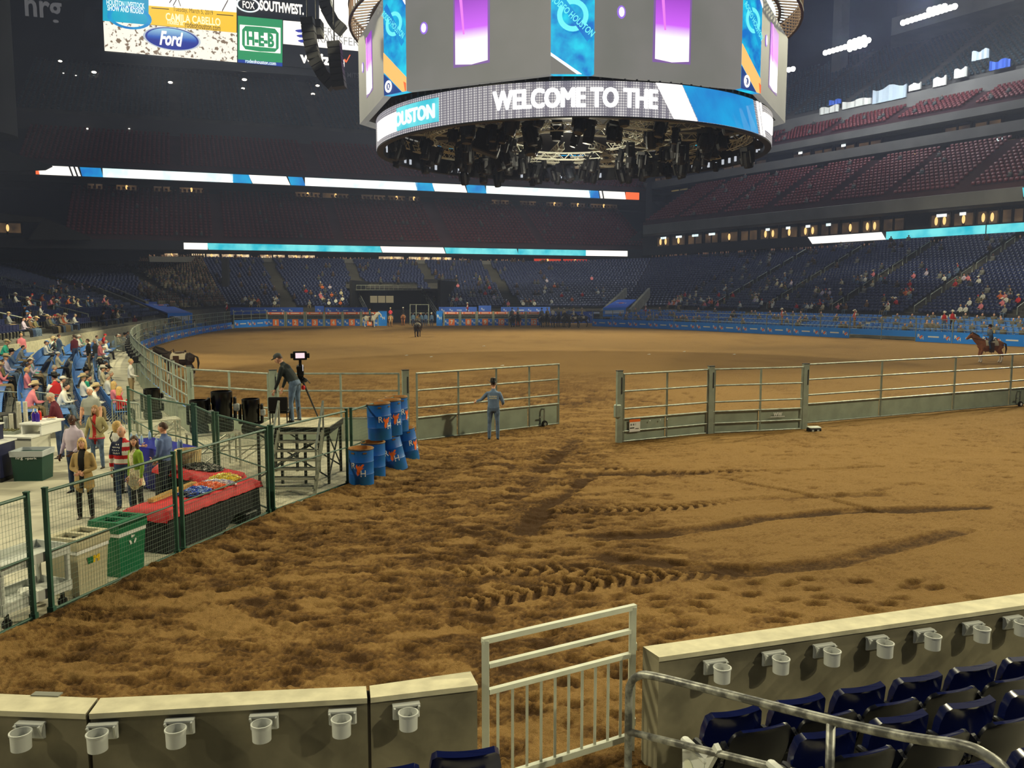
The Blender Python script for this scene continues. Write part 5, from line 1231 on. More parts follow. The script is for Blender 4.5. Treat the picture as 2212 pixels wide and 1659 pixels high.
# ------------------------------------------------------------------ merchandise tables
CLOTH = mat('red_cloth', (190, 24, 34), .65, var=.12, scale=4, bump=.1); SKIRT = mat('table_skirt', (26, 30, 32), .8)
def table(label, loc, rz, L, W, h=.76, gap=False):
    t = thing('merchandise_table', label, 'table', loc, rz)
    mb = MB(); mb.box((0, 0, h - .045), (L - .06, W - .06, .04)); mb.build('tabletop', WHITE, t)
    # pleated skirt all round
    mb = MB(); per = [(-L / 2, -W / 2), (L / 2, -W / 2), (L / 2, W / 2), (-L / 2, W / 2)]; pts = []
    for i in range(4):
        a, b = V((*per[i], 0)), V((*per[(i + 1) % 4], 0)); n = int((b - a).length / .045); d = (b - a).normalized(); o = V((d.y, -d.x, 0))
        for k in range(n):
            p = lerp(a, b, k / n); pts.append((p, o, .012 * (k % 2)))
    hb = [0.02 if not (gap and p.y < -W / 2 + .01 and p.x > L * .08 and p.x < L * .40) else .02 + .20 * min(1, (p.x - L * .08) / .3) for p, o, k in pts]
    lo = [p * 1.015 + o * (k + .012) + V((0, 0, z)) for (p, o, k), z in zip(pts, hb)]; up = [p + o * k + V((0, 0, h - .03)) for p, o, k in pts]
    mb.loft([lo, up], caps=False); mb.build('skirt', SKIRT, t)
    # red cloth over the top with a ragged hem
    mb = MB(); nx, ny = 26, 10; gridp = []
    for j in range(ny + 1):
        for i in range(nx + 1):
            x, y = (i / nx - .5) * (L + .36), (j / ny - .5) * (W + .3)
            dx, dy = max(0, abs(x) - L / 2), max(0, abs(y) - W / 2); dr = max(dx, dy)
            z = h + .012 + RN.uniform(0, .008) - dr * 1.1
            gridp.append(V((max(-L / 2 - .035 - dx * .2, min(L / 2 + .035 + dx * .2, x)), max(-W / 2 - .035 - dy * .2, min(W / 2 + .035 + dy * .2, y)), z + (RN.uniform(-.012, .012) if dr > .14 else 0))))
    mb.add(gridp, [(j * (nx + 1) + i, j * (nx + 1) + i + 1, (j + 1) * (nx + 1) + i + 1, (j + 1) * (nx + 1) + i) for j in range(ny) for i in range(nx)]); mb.build('tablecloth', CLOTH, t, smooth='all')
    for x in (-L / 2 + .12, L / 2 - .12):
        for y in (-W / 2 + .1, W / 2 - .1): mb = MB(); mb.tube([(x, y, 0), (x, y, h - .04)], .016, 6); mb.build('leg', STEEL, t)
    return t
T1 = V((-6.0, 16.0, 0)); r1 = FD - .02
table('long merchandise table with red cloth and black skirt beside the dirt', T1, r1, 2.75, .86, gap=True)
T2 = V((-6.78, 18.2, 0)); r2 = 2.55 - .05
table('second red-clothed merchandise table behind, holding the basket', T2, r2, 2.1, .75)
def on(T, r, x, y, z=.785): return (T.x + x * math.cos(r) - y * math.sin(r), T.y + x * math.sin(r) + y * math.cos(r), z)
def bead_pile(name, label, loc, rz, lx, ly, h, cols, n=260, group='bead necklaces on the tables'):
    mb = MB()
    for k in range(n):
        a = RN.uniform(0, 6.28); q = math.sqrt(RN.random()); x, y = lx * q * math.cos(a), ly * q * math.sin(a)
        z = h * (1 - q * q) * RN.uniform(.6, 1.1) + .012; r = RN.uniform(.018, .034)
        b = RN.uniform(0, 6.28); mb.tube([(x + r * math.cos(b + c) * 1.6, y + r * math.sin(b + c) * 1.6, z + RN.uniform(-.008, .01)) for c in (0, 1.2, 2.4, 3.6)], .011, 5, RN.randrange(len(cols)))
    mb.lathe([(1, 0), (.9, h * .5), (.5, h * .85), (.05, h)], 16, (0, 0, 0), 0, lx, ly)
    o = mb.build(name, cols, None, loc, rz); tag(o, label, 'beads', group); o['kind'] = 'stuff'
def mp(n, c): return mat('bead_' + n, c, .3)
BD = {k: mp(k, c) for k, c in dict(yellow=(236, 206, 40), lime=(226, 222, 120), gold=(196, 160, 40), white=(225, 220, 225), lilac=(150, 140, 180), orange=(226, 96, 40), coral=(240, 140, 100), blue=(40, 80, 190), ice=(150, 180, 225), navy=(18, 24, 56), black=(22, 22, 24), silver=(150, 145, 135)).items()}
bead_pile('bead_necklaces', 'heap of yellow bead necklaces at the far end of the long table', on(T1, r1, 1.02, .12), r1, .27, .30, .10, [BD['yellow'], BD['lime'], BD['gold']])
bead_pile('bead_necklaces', 'strip of white and lilac bead necklaces beside the yellow heap', on(T1, r1, .68, .0), r1, .13, .36, .06, [BD['white'], BD['lilac'], BD['white']], 160)
bead_pile('bead_necklaces', 'heap of orange bead necklaces in the middle of the long table', on(T1, r1, .36, -.02), r1, .20, .36, .08, [BD['orange'], BD['coral'], BD['orange']], 220)
bead_pile('bead_necklaces', 'heap of blue bead necklaces on the long table', on(T1, r1, -.06, -.08), r1, .2, .26, .09, [BD['blue'], BD['ice'], BD['blue']], 220)
bead_pile('bead_necklaces', 'dark navy bandana pile next to the blue beads', on(T1, r1, -.34, -.1), r1, .14, .24, .04, [BD['navy'], BD['blue'], BD['navy']], 110)
bead_pile('sunglasses_heap', 'heap of black and silver sunglasses in front of the basket', on(T2, r2, -.1, -.06), r2, .62, .26, .06, [BD['black'], BD['silver'], BD['black']], 300, None)
TAN = mat('balsa', (206, 170, 100), .7, var=.15, scale=14)
for k, (x, y, l, lb) in enumerate(((-.62, .26, .8, 'ridged tan wooden strip lying at the near end of the long table'), (-.1, .34, 1.1, 'longer ridged tan wooden strip behind the blue beads'))):
    t = thing('wooden_strip', lb, 'wooden strip', on(T1, r1, x, y), r1 + .12); mb = MB(); mb.box((0, 0, .015), (l, .11, .03)); mb.build('board', TAN, t)
    mb = MB(); n = int(l / .03)
    for i in range(n): mb.box((-l / 2 + (i + .5) * l / n, 0, .045), (.014, .12, .035))
    o = mb.build('ridges', TAN, t); o['kind'] = 'stuff'
# round basket with ribs
t = thing('basket', 'round pale slatted basket standing on the second red table', 'basket', on(T2, r2, .55, -.12), 0); t.scale = (1.2, 1.2, 1.2)
mb = MB(); mb.lathe([(.20, 0), (.225, .26), (.215, .26), (.19, .02), (.01, .02)], 32, (0, 0, 0), 0, 1, 1, None, False); mb.build('shell', mat('basket', (226, 206, 160), .7, var=.1, scale=20), t, smooth=True)
sl = None
for k in range(26):
    if sl is None: mb = MB(); mb.hexa([V((-.02, -.205, .0)), V((.02, -.205, .0)), V((.02, -.213, .0)), V((-.02, -.213, .0))], [V((-.02, -.23, .265)), V((.02, -.23, .265)), V((.02, -.238, .265)), V((-.02, -.238, .265))]); sl = mb.build('slat', mat('basket_slat', (216, 192, 142), .7), t); o = sl
    else: o = sl.copy(); COL.objects.link(o); o.parent = t
    o.rotation_euler = (0, 0, 2 * math.pi * k / 26)
t = thing('equipment_case', 'small black case with a wire handle on the floor under the long table', 'case', (-5.28, 16.72, 0), r1); mb = MB(); mb.rbox((0, 0, .1), (.42, .2, .2), .02); mb.build('body', BLACK, t); mb = MB(); mb.tube([(-.1, -.11, .05), (-.1, -.14, .2), (.1, -.14, .2), (.1, -.11, .05)], .008, 6); mb.build('handle', STEEL, t)
# blue draped drinks table with bottles
BLUEP = mat('royal_plastic', (26, 30, 150), .35, var=.15, scale=2); 
t = thing('drinks_table', 'table draped in royal blue plastic behind the man in the blue shirt', 'table', (-8.35, 20.0, 0), 2.45)
mb = MB(); mb.loft([[V((x * k, y * k, z)) for x, y in ((-1.1, -.4), (0, -.43), (1.1, -.4), (1.13, 0), (1.1, .4), (0, .43), (-1.1, .4), (-1.13, 0))] for z, k in ((.02, 1.05), (.5, 1.01), (.93, 1.0), (.97, .98))]); mb.build('drape', BLUEP, t)
bot = None
for k in range(9):
    x, y = RN.uniform(-.9, .9), RN.uniform(-.25, .25); p = on(V((-8.35, 20.0, 0)), 2.45, x, y, .97); lb = 'clear water bottle with white cap standing on the blue draped table'
    if bot is None:
        bot = thing('water_bottle', lb, 'bottle', p, 0, 'bottles on the blue table'); mb = MB(); mb.lathe([(.032, 0), (.034, .02), (.034, .14), (.014, .19), (.013, .2)], 12); mb.build('bottle', mat('bottle_plastic', (170, 200, 225), .15), bot, smooth=True); mb = MB(); mb.lathe([(.016, .2), (.016, .225)], 10); mb.build('cap', WHITE, bot)
    else: dup(bot, p, 0, lb)
# ------------------------------------------------------------------ drinks counter at the left edge
t = thing('serving_counter', 'white serving counter with a raised shelf at the left edge', 'counter', (-12.55, 22.0, 0), -.12)
mb = MB(); mb.box((-.25, -.25, .45), (1.5, .75, .86)); mb.build('cabinet', mat('counter_white', (206, 204, 190), .5), t); mb = MB(); mb.box((-.25, -.25, .90), (1.56, .82, .04)); mb.build('worktop', WHITE, t)
mb = MB(); mb.box((.28, .15, 1.19), (.62, .95, .04)); mb.build('raised_shelf', WHITE, t)
for x in (.02, .54): mb = MB(); mb.box((x, .1, 1.04), (.04, .8, .27)); mb.build('shelf_support', WHITE, t)
mb = MB(); mb.box((-.6, -.632, .55), (.4, .01, .3)); mb.build('navy_panel', mat('navy_print', (30, 34, 70), .5), t)
t = thing('display_counter', 'navy display counter with pale ring print at the left edge', 'counter', (-12.75, 20.55, 0), .0)
mb = MB(); mb.rbox((0, 0, .5), (.95, .7, .86), .03); mb.build('cabinet', mat('navy_print', (30, 34, 70), .5), t); mb = MB(); mb.box((0, 0, .045), (1.0, .75, .09)); mb.build('plinth', BLACK, t); mb = MB(); mb.box((0, 0, .94), (1.0, .75, .03)); mb.build('worktop', WHITE, t)
mb = MB(); mb.box((-.1, .1, 1.14), (.6, .45, .38)); mb.build('upper_box', mat('navy_print', (30, 34, 70), .5), t); mb = MB(); mb.box((-.1, .1, 1.345), (.66, .5, .03)); mb.build('upper_top', WHITE, t)
for c, r in (((.1, -.36, .45), .34), ((-.02, -.13, 1.13), .14)):
    mb = MB(); mb.lathe([(r, 0), (r, .006), (r * .9, .006), (r * .9, 0)], 28, c, 0, 1, 1, Matrix.Rotation(math.pi / 2, 3, 'X'), False); mb.lathe([(.01, 0), (r * .5, 0), (r * .5, .006), (.01, .006)], 20, (c[0] - r * .25, c[1], c[2] + r * .35), 0, 1, 1, Matrix.Rotation(math.pi / 2, 3, 'X'), False); mb.build('ring_print', mat('print_pale', (206, 196, 176), .5), t)
CUPW = mat('paper_cup', (226, 222, 208), .5)
for k, (x, y, h, lb) in enumerate(((-.72, .1, .42, 'silver stack of cups, shortest of the four on the counter'), (-.58, .12, .47, 'pale stack of cups, second of the four on the counter'), (-.40, .2, .78, 'tall cream stack of cups, left of the tallest pair on the counter'), (-.22, .2, .80, 'tall cream stack of cups beside the raised shelf'))):
    p = on(V((-12.55, 22.0, 0)), -.12, x, y, .92); t = thing('cup_stack', lb, 'cup stack', p); mb = MB(); n = int(h / .035)
    for i in range(n): mb.lathe([(.042, i * .035), (.056, (i + 1) * .035), (.058, (i + 1) * .035 + .003)], 12, (0, 0, 0), 0)
    mb.build('cups', CUPW if k else mat('silver_cup', (176, 180, 182), .4), t, smooth=True); mb = MB(); mb.lathe([(.058, n * .035 + .003), (.052, n * .035 + .006), (.045, n * .035 - .03)], 12, (0, 0, 0), 0, 1, 1, None, False); mb.build('rim', CUPW, t)
def bottle(p, m, lb, cap_m, nm='syrup_bottle'):
    t = thing(nm, lb, 'bottle', p); mb = MB(); mb.lathe([(.045, 0), (.05, .03), (.05, .19), (.02, .25)], 14); mb.build('body', m, t, smooth=True); mb = MB(); mb.lathe([(.02, .25), (.014, .32), (.006, .34)], 10); mb.build('nozzle', cap_m, t)
SC0 = V((-12.55, 22.0, 0))
bottle(on(SC0, -.12, .14, .02, 1.21), mat('purple_bottle', (66, 40, 150), .3), 'purple pump bottle on the white raised shelf, left of a pair', WHITE); bottle(on(SC0, -.12, .26, .0, 1.21), mat('purple_bottle', (66, 40, 150), .3), 'purple pump bottle on the white raised shelf, right of a pair', WHITE)
bottle(on(SC0, -.12, .10, .30, 1.21), mat('ketchup', (206, 40, 30), .3), 'red squeeze bottle with black top on the raised shelf', BLACK, 'squeeze_bottle'); bottle(on(SC0, -.12, .06, .12, 1.21), mat('mustard', (226, 190, 60), .3), 'yellow squeeze bottle behind the purple bottles', BLACK, 'squeeze_bottle')
t = thing('food_tray', 'paper tray of food on the raised white shelf', 'tray', on(SC0, -.12, .4, .35, 1.21), .3); mb = MB(); mb.loft([[V((x * k, y * k, z)) for x, y in ((-.11, -.08), (.11, -.08), (.11, .08), (-.11, .08))] for z, k in ((0, .85), (.05, 1.05))]); mb.build('tray', WHITE, t); mb = MB(); [mb.ell((RN.uniform(-.07, .07), RN.uniform(-.05, .05), .055), .03, .025, .02, 8, 6) for k in range(7)]; mb.build('snack', mat('snack', (190, 130, 70), .7), t)
t = thing('condiment_tray', 'steel tray of olives and garnishes on the white worktop', 'tray', on(SC0, -.12, -.5, -.2, .92), 0); mb = MB(); mb.box((0, 0, .04), (.7, .4, .08)); mb.build('tray', STEEL, t); mb = MB(); [mb.ell((RN.uniform(-.3, .3), RN.uniform(-.17, .17), .085), .03, .03, .025, 7, 5) for k in range(60)]; o = mb.build('garnish', mat('garnish', (84, 44, 36), .6, rgb2=(96, 110, 50), scale=9), t); o['kind'] = 'stuff'
t = thing('speaker_case', 'large black case standing behind the cup stacks', 'case', (-14.3, 23.2, 0), .05); mb = MB(); mb.rbox((0, 0, .62), (1.1, .7, 1.24), .04); mb.build('body', BLACK, t); mb = MB(); [mb.rbox((sx * .5, -.36, z), (.06, .02, .06), .01) for sx in (-1, 1) for z in (.1, 1.15)]; mb.build('corner_cap', STEEL, t)
t = thing('dark_green_bin', 'dark green bin with clear liner standing in front of the white counter', 'bin', (-11.72, 20.62, 0), .06)
mb = MB(); mb.loft([[V((x * k, y * k, z)) for x, y in ((-.37, -.3), (.37, -.3), (.37, .3), (-.37, .3))] for z, k in ((0, .9), (.66, 1.))]); mb.build('body', mat('dark_green', (24, 66, 56), .45), t)
mb = MB(); mb.loft([[V((x * k, y * k, z)) for x, y in ((-.38, -.31), (.38, -.31), (.38, .31), (-.38, .31))] for z, k in ((.60, 1.01), (.74, 1.04), (.74, .97), (.62, .94))], caps=False); mb.build('liner', mat('clear_liner', (190, 196, 200), .25), t)
for s, x in (('nrg', -.16), ('park', .14)): mb = MB(); mb.text(s, (x, -.306, .56), (1, 0, 0), (0, 0, 1), .17 if s == 'nrg' else .22, .075, 0, 0, .015); mb.build('lettering', WHITE, t)
mb = MB(); mb.box((.0, -.306, .56), (.05, .004, .012)); mb.build('logo_dash', WHITE, t)
# ------------------------------------------------------------------ stage, stairs, camera
PZ = 1.38
t = thing('camera_platform', 'black staging platform with pale deck behind the steps', 'platform', (-5.2, 20.82, 0))
mb = MB(); mb.box((0, 0, PZ - .03), (1.75, 1.55, .05)); mb.build('deck', mat('deck_ply', (196, 188, 160), .6, var=.1, scale=3), t)
for c, s in (((0, -.78, PZ - .09), (1.78, .04, .14)), ((0, .78, PZ - .09), (1.78, .04, .14)), ((-.88, 0, PZ - .09), (.04, 1.55, .14)), ((.88, 0, PZ - .09), (.04, 1.55, .14))): mb = MB(); mb.box(c, s); mb.build('edge_beam', BLACK, t)
for x in (-.83, -.28, .28, .83):
    for y in (-.72, .72): mb = MB(); mb.bar((x, y, 0), (x, y, PZ - .08), .06); mb.build('leg', BLACK, t)
for a, b in (((-.83, -.72), (.83, -.72)), ((.83, -.72), (.83, .72)), ((-.83, .72), (.83, .72))):
    mb = MB(); mb.tube([(*a, .15), (*b, 1.2)], .02, 6); mb.tube([(*b, .15), (*a, 1.2)], .02, 6); mb.build('cross_brace', DGREY, t)
t = thing('stage_stairs', 'black stage stairs with seven pale-edged treads and twin rails', 'stairs', (-4.97, 18.80, 0)); n = 7; W_ = .98
for k in range(n):
    z = PZ * (k + 1) / (n + .6); y = .08 + 1.14 * k / n; mb = MB(); mb.box((0, y + .11, z - .02), (W_, .24, .04)); tr = mb.build('tread', mat('tread', (70, 70, 66), .7), t); mb = MB(); mb.box((0, y - .005, z - .015), (W_, .03, .045)); mb.build('nosing', mat('nosing', (176, 174, 154), .6), tr)
for x in (-W_ / 2 - .03, W_ / 2 + .03):
    mb = MB(); mb.hexa([V((x - .025, 0, 0)), V((x + .025, 0, 0)), V((x + .025, .2, 0)), V((x - .025, .2, 0))], [V((x - .025, 1.08, PZ - .05)), V((x + .025, 1.08, PZ - .05)), V((x + .025, 1.2, PZ - .15)), V((x - .025, 1.2, PZ - .15))]); mb.build('stringer', mat('stringer', (130, 130, 112), .6), t)
    mb = MB(); mb.bar((x, .32, 1.0), (x, 1.2, PZ + .62), .045, .045); mb.bar((x, .36, .15), (x, .36, 1.02), .04); mb.bar((x, 1.17, PZ - .1), (x, 1.17, PZ + .6), .04); mb.build('hand_rail', STEEL, t)
t = thing('high_chair', 'black-backed operator chair standing on the platform edge', 'chair', (-5.62, 20.5, PZ), .1)
mb = MB(); mb.rbox((0, -.16, .50), (.46, .06, .34), .02); mb.build('backrest', BLACK, t); mb = MB(); mb.rbox((0, .05, .30), (.46, .42, .06), .02); mb.build('seat', BLACK, t)
for x in (-.2, .2):
    for y in (-.14, .22): mb = MB(); mb.tube([(x, y, 0), (x, y, .3)], .014, 6); mb.build('leg', BLACK, t)
t = thing('broadcast_camera', 'television camera on a tripod with a lit monitor, on the platform', 'camera', (-5.3, 21.36, PZ), .25)
for k in range(3):
    a = k * 2.094 + .3; mb = MB(); mb.tube([(.04 * math.cos(a), .04 * math.sin(a), .98), (.42 * math.cos(a), .42 * math.sin(a), .02)], [.028, .018], 8); mb.build('tripod_leg', DGREY, t)
mb = MB(); mb.lathe([(.05, .9), (.09, .98), (.08, 1.05), (.03, 1.09)], 14); mb.box((.0, .0, 1.08), (.14, .26, .05)); mb.build('pan_head', BLACK, t)
mb = MB(); mb.rbox((0, .05, 1.22), (.17, .44, .24), .02); mb.lathe([(.08, 0), (.085, .3), (.1, .34)], 16, (0, .27, 1.23), 0, 1, 1, Matrix.Rotation(-math.pi / 2, 3, 'X')); mb.build('camera_body', BLACK, t)
mb = MB(); mb.rbox((0, -.16, 1.60), (.34, .06, .22), .02); mb.box((0, -.1, 1.42), (.07, .07, .2)); mb.rbox((-.2, -.16, 1.6), (.06, .08, .12), .01); mb.rbox((.2, -.16, 1.6), (.06, .08, .12), .01); vf = mb.build('viewfinder', BLACK, t)
mb = MB(); mb.box((0, -.193, 1.605), (.22, .006, .13)); mb.build('screen', em('finder', (250, 214, 222), 1.05), vf)
mb = MB(); mb.tube([(.05, -.05, 1.06), (.16, -.3, 1.0), (.22, -.46, .94)], .012, 6); mb.tube([(-.05, -.05, 1.06), (-.2, -.25, .96)], .012, 6); mb.ell((.1, -.1, .98), .07, .07, .06, 10, 6); mb.build('pan_bar', DGREY, t)
mb = MB(); mb.box((.06, -.2, 1.3), (.012, .012, .16)); mb.build('tally_strip', em('tally', (250, 240, 240), 1.), t); mb = MB(); mb.ell((.06, -.14, .80), .05, .05, .06, 8, 6); mb.build('red_cover', RED, t)
# moving-head spotlights on equipment tables
def eq_table(label, loc, rz, sx, sy_, h):
    t = thing('equipment_table', label, 'table', loc, rz, 'aluminium equipment tables'); al = mat('aluminium', (184, 182, 166), .4, metal=.3)
    mb = MB(); mb.box((0, 0, h - .02), (sx, sy_, .04)); mb.build('tabletop', mat('alu_top', (206, 202, 180), .5), t)
    for x in (-sx / 2 + .03, sx / 2 - .03):
        for y in (-sy_ / 2 + .03, sy_ / 2 - .03): mb = MB(); mb.bar((x, y, 0), (x, y, h - .04), .04); mb.build('leg', al, t)
    for y in (-sy_ / 2 + .03, sy_ / 2 - .03): mb = MB(); mb.bar((-sx / 2, y, .08), (sx / 2, y, h - .1), .03); mb.bar((-sx / 2, y, h * .5), (sx / 2, y, h * .5), .03); mb.build('brace', al, t)
def spotlight(label, loc, rz, s=1.):
    t = thing('moving_spotlight', label, 'spotlight', loc, rz, 'black moving-head spotlights'); t.scale = (s,) * 3
    mb = MB(); mb.rbox((0, 0, .11), (.46, .40, .2), .03); mb.build('base', BLACK, t); mb = MB(); mb.lathe([(.12, .2), (.12, .26)], 14); mb.bar((-.27, 0, .26), (.27, 0, .26), .12, .06)
    for x in (-.27, .27): mb.rbox((x, 0, .48), (.07, .18, .5), .02)
    mb.build('yoke', BLACK, t)
    mb = MB(); M = Matrix.Rotation(.0, 3, 'X'); mb.lathe([(.14, .22), (.21, .30), (.215, .60), (.225, .62), (.225, .86), (.20, .87), (.195, .78), (.01, .78)], 20, (0, 0, 0), 0); mb.build('head', BLACKG, t, smooth=True)
    mb = MB(); mb.rbox((.30, -.08, .52), (.13, .12, .15), .02); mb.lathe([(.04, 0), (.04, .02)], 10, (.32, -.15, .48), 0, 1, 1, Matrix.Rotation(math.pi / 2, 3, 'X')); mb.build('motor_cover', GREY, t)
eq_table('aluminium table under the spotlight nearest the blue chairs', (-10.1, 24.2, 0), .6, 1.1, .6, .95); eq_table('aluminium frame table under the pair of spotlights', (-7.75, 21.95, 0), .75, 1.2, .7, .95); eq_table('low aluminium table behind the mesh fence, beside the fixtures', (-6.9, 22.75, 0), .5, 1.0, .6, .8)
spotlight('black moving spotlight nearest the blue chairs', (-10.25, 24.2, .95), .5); spotlight('black moving spotlight on the left of the cluster of three', (-8.05, 21.8, .95), .4, .98); spotlight('tallest black moving spotlight in the middle of the cluster', (-7.55, 22.1, .95), .3, 1.2); spotlight('black moving spotlight on the right of the cluster, beside the rail', (-7.0, 22.75, .8), .2, 1.05)
t = thing('dimmer_rack', 'black equipment rack on the floor behind the blue draped table', 'rack', (-8.9, 21.6, 0), .6); mb = MB(); mb.rbox((0, 0, .35), (.6, .6, .7), .03); mb.build('case', BLACK, t)
for k in range(5): mb = MB(); mb.box((0, -.305, .12 + .12 * k), (.5, .012, .08)); mb.build('rack_panel', DGREY, t)
# ------------------------------------------------------------------ barrels
RIM = mat('barrel_rim', (120, 92, 60), .7, var=.3, scale=9); BARB = mat('barrel_blue', (16, 92, 184), .45, rgb2=(22, 96, 140), scale=2.2, clip=(.4, .7)); INSIDE = mat('barrel_inside', (190, 140, 84), .8, var=.2, scale=6)
def barrel(label, loc, rot, face):
    t = thing('barrel', label, 'barrel', loc, 0, 'blue barrels stacked beside the fence'); t.rotation_euler = rot; r, h = .29, .9
    mb = MB(); mb.lathe([(r, 0), (r, h * .32), (r + .008, h * .34), (r, h * .36), (r, h * .64), (r + .008, h * .66), (r, h * .68), (r, h)], 32, (0, 0, 0), 0, 1, 1, None, False); mb.lathe([(r, h), (r - .02, h), (r - .02, .02), (.01, .02)], 32, (0, 0, 0), 1, 1, 1, None, False); mb.lathe([(.01, 0), (r, 0)], 32, (0, 0, 0), 0, 1, 1, None, False); mb.build('drum', [BARB, INSIDE], t, smooth=True)
    mb = MB(); mb.lathe([(r + .006, h - .03), (r + .012, h - .012), (r + .002, h + .006), (r - .02, h)], 32, (0, 0, 0), 0, 1, 1, None, False); mb.build('rim', RIM, t, smooth=True)
    def wrap(vs, fs, name, m, o=.004):
        mb = MB(); mb.add([((r + o) * math.sin(face + x / r) , -(r + o) * math.cos(face + x / r), z) for x, z in vs], fs); mb.build(name, m, t)
    v, f, a = txt('R', 0, .01); wrap([(p[0] * .11 - .13, p[1] * .15 + .52) for p in v], f, 'letter_mark', WHITE); v, f, a = txt('H', 0, .01); wrap([(p[0] * .12 + .10, p[1] * .15 + .34) for p in v], f, 'letter_mark', WHITE)
    P = [(-.075, .50), (-.04, .565), (-.02, .50), (.03, .545), (.015, .49), (.09, .56), (.13, .545), (.07, .47), (.12, .47), (.03, .40), (.01, .31), (-.03, .285), (-.055, .35), (-.035, .43)]
    wrap(P, [tuple(range(len(P)))], 'flame_mark', ORANGE, .006)
    for sgn in (-.5, .5): mb = MB(); mb.box((( r + .003) * math.sin(face + sgn), -(r + .003) * math.cos(face + sgn), h - .09), (.09, .008, .035), face + sgn); mb.build('hand_hole', mat('hole', (110, 84, 54), .8), t)
def bl(px, py, z, off=0): p = g(px, py, 0); return p
b1, b2, b3, b4 = V((-3.53, 19.72, .04)), V((-3.38, 20.55, .04)), V((-3.06, 21.5, .03)), V((-2.82, 22.75, .03))
barrel('blue barrel standing open-topped at the near end of the barrel row', b1, (0, 0, 0), -.02); barrel('blue barrel second in the bottom row, behind the nearest', b2, (0, 0, .0), -.75)
barrel('blue barrel tipped towards the camera in the bottom row, under the upper pair', b3 + V((.12, 0, 0)), (-.02, -.24, 0), .1); barrel('blue barrel leaning at the far end of the bottom row', b4 + V((.05, 0, 0)), (0, -.16, .2), .85)
barrel('blue barrel balanced on top, nearest of the upper barrels', V((-3.27, 20.98, .93)), (0, -.04, 0), .75); barrel('blue barrel on top, middle of the upper barrels', V((-3.08, 21.55, .94)), (0, -.04, 0), .62); barrel('blue barrel on top, farthest of the upper barrels', V((-3.0, 22.2, .94)), (0, -.03, 0), 1.2)
# ------------------------------------------------------------------ near people
def cl(n, c, **k): return mat('cloth_' + n, c, .8, **k)
PI = math.pi
W_SHIRT = cl('white', (226, 224, 214))
BACKF = dict(ul=(-.3, .05, -1), fl=(.75, .62, -.25), ur=(.3, .05, -1), fr=(-.75, .62, -.25))
def blazer(q, z):
    open_ = (np.abs(q[:, 0]) < .055 - .05 * np.clip(.1 - q[:, 2], -.2, .3)) & (q[:, 1] > 0) & (q[:, 2] > -.28) & (z == 0); z = z.copy(); z[open_] = 8; return z
person('woman with blond bob in a tan blazer over black, hands clasped', (-8.62, 16.95, 0), PI + .1, [cl('tan', (176, 148, 96), var=.1, scale=5), SKIN, BLACKC, mat('boot', (66, 52, 44), .4), HAIRY, BLACKC], style='bob', h=1.66, fat=1.05, fem=True, paint=blazer, skirt=(.04, -.26, 1.12, 0), **BACKF, head=(.1, .05))
def flag(q, z):
    z = z.copy(); m = (z == 0); st = (np.floor((q[:, 2] + .3) / .085).astype(int) % 2 == 0); z[m & st] = 8
    can = m & (q[:, 0] > -.02) & (q[:, 2] > .2) & (q[:, 1] > -.2); z[can] = 9
    for k in range(14):
        c = (.03 + .045 * (k % 4), .25 + .06 * (k // 4)); d = np.hypot(q[:, 0] - c[0] - .02 * (k // 4 % 2), q[:, 2] - c[1]); z[can & (d < .013) & (q[:, 1] > 0)] = 8
    return z
person('grey-haired man in a red, white and navy star-and-stripe shirt', (-8.18, 17.75, 0), PI + .12, [cl('flag_red', (190, 30, 40)), SKIN, JEANS, SHOE, mat('hair_white', (222, 214, 200), .6), W_SHIRT, cl('flag_navy', (28, 34, 66))], style='bald', h=1.77, fat=1.18, vox=.016, paint=flag, ul=(-.2, .0, -1), fl=(.1, .2, -1), ur=(.25, -.05, -1), fr=(.0, .1, -1), head=(-.25, -.1))
def bag(t, hc, R, s):
    mb = MB(); mb.loft([[V((x * k - .34, y * k + .1, z)) for x, y in ((-.11, -.16), (.11, -.16), (.13, 0), (.11, .16), (-.11, .16), (-.13, 0))] for z, k in ((.36, .7), (.42, 1.05), (.6, 1.), (.74, .35))]); mb.build('carrier_bag', mat('blue_bag', (28, 52, 168), .4), t, smooth='all')
person('dark-skinned man in a pale lavender shirt carrying a blue bag', (-9.95, 19.2, 0), PI - .3, [cl('lavender', (206, 190, 208)), SKIN2, JEANS, SHOE, HAIRK], style='bald', h=1.80, fat=1.22, ul=(-.4, .05, -1), fl=(.5, .55, -.55), ur=(.35, .0, -1), fr=(-.1, .55, -.9), head=(.45, -.1), extras=None)
def strap(t, hc, R, s):
    mb = MB(); mb.tube([(.14, .03, 1.36), (.04, .155, 1.24), (-.08, .165, 1.08), (-.16, .14, .95)], .016, 6); mb.tube([(.14, .0, 1.37), (.04, -.14, 1.25), (-.1, -.15, 1.05), (-.16, .1, .95)], .012, 6); mb.build('bag_strap', mat('strap', (96, 70, 44), .6), t, smooth='all')
def card(q, z): z = z.copy(); z[(z == 0) & (np.abs(q[:, 0]) < .05) & (q[:, 1] > 0)] = 8; z[(z == 0) & (q[:, 2] < -.075)] = 9; z[(z == 9) & (q[:, 2] < -.115)] = 2; return z
person('woman with long tan hair, olive cardigan over red and a crossbody strap', (-10.75, 21.9, 0), PI, [cl('olive', (176, 164, 116)), SKIN, JEANSL, SHOE, HAIRT, cl('red_top', (176, 40, 36)), cl('pink_hem', (214, 60, 90))], style='long', h=1.66, fat=1.12, fem=True, paint=card, extras=strap, ul=(-.45, -.1, -1), fl=(.5, .3, -.5), ur=(.3, .1, -1), fr=(.1, .3, -1), skirt=(.02, -.12, 1.04, 0), head=(0, .05))
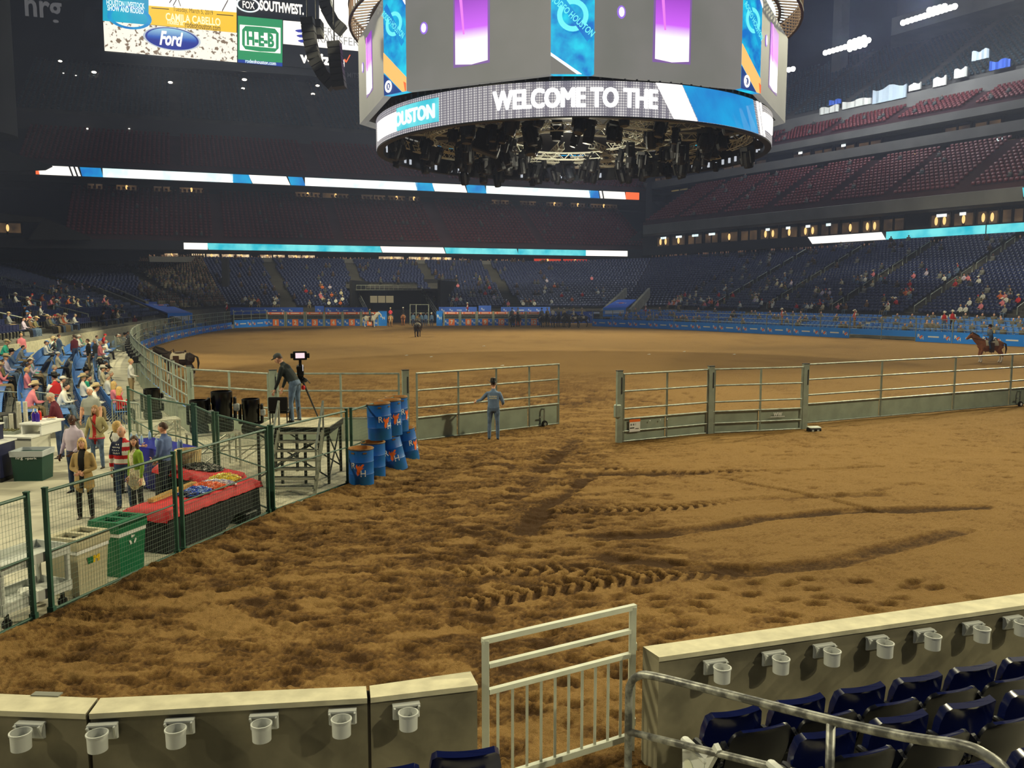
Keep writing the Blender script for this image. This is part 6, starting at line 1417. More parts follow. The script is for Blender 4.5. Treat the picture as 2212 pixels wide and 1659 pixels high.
person('white-haired man in a grey T-shirt walking behind the olive cardigan', (-12.25, 24.7, 0), PI + .05, [cl('grey_tee', (150, 152, 144)), SKIN, JEANSL, SHOE, mat('hair_white', (222, 214, 200), .6)], h=1.82, fat=1.2, sleeve='short', ul=(-.3, 0, -1), fl=(-.05, .2, -1), ur=(.3, 0, -1), fr=(.05, .2, -1), head=(0, .08))
person('grey-haired man in a maroon sweater bending over the counter', (-12.45, 23.3, 0), PI / 2 + .25, [cl('maroon', (92, 26, 44)), SKIN, JEANS, SHOE, HAIRG], h=1.85, fat=1.12, sp=(0, .2, 1), ul=(-.1, .25, -1), fl=(.1, 1, -.1), ur=(.1, .25, -1), fr=(-.1, 1, -.1), head=(0, -.55))
def strap2(t, hc, R, s):
    mb = MB(); mb.tube([(-.1, .1, 1.38), (-.1, -.04, 1.40), (-.06, -.13, 1.28), (.08, -.14, 1.08), (.17, -.08, .98)], .014, 6); mb.build('bag_strap', BLACKC, t, smooth='all')
person('woman with short blond hair in a white top, seen from behind', (-8.95, 19.15, 0), -.5, [W_SHIRT, SKIN, BLACKC, SHOE, HAIRY], style='bob', h=1.66, fat=1.12, fem=True, extras=strap2, ul=(-.2, .2, -1), fl=(0, .6, -.6), ur=(.4, .45, -.8), fr=(.3, 1, -.1), head=(-.3, .1), skirt=(.02, -.14, 1.04, 0))
def cardi(q, z): z = z.copy(); z[(z == 0) & (np.abs(q[:, 0]) < .075) & (q[:, 1] > 0)] = 8; return z
person('brown-haired woman in a lime cardigan and cream tunic with dark boots', (-7.72, 17.3, 0), PI - .55, [cl('lime', (132, 166, 44)), SKIN, mat('leggings', (26, 26, 34), .7), mat('boot', (66, 52, 44), .4), HAIRB, cl('tunic', (222, 212, 176), rgb2=(176, 150, 120), scale=24, clip=(.55, .6))], style='long', h=1.64, fem=True, paint=cardi, skirt=(-.06, -.30, 1.2, 8), ul=(-.2, .0, -1), fl=(-.02, .15, -1), ur=(.2, .0, -1), fr=(.02, .15, -1), head=(.75, .05))
person('man in a blue shirt and dark jeans facing the blue draped table', (-7.42, 18.05, 0), PI / 2 - .1, [cl('blue_shirt', (84, 104, 150)), SKIN, mat('dark_jeans', (34, 42, 58), .8), SHOE, HAIRB], h=1.80, fat=1.2, ul=(-.2, .1, -1), fl=(.5, .7, -.4), ur=(.2, .05, -1), fr=(-.3, .7, -.6), head=(0, 0))
person('camera operator in a dark top and jeans bending over the platform chair', (-5.35, 20.95, PZ), PI / 2 - .2, [cl('dark_jacket', (36, 44, 46)), SKIN, JEANSL, SHOE, HAIRB], hat=('cap', mat('cap_grey', (70, 74, 76), .8)), h=1.80, fat=1.12, sp=(0, .66, 1), ul=(-.1, .25, -1), fl=(0, .45, -1), ur=(.1, .3, -1), fr=(0, .4, -1), tl=(-.12, .1, -1), sl=(-.06, -.1, -1), tr=(.12, .0, -1), sr=(.06, -.05, -1), head=(0, -.45), pel=.93)
def backprint(t, hc, R, s):
    for k, (tx, w) in enumerate((('RODEO', .24), ('HOUSTON', .22))):
        mb = MB(); mb.text(tx, (0, -.148, 1.36 - .06 * k), (1, 0, 0), (0, .12, 1), w, .045, 0, 0, .03); mb.build('back_lettering', mat('print_cream', (214, 204, 160), .7), t)
person('gate man in a denim shirt and black cowboy hat, seen from behind', (-.57, 26.1, .02), -.06, [cl('denim_pale', (108, 130, 160), var=.12, scale=7), SKIN, JEANSL, SHOE, HAIRB], hat=('cowboy', BLACK), h=1.84, fat=1.08, ul=(-.75, .35, -.8), fl=(-.55, .65, -.25), ur=(.4, .1, -1), fr=(-.1, .8, -.3), head=(.1, -.1), extras=backprint, vox=.016)
# ------------------------------------------------------------------ arena gates near the camera
def gate_panel(label, a, b, fr, ztop=2.13, z0=.06, rails=(2.1, 1.58, 1.05, .74), kick=.74, group='steel arena gates', mid=None, extra=None, cat='gate', postw=0, name='arena_gate', boards=True):
    a, b = V((*a, 0)), V((*b, 0)); d = b - a; L = d.length; n = d.normalized(); Z = V((0, 0, 1)); side = V((n.y, -n.x, 0))
    t = thing(name, label, cat, a, 0, group)
    for z in list(rails) + [z0] + ([mid] if mid else []):
        mb = MB(); mb.tube([Z * z, n * L + Z * z], .03 if z > .2 else .028, 10); mb.build('rail', STEEL, t, smooth=True)
    for s in [0.02] + [L * f for f in fr] + [L - .02]:
        mb = MB(); mb.bar(n * s + Z * (z0 - .02), n * s + Z * (rails[0]), .06, .05); mb.build('upright', GATEG, t)
    st = [0.] + list(fr) + [1.]
    if boards:
        for f0, f1 in zip(st, st[1:]):
            mb = MB(); p, q = n * (L * f0 + .05) - side * .02, n * (L * f1 - .05) - side * .02; mb.hexa([p + Z * (z0 + .02), q + Z * (z0 + .02), q + Z * (z0 + .02) - side * .012, p + Z * (z0 + .02) - side * .012], [p + Z * (kick - .03), q + Z * (kick - .03), q + Z * (kick - .03) - side * .012, p + Z * (kick - .03) - side * .012]); mb.build('kick_panel', KICK, t)
    if extra: extra(t, n, L, side, Z)
    return t
def wheel(s, wl=True):
    def f(t, n, L, side, Z):
        p = n * (L * s) + side * .1; mb = MB(); mb.bar(p + Z * .2, p + Z * .66, .04, .05); mb.bar(p + Z * .36 - n * .2, p + Z * .36, .035); mb.bar(p + Z * .62 - n * .02 - side * .1, p + Z * .62, .04); mb.build('jack_post', STEEL, t)
        mb = MB(); x, y, z = basis(side); M = Matrix((x, y, z)).transposed(); c = p + Z * .12 + side * .03; mb.lathe([(.05, -.035), (.11, -.035), (.12, 0), (.11, .035), (.05, .035)], 18, c, 0, 1, 1, M); mb.build('caster_wheel', BLACK, t, smooth=True); mb = MB(); mb.lathe([(.001, .04), (.055, .04), (.055, -.04), (.001, -.04)], 14, c, 0, 1, 1, M); mb.build('wheel_hub', WHITE if wl else STEEL, t)
    return f
gate_panel('open steel arena gate where the hatted gate man leans', (-2.90, 25.77), (1.61, 29.14), (.27, .53, .77), extra=wheel(.87, False))
def fixed(label, a, b, fr, extra=None, mid=.36):
    return gate_panel(label, a, b, fr, mid=mid, extra=extra)
def post(label, x, y, w=.16, h=2.2, name='gate_post'):
    t = thing(name, label, 'post', (x, y, 0), .4, 'thick steel gate posts'); mb = MB(); mb.box((0, 0, h / 2 - .1), (w, .10, h + .2)); mb.build('column', GATEG, t); mb = MB(); mb.box((0, 0, h + .01), (w + .02, .12, .02)); mb.box((w * .3, -.055, h * .8), (.03, .02, .5)); mb.build('channel', DGREY, t)
post('thick steel post hinging the open gate, beside the barrels', -3.22, 25.72, .2); post('steel gate post at the open end of the two-panel fence, with a latch box', 3.22, 25.52, .18)
post('steel post joining the two fence panels right of the gap', 6.33, 27.1, .2); post('steel post between the panel fence and the long gate', 9.66, 28.05, .22)
def signs(t, n, L, side, Z):
    p = n * .42 + side * .03 + Z * .52; mb = MB(); mb.hexa([p - n * .2 - Z * .19, p + n * .2 - Z * .19, p + n * .2 + Z * .19, p - n * .2 + Z * .19], [q + side * .006 for q in (p - n * .2 - Z * .19, p + n * .2 - Z * .19, p + n * .2 + Z * .19, p - n * .2 + Z * .19)]); s = mb.build('notice_plate', WHITE, t)
    mb = MB(); q = p + side * .009; mb.quad(q - n * .2 + Z * .11, q + n * .2 + Z * .11, q + n * .2 + Z * .19, q - n * .2 + Z * .19); mb.build('notice_header', ORANGE, s)
    mb = MB(); mb.text('8 8 !', q - n * .06 + Z * .03, n, Z, .2, .06, 0, 0, .01); mb.bar(q - n * .18 - Z * .07, q - n * .02 - Z * .07, .004, .03); mb.bar(q + n * .02 - Z * .1, q + n * .15 - Z * .1, .004, .02); mb.build('notice_print', BLACK, s)
    mb = MB(); p = Z * 1.0 - n * .2; mb.rbox(p + Z * .0, (.2, .16, .4), .03, math.atan2(n.y, n.x)); mb.build('latch_box', GATEG, t)
    for f in (.3, .42, .5): mb = MB(); mb.box(n * (L * f) + side * .035 + Z * .63, (.035, .01, .04), math.atan2(n.y, n.x)); mb.build('white_tag', WHITE, t)
def maker(t, n, L, side, Z):
    mb = MB(); mb.text('WW', n * (L * .72) + side * .03 + Z * .58, n, Z, .32, .13, 0, 0, .03); mb.bar(n * (L * .64) + side * .03 + Z * .50, n * (L * .80) + side * .03 + Z * .50, .006, .02); mb.build('maker_lettering', WHITE, t)
fixed('steel fence panel with a white and orange notice, right of the gap', (3.34, 25.56), (6.25, 27.08), (.50,), signs); fixed('steel fence panel with small white maker lettering, next to the long gate', (6.44, 27.14), (9.55, 27.98), (.52,), maker)
gate_panel('long steel arena gate running off towards the right edge', (9.85, 28.9), (20.6, 34.05), (.315, .64, .915), kick=.74, rails=(2.1, 1.58, 1.05, .74), z0=.10, extra=wheel(.955)); gate_panel('steel arena fence continuing past the wheel at the right edge', (20.7, 34.1), (30, 39), (.33, .66), z0=.1)
fixed('steel fence panel behind the camera platform, beside the barrels', (-3.4, 25.72), (-7.1, 25.72), (.48,), maker, None); post('double steel post behind the camera operator', -7.22, 25.74, .22); fixed('steel fence panel behind the cluster of spotlights', (-7.36, 25.74), (-10.2, 27.15), (.5,), None, None); post('dark steel corner post where the fence meets the curved rail', -10.3, 27.2, .16, 2.2)
t = thing('floor_lamp_box', 'small black lamp box with a pale rim lying at the gate post foot', 'lamp', (9.85, 27.62, .0), .15); mb = MB(); mb.rbox((0, 0, .07), (.42, .26, .16), .03); mb.build('housing', BLACK, t); mb = MB(); mb.hexa([V((-.2, -.12, .15)), V((.2, -.12, .15)), V((.2, .12, .17)), V((-.2, .12, .17))], [V((-.2, -.12, .165)), V((.2, -.12, .165)), V((.2, .12, .19)), V((-.2, .12, .19))]); mb.build('rim', CREAM, t)
for x in (-.1, .08): mb = MB(); mb.box((x, -.131, .07), (.07, .01, .06)); mb.build('lens', GREY, t)
# ------------------------------------------------------------------ curved rail on the left and boards round the arena
LOGO_R, LOGO_H = txt('R', 0, .02), txt('H', 0, .02)
def rail_panel(label, a, b, inward, near=True, blue=True, logos=2, group='arena rail panels on the left', board_h=.78, gap=0., height=2.1, bars=2):
    a, b = V(a), V(b); d = b - a; L = d.length; n = d.normalized(); Z = V((0, 0, 1)); side = V((n.y, -n.x, 0)); side = side if side.dot(V(inward)) > 0 else -side
    t = thing('arena_rail', label, 'fence', a, 0, group)
    mb = MB(); mb.bar(Z * 0, Z * (height + .06), .09, .07); mb.build('post', GATEG, t)
    for z in (height, height - .45, height - .9): mb = MB(); mb.tube([Z * z, n * L + Z * z], .032, 8 if near else 6); mb.build('rail', STEEL, t, smooth=True)
    if bars:
        for k in range(1, bars + 1): mb = MB(); p = n * (L * k / (bars + 1)); mb.bar(p + Z * board_h, p + Z * height, .035); mb.build('upright', GATEG, t)
    mb = MB(); p, q = n * .02, n * (L - .02); s = side * .03
    mb.hexa([p + Z * (.02 + gap), q + Z * (.02 + gap), q + Z * (.02 + gap) + s, p + Z * (.02 + gap) + s], [p + Z * board_h, q + Z * board_h, q + Z * board_h + s, p + Z * board_h + s]); bo = mb.build('board', BOARDB if blue else KICK, t)
    mb = MB(); s2_ = side * -.012; zz = Z * (.02 + gap); mb.hexa([p + zz + s2_, q + zz + s2_, q + zz, p + zz], [p + Z * board_h + s2_, q + Z * board_h + s2_, q + Z * board_h, p + Z * board_h]); mb.build('back_plate', KICK, t)
    if blue and logos:
        xdir = n if side.cross(Z).dot(n) < 0 else -n
        c0 = n * (L / 2) + side * .04
        mb = MB(); o = c0 + Z * (gap + (board_h - gap) * .52); mb.hexa([o - n * .5 - Z * .06, o + n * .5 - Z * .06, o + n * .5 + Z * .06, o - n * .5 + Z * .06], [q_ + side * .006 for q_ in (o - n * .5 - Z * .06, o + n * .5 - Z * .06, o + n * .5 + Z * .06, o - n * .5 + Z * .06)]); mb.build('white_strip', WHITE, bo)
        for sg in (-1, 1):
            o = c0 + n * (sg * L * .36) + Z * (gap + (board_h - gap) * .5); mb = MB()
            mb.add([o + xdir * (v[0] * .26 - .14) + Z * (v[1] * .3 + .08) for v in LOGO_R[0]], LOGO_R[1], 0); mb.add([o + xdir * (v[0] * .26 + .16) + Z * (v[1] * .3 - .1) for v in LOGO_H[0]], LOGO_H[1], 0)
            mb.hexa([o + xdir * u + Z * w for u, w in ((-.1, -.1), (.02, -.2), (.22, .12), (.06, .1))], [o + xdir * u + Z * w + side * .01 for u, w in ((-.1, -.1), (.02, -.2), (.22, .12), (.06, .1))], 1); mb.build('logo_mark', [WHITE, ORANGE], bo)
    return t
_O = 'first second third fourth fifth sixth seventh eighth ninth tenth eleventh twelfth thirteenth fourteenth fifteenth sixteenth seventeenth eighteenth nineteenth'.split()
def ORD(k): return _O[k] if k < 19 else ('twenty', 'thirty')[(k + 1) // 10 - 2] + ('-' + _O[(k + 1) % 10 - 1] if (k + 1) % 10 else '') if (k + 1) % 10 else ('twentieth', 'thirtieth')[(k + 1) // 10 - 2]
RL = arclen(RAILS); npan = int(RL[-1] / 3.05)
for k in range(npan):
    a, _ = atlen(RAILS, RL[-1] * k / npan); b, _ = atlen(RAILS, RL[-1] * (k + 1) / npan); m_ = (a + b) / 2
    where = 'beside the chairs' if m_.y < 66 else 'at the far bend of the left rail'
    rail_panel('curved steel rail panel, %s from the corner post on the left' % ORD(k), a, b, (1, .2, 0), near=k < 10, bars=3)
RIGHT = [V((x, y, 0)) for x, y in ((10.6, 113.2), (16, 107.5), (24, 97), (33.45, 83.2), (42.3, 70.6), (52, 56))]
RIGHT = smooth_poly(RIGHT, 4); LR = arclen(RIGHT); nR_ = int(LR[-1] / 3.3)
for k in range(nR_):
    a, _ = atlen(RIGHT, LR[-1] * k / nR_); b, _ = atlen(RIGHT, LR[-1] * (k + 1) / nR_); m_ = (a + b) / 2; px = 1106 + FPX * m_.x / m_.y
    rail_panel('blue logo board of the right side, %s from the chutes' % ORD(k), a, b, (-1, -.5, 0), near=False, board_h=1.0, gap=.42 if 1860 < px < 1945 else 0., logos=0 if 1860 < px < 1945 else 2, group='blue boards on the right', bars=1)
for k, (x0, x1) in enumerate(((-34.8, -33.6), (-33.6, -31.9))): 
    pass
A0, B0 = V((-34.8, 107.4, 0)), V((-32.0, 112.6, 0))
for k in range(2): rail_panel('blue arena board left of chute one, %s of the two' % ('nearer', 'farther')[k], lerp(A0, B0, k / 2), lerp(A0, B0, (k + 1) / 2), (1, -.5, 0), near=False, board_h=1.0, group='blue boards left of the chutes', bars=1)
# ------------------------------------------------------------------ bucking chutes
CA, CB = V((-32.0, 113.2, 0)), V((10.6, 116.2, 0))
def on_chute(px): 
    u = (px - 1106) / FPX; d = CB - CA; t = (u * CA.y - CA.x) / (d.x - u * d.y); return CA + d * t
cn = (CB - CA).normalized(); cs = V((cn.y, -cn.x, 0)); Z = V((0, 0, 1))
BB2 = mat('board_chute', (28, 114, 222), .45); OR2 = mat('chute_orange', (255, 134, 62), .55)
for num, px, w in ((1, 597, 41), (2, 639, 41), (3, 681, 40), (4, 721, 40), (5, 761, 40), (6, 800, 38), (7, 976, 36), (8, 1012, 36), (9, 1048, 36), (10, 1083, 35), (11, 1119, 35), (12, 1153, 35)):
    c = on_chute(px); W2 = w / FPX * c.y / 2 * .97
    t = thing('bucking_chute', 'steel bucking chute with an orange plate numbered %s' % _O[num - 1].replace('first', 'one').replace('second', 'two').replace('third', 'three').replace('fifth', 'five').replace('eighth', 'eight').replace('ninth', 'nine').replace('twelfth', 'twelve').removesuffix('th'), 'chute', c, math.atan2(cn.y, cn.x), 'numbered bucking chutes')
    def bx(nm, m, cx, cz, sx, sz, y=0., d=.08, par=None): mb = MB(); mb.box((cx, y, cz), (sx, d, sz)); return mb.build(nm, m, par or t)
    for sx in (-1, 1): bx('post', GATEG, sx * (W2 - .06), .95, .16, 1.95, .05, .2)
    bd_ = bx('lower_board', BB2, 0, .48, 2 * W2 - .3, .88); pl_ = bx('number_plate', OR2, 0, .50, .78, .84, -.06, .04)
    mb = MB(); mb.text(str(num), (0, -.09, .5), (1, 0, 0), (0, 0, 1), .34 if num != 1 else .2, .56, 0, 0, .03) if num < 10 else mb.text(str(num), (0, -.09, .5), (1, 0, 0), (0, 0, 1), .6, .56, 0, 0, .03); mb.build('number', WHITE, pl_)
    for sx in (-1, 1):
        mb = MB(); o = V((sx * (W2 * .62), -.05, .5)); X = V((1, 0, 0))
        mb.add([o + X * (v[0] * .2 - .1) + Z * (v[1] * .28 + .1) for v in LOGO_R[0]], LOGO_R[1], 0); mb.add([o + X * (v[0] * .2 + .12) + Z * (v[1] * .28 - .1) for v in LOGO_H[0]], LOGO_H[1], 0); mb.build('logo_mark', WHITE, bd_)
    for z in (1.0, 1.22, 1.42): bx('rail', STEEL, 0, z, 2 * W2 - .2, .06)
    up = bx('upper_banner', mat('chute_banner', (245, 120, 70), .6), 0, 1.72, 2 * W2 - .3, .30); bx('banner_strip', WHITE, 0, 1.72, W2 * .9, .1, -.045, .02, up)
    for k in (-1, 1): bx('white_end', WHITE, k * (W2 - .32), 1.72, .12, .24, -.045, .02, up)
    bx('back_panel', DGREY, 0, 1.2, 2 * W2 - .2, .5, .5, .05)
def slab_thing(name, label, cat, px0, px1, y0, y1, Y, m, group=None, pattern=0, th=.2):
    a, b = atY(px0, y1, Y), atY(px1, y1, Y); h = atY(px0, y0, Y).z - a.z
    t = thing(name, label, cat, (a + b) / 2, 0, group); mb = MB(); W2 = (b - a).length / 2; mb.box((0, 0, h / 2), (2 * W2, th, h)); p = mb.build('panel', m, t)
    if pattern:
        mb = MB(); r, step = max(1, int(h / .75)), 1.15
        for j in range(r):
            for k in range(int(2 * W2 / step)):
                x, z = -W2 + (k + .5) * step + (.3 if j % 2 else 0), (j + .5) * h / r
                if k % 3 == 2: mb.box((x, -th / 2 - .01, z), (.7, .015, .1))
                else:
                    mb.add([V((x + v[0] * .2 - .1, -th / 2 - .015, z + v[1] * .26 + .06)) for v in LOGO_R[0]], LOGO_R[1]); mb.add([V((x + v[0] * .2 + .12, -th / 2 - .015, z + v[1] * .26 - .08)) for v in LOGO_H[0]], LOGO_H[1])
        mb.build('logo_print', mat('logo_pale', (214, 224, 244), .6), p)
    return t
for i, (x0, x1, y0, y1, lb) in enumerate(((498, 548, 664, 680, 'blue logo wall left of chute one'), (549, 655, 664, 677, 'long blue logo wall above chutes one and two'), (681, 700, 661, 679, 'short raised blue logo wall above chute three'), (703, 794, 664, 677, 'blue logo wall above chutes four and five'), (948, 1030, 663, 677, 'blue logo wall above chutes seven and eight'),
                                          (1034, 1061, 660, 676, 'short raised blue logo wall above chute nine'), (1082, 1188, 663, 677, 'blue logo wall above chutes ten to twelve'), (1188, 1282, 673, 698, 'blue logo wall behind the black horses'))):
    slab_thing('logo_wall', lb, 'padded wall', x0, x1, y0, y1, 120.5 if i < 7 else 116.5, BANNER, 'blue logo walls at the far end', 1)
for x0, x1, lb in ((818, 836, 'tall blue gate board left of the arena tunnel'), (943, 956, 'tall blue gate board with initials right of the arena tunnel')):
    t = slab_thing('gate_board', lb, 'board', x0, x1, 672, 704, 114.2, BOARDB, None, 0)
    mb = MB()
    for v, dx, dz in ((LOGO_R, -.16, 1.3), (LOGO_H, .14, 1.05)): mb.add([V((p[0] * .3 + dx, -.12, p[1] * .4 + dz)) for p in v[0]], v[1])
    mb.build('letter_mark', WHITE, t)
# tunnel under the far stand
def wallbox(name, pts, z0, z1, m): 
    mb = MB(); mb.hexa([V((*p, z0)) for p in pts], [V((*p, z1)) for p in pts]); return structure(mb, name, m)
a, b = atY(796, 670, 122), atY(940, 670, 122); DARKT = mat('tunnel_dark', (30, 30, 36), .9)
wallbox('wall_tunnel_1', [(a.x, 141), (b.x + 2, 141), (b.x + 2, 141.4), (a.x, 141.4)], -.1, 6.6, DARKT); wallbox('wall_tunnel_2', [(a.x - 3.0, 124), (a.x - 2.6, 124), (a.x - 2.6, 141), (a.x - 3.0, 141)], 0, 6.2, DARKT); wallbox('wall_tunnel_3', [(b.x + .2, 124), (b.x + .6, 124), (b.x + 2.2, 141), (b.x + 1.8, 141)], 0, 6.2, DARKT)
wallbox('ceiling_tunnel', [(a.x - 3, 126), (b.x + .6, 126), (b.x + 2.2, 141), (a.x - 3, 141)], 4.7, 5.0, DARKT)
for k, (x0, x1) in enumerate(((800, 815), (817, 832), (834, 850))):
    slab_thing('light_panel', ('beige backlit panel in the tunnel, %s of three' % ('left', 'middle', 'right')[k]), 'panel', x0, x1, 639, 654, 139, mat('beige_panel', (170, 156, 120), em=.45))  # plain beige panels with emission in the material
slab_thing('black_drape', 'black drape hanging at the right side of the tunnel', 'drape', 853, 910, 628, 668, 128, BLACKC)
t = thing('tunnel_fence', 'grey railing along the top of the far tunnel', 'railing', atY(790, 625, 126)); O = t.location.copy()
for y in (616, 626): mb = MB(); mb.bar(atY(770, y, 126) - O, atY(912, y, 126) - O, .08); mb.build('rail', STEEL, t)
for k in range(15): mb = MB(); mb.bar(atY(770 + k * 10, 616, 126) - O, atY(770 + k * 10, 627, 126) - O, .05); mb.build('upright', STEEL, t)
for i, (x0, y0, x1, y1) in enumerate(((770, 622, 796, 672), (911, 620, 952, 682))):
    t = thing('stair_rail', ('pale stair railing on the left side of the tunnel', 'pale stair railing on the right side of the tunnel')[i], 'railing', atY(x1, y1, 121)); O = t.location.copy(); a, b = atY(x0, y0, 131), atY(x1, y1, 121)
    for dz in (0, -.45, -.9): mb = MB(); mb.bar(a + Z * dz - O, b + Z * dz - O, .1); mb.build('rail', mat('pale_rail', (150, 152, 146), .6), t)
    for k in range(9): p = lerp(a, b, k / 8) - O; mb = MB(); mb.bar(p, p - Z * 1.0, .07); mb.build('upright', STEEL, t)
t = thing('portal_gate', 'tall pale steel portal gate beside the far tunnel', 'gate', atY(886, 700, 116)); O = t.location.copy()
for x in (886, 899, 926): mb = MB(); mb.bar(atY(x, 700, 116) - O, atY(x, 657, 116) - O, .12); mb.build('post', STEEL, t)
for y in (658, 676, 690): mb = MB(); mb.bar(atY(886, y, 116) - O, atY(926, y, 116) - O, .08); mb.build('rail', STEEL, t)
# ramp canopies
def ramp(label, walls, canopy, letters=True):
    for i, (x0, y0, Y0, x1, y1, Y1) in enumerate(walls):
        a, b = atY(x0, y0, Y0), atY(x1, y1, Y1); mb = MB(); n = (b - a); n.z = 0; n.normalize(); s = V((n.y, -n.x, 0)) * .18
        mb.hexa([a - s - Z * 1.6, a + s - Z * 1.6, b + s - Z * 1.6, b - s - Z * 1.6], [a - s, a + s, b + s, b - s]); WN[0] += 1
        o = mb.build('trim_%d' % (WN[0] + 20), STEPL); o['kind'] = 'structure'; o['label'] = 'sloping concrete ramp wall'
    p = [atY(*q) for q in canopy]; O = p[0].copy(); t = thing('ramp_canopy', label, 'banner', O); n = (p[1] - p[0]).cross(p[3] - p[0]).normalized(); n = n if n.y < 0 else -n
    mb = MB(); mb.hexa([q - O for q in p], [q - O - n * .15 for q in p]); cp = mb.build('canopy_face', BANNER, t)
    X, Y_ = (p[1] - p[0]).normalized(), (p[3] - p[0]).normalized(); c = sum(p, V()) / 4 - O + n * .06; w = (p[1] - p[0]).length
    mb = MB(); mb.text('R', c - X * w * .17 + Y_ * .35, X, Y_, w * .16, w * .2); mb.text('H', c + X * w * .17 - Y_ * .25, X, Y_, w * .16, w * .2); mb.build('letter_mark', WHITE, cp); mb = MB(); q = [c + X * w * u + Y_ * w * v for u, v in ((-.12, -.02), (-.02, -.12), (.16, .06), (.02, .1))]; mb.hexa(q, [r + n * .02 for r in q]); mb.build('flame_mark', ORANGE, cp)
    mb = MB(); q = [p[0] - O, p[1] - O, p[1] - O - Z * 1.2, p[0] - O - Z * 1.2]; mb.hexa(q, [r + V((0, .2, 0)) for r in q]); mb.build('front_panel', BOARDB, t)
    mb = MB(); q = [lerp(p[0], p[1], .08) - O - Z * .35 - V((0, .03, 0)), lerp(p[0], p[1], .92) - O - Z * .35 - V((0, .03, 0)), lerp(p[0], p[1], .92) - O - Z * .8 - V((0, .03, 0)), lerp(p[0], p[1], .08) - O - Z * .8 - V((0, .03, 0))]; mb.hexa(q, [r - V((0, .02, 0)) for r in q]); mb.build('white_strip', mat('logo_pale', (170, 190, 225), .6), t)
ramp('blue ramp canopy with initials in the far right corner', [(1298, 672, 118, 1352, 622, 136), (1360, 668, 118, 1402, 622, 134)], [(1303, 665, 117), (1352, 664, 117), (1374, 647, 126), (1335, 647, 126)])
ramp('long blue ramp canopy with initials beside the left stand', [(388, 690, 94, 192, 613, 128), (318, 652, 106, 222, 611, 130)], [(362, 676, 96), (414, 676, 99), (330, 645, 114), (290, 648, 110)])
# ------------------------------------------------------------------ horses and riders in the arena
DARKH = mat('coat_dark', (46, 32, 24), .6, var=.2, scale=3); BAY = mat('coat_bay', (152, 92, 50), .6, var=.2, scale=3); BLKH = mat('coat_black', (24, 20, 20), .55); GREYH = mat('coat_grey', (206, 204, 196), .7, var=.12, scale=2.); PALO = mat('coat_palomino', (186, 134, 76), .7); MANEK = mat('mane_dark', (22, 16, 14), .7); MANEW = mat('mane_pale', (220, 206, 176), .7)
LEATH = mat('saddle_leather', (70, 46, 30), .5); PADW = mat('saddle_pad', (200, 186, 160), .8)
HATK, HATT = BLACK, mat('hat_tan', (196, 176, 136), .7); HATW = mat('hat_white', (228, 222, 206), .7)
DEN = cl('denim', (82, 104, 134), var=.12, scale=7)
beast('horse', 'dark bay horse with white stockings standing behind the curved rail', 'horse', (-17.15, 43.9, .02), PI / 2 + .1, DARKH, MANEK, (.36, 'all'), saddle=(PADW, LEATH), scale=.98, neck=(0, 1.15, 1.62), nose=(0, 1.42, 1.25))
hx = (30.6, 54.8, .02); beast('horse', 'chestnut horse trotting with a rider near the right boards', 'horse', hx, PI / 2 - .1, BAY, mat('mane_brown', (60, 36, 24), .7), (.42, 'all'), saddle=(PADW, LEATH), lift=.4)
def numpatch(t, hc, R, s): mb = MB(); mb.box((0, -.155, .52), (.2, .012, .2)); mb.build('number_patch', mat('patch', (222, 190, 120), .7), t); 
rider('rider in denim shirt with a number patch on the chestnut horse', hx, PI / 2 - .1, [DEN, SKIN, JEANS, SHOE, HAIRB], hat=('cowboy', HATK), extras=numpatch, sp=(0, .12, 1), vox=.022)
hb = (-9.5, 86.4, .02); beast('horse', 'dark brown horse cantering away in the middle of the arena', 'horse', hb, -.05, DARKH, MANEK, None, saddle=(PADW, LEATH), lift=.4); rider('rider in grey vest with a number patch crouched on the dark brown horse', hb, -.05, [cl('grey', (130, 128, 118)), SKIN, BLACKC, SHOE, HAIRB], hat=('cowboy', HATK), extras=numpatch, sp=(0, .5, 1))
hw = (-18.2, 110.2, .02); beast('horse', 'white and grey paint horse standing in front of chute six', 'horse', hw, -PI / 2, GREYH, MANEW, None, saddle=(PADW, LEATH)); rider('rider in a teal shirt on the white and grey paint horse', hw, -PI / 2, [cl('teal', (40, 104, 110)), SKIN, JEANS, SHOE, HAIRB], hat=('cowboy', HATK))
hp = (-15.9, 112.4, .02); beast('horse', 'palomino horse seen from behind at the tunnel mouth', 'horse', hp, .15, PALO, MANEW, None, saddle=(PADW, LEATH)); rider('rider in a coral red shirt on the palomino horse', hp, .15, [cl('coral', (224, 66, 84)), SKIN, JEANS, SHOE, HAIRB], hat=('cowboy', HATT))
hq = (-14.7, 116, .02); beast('horse', 'brown horse walking into the tunnel beside the palomino', 'horse', hq, .1, BAY, MANEK, None, saddle=(PADW, LEATH)); rider('rider in black with a white hat at the tunnel mouth', hq, .1, [BLACKC, SKIN, BLACKC, SHOE, HAIRB], hat=('cowboy', HATW))
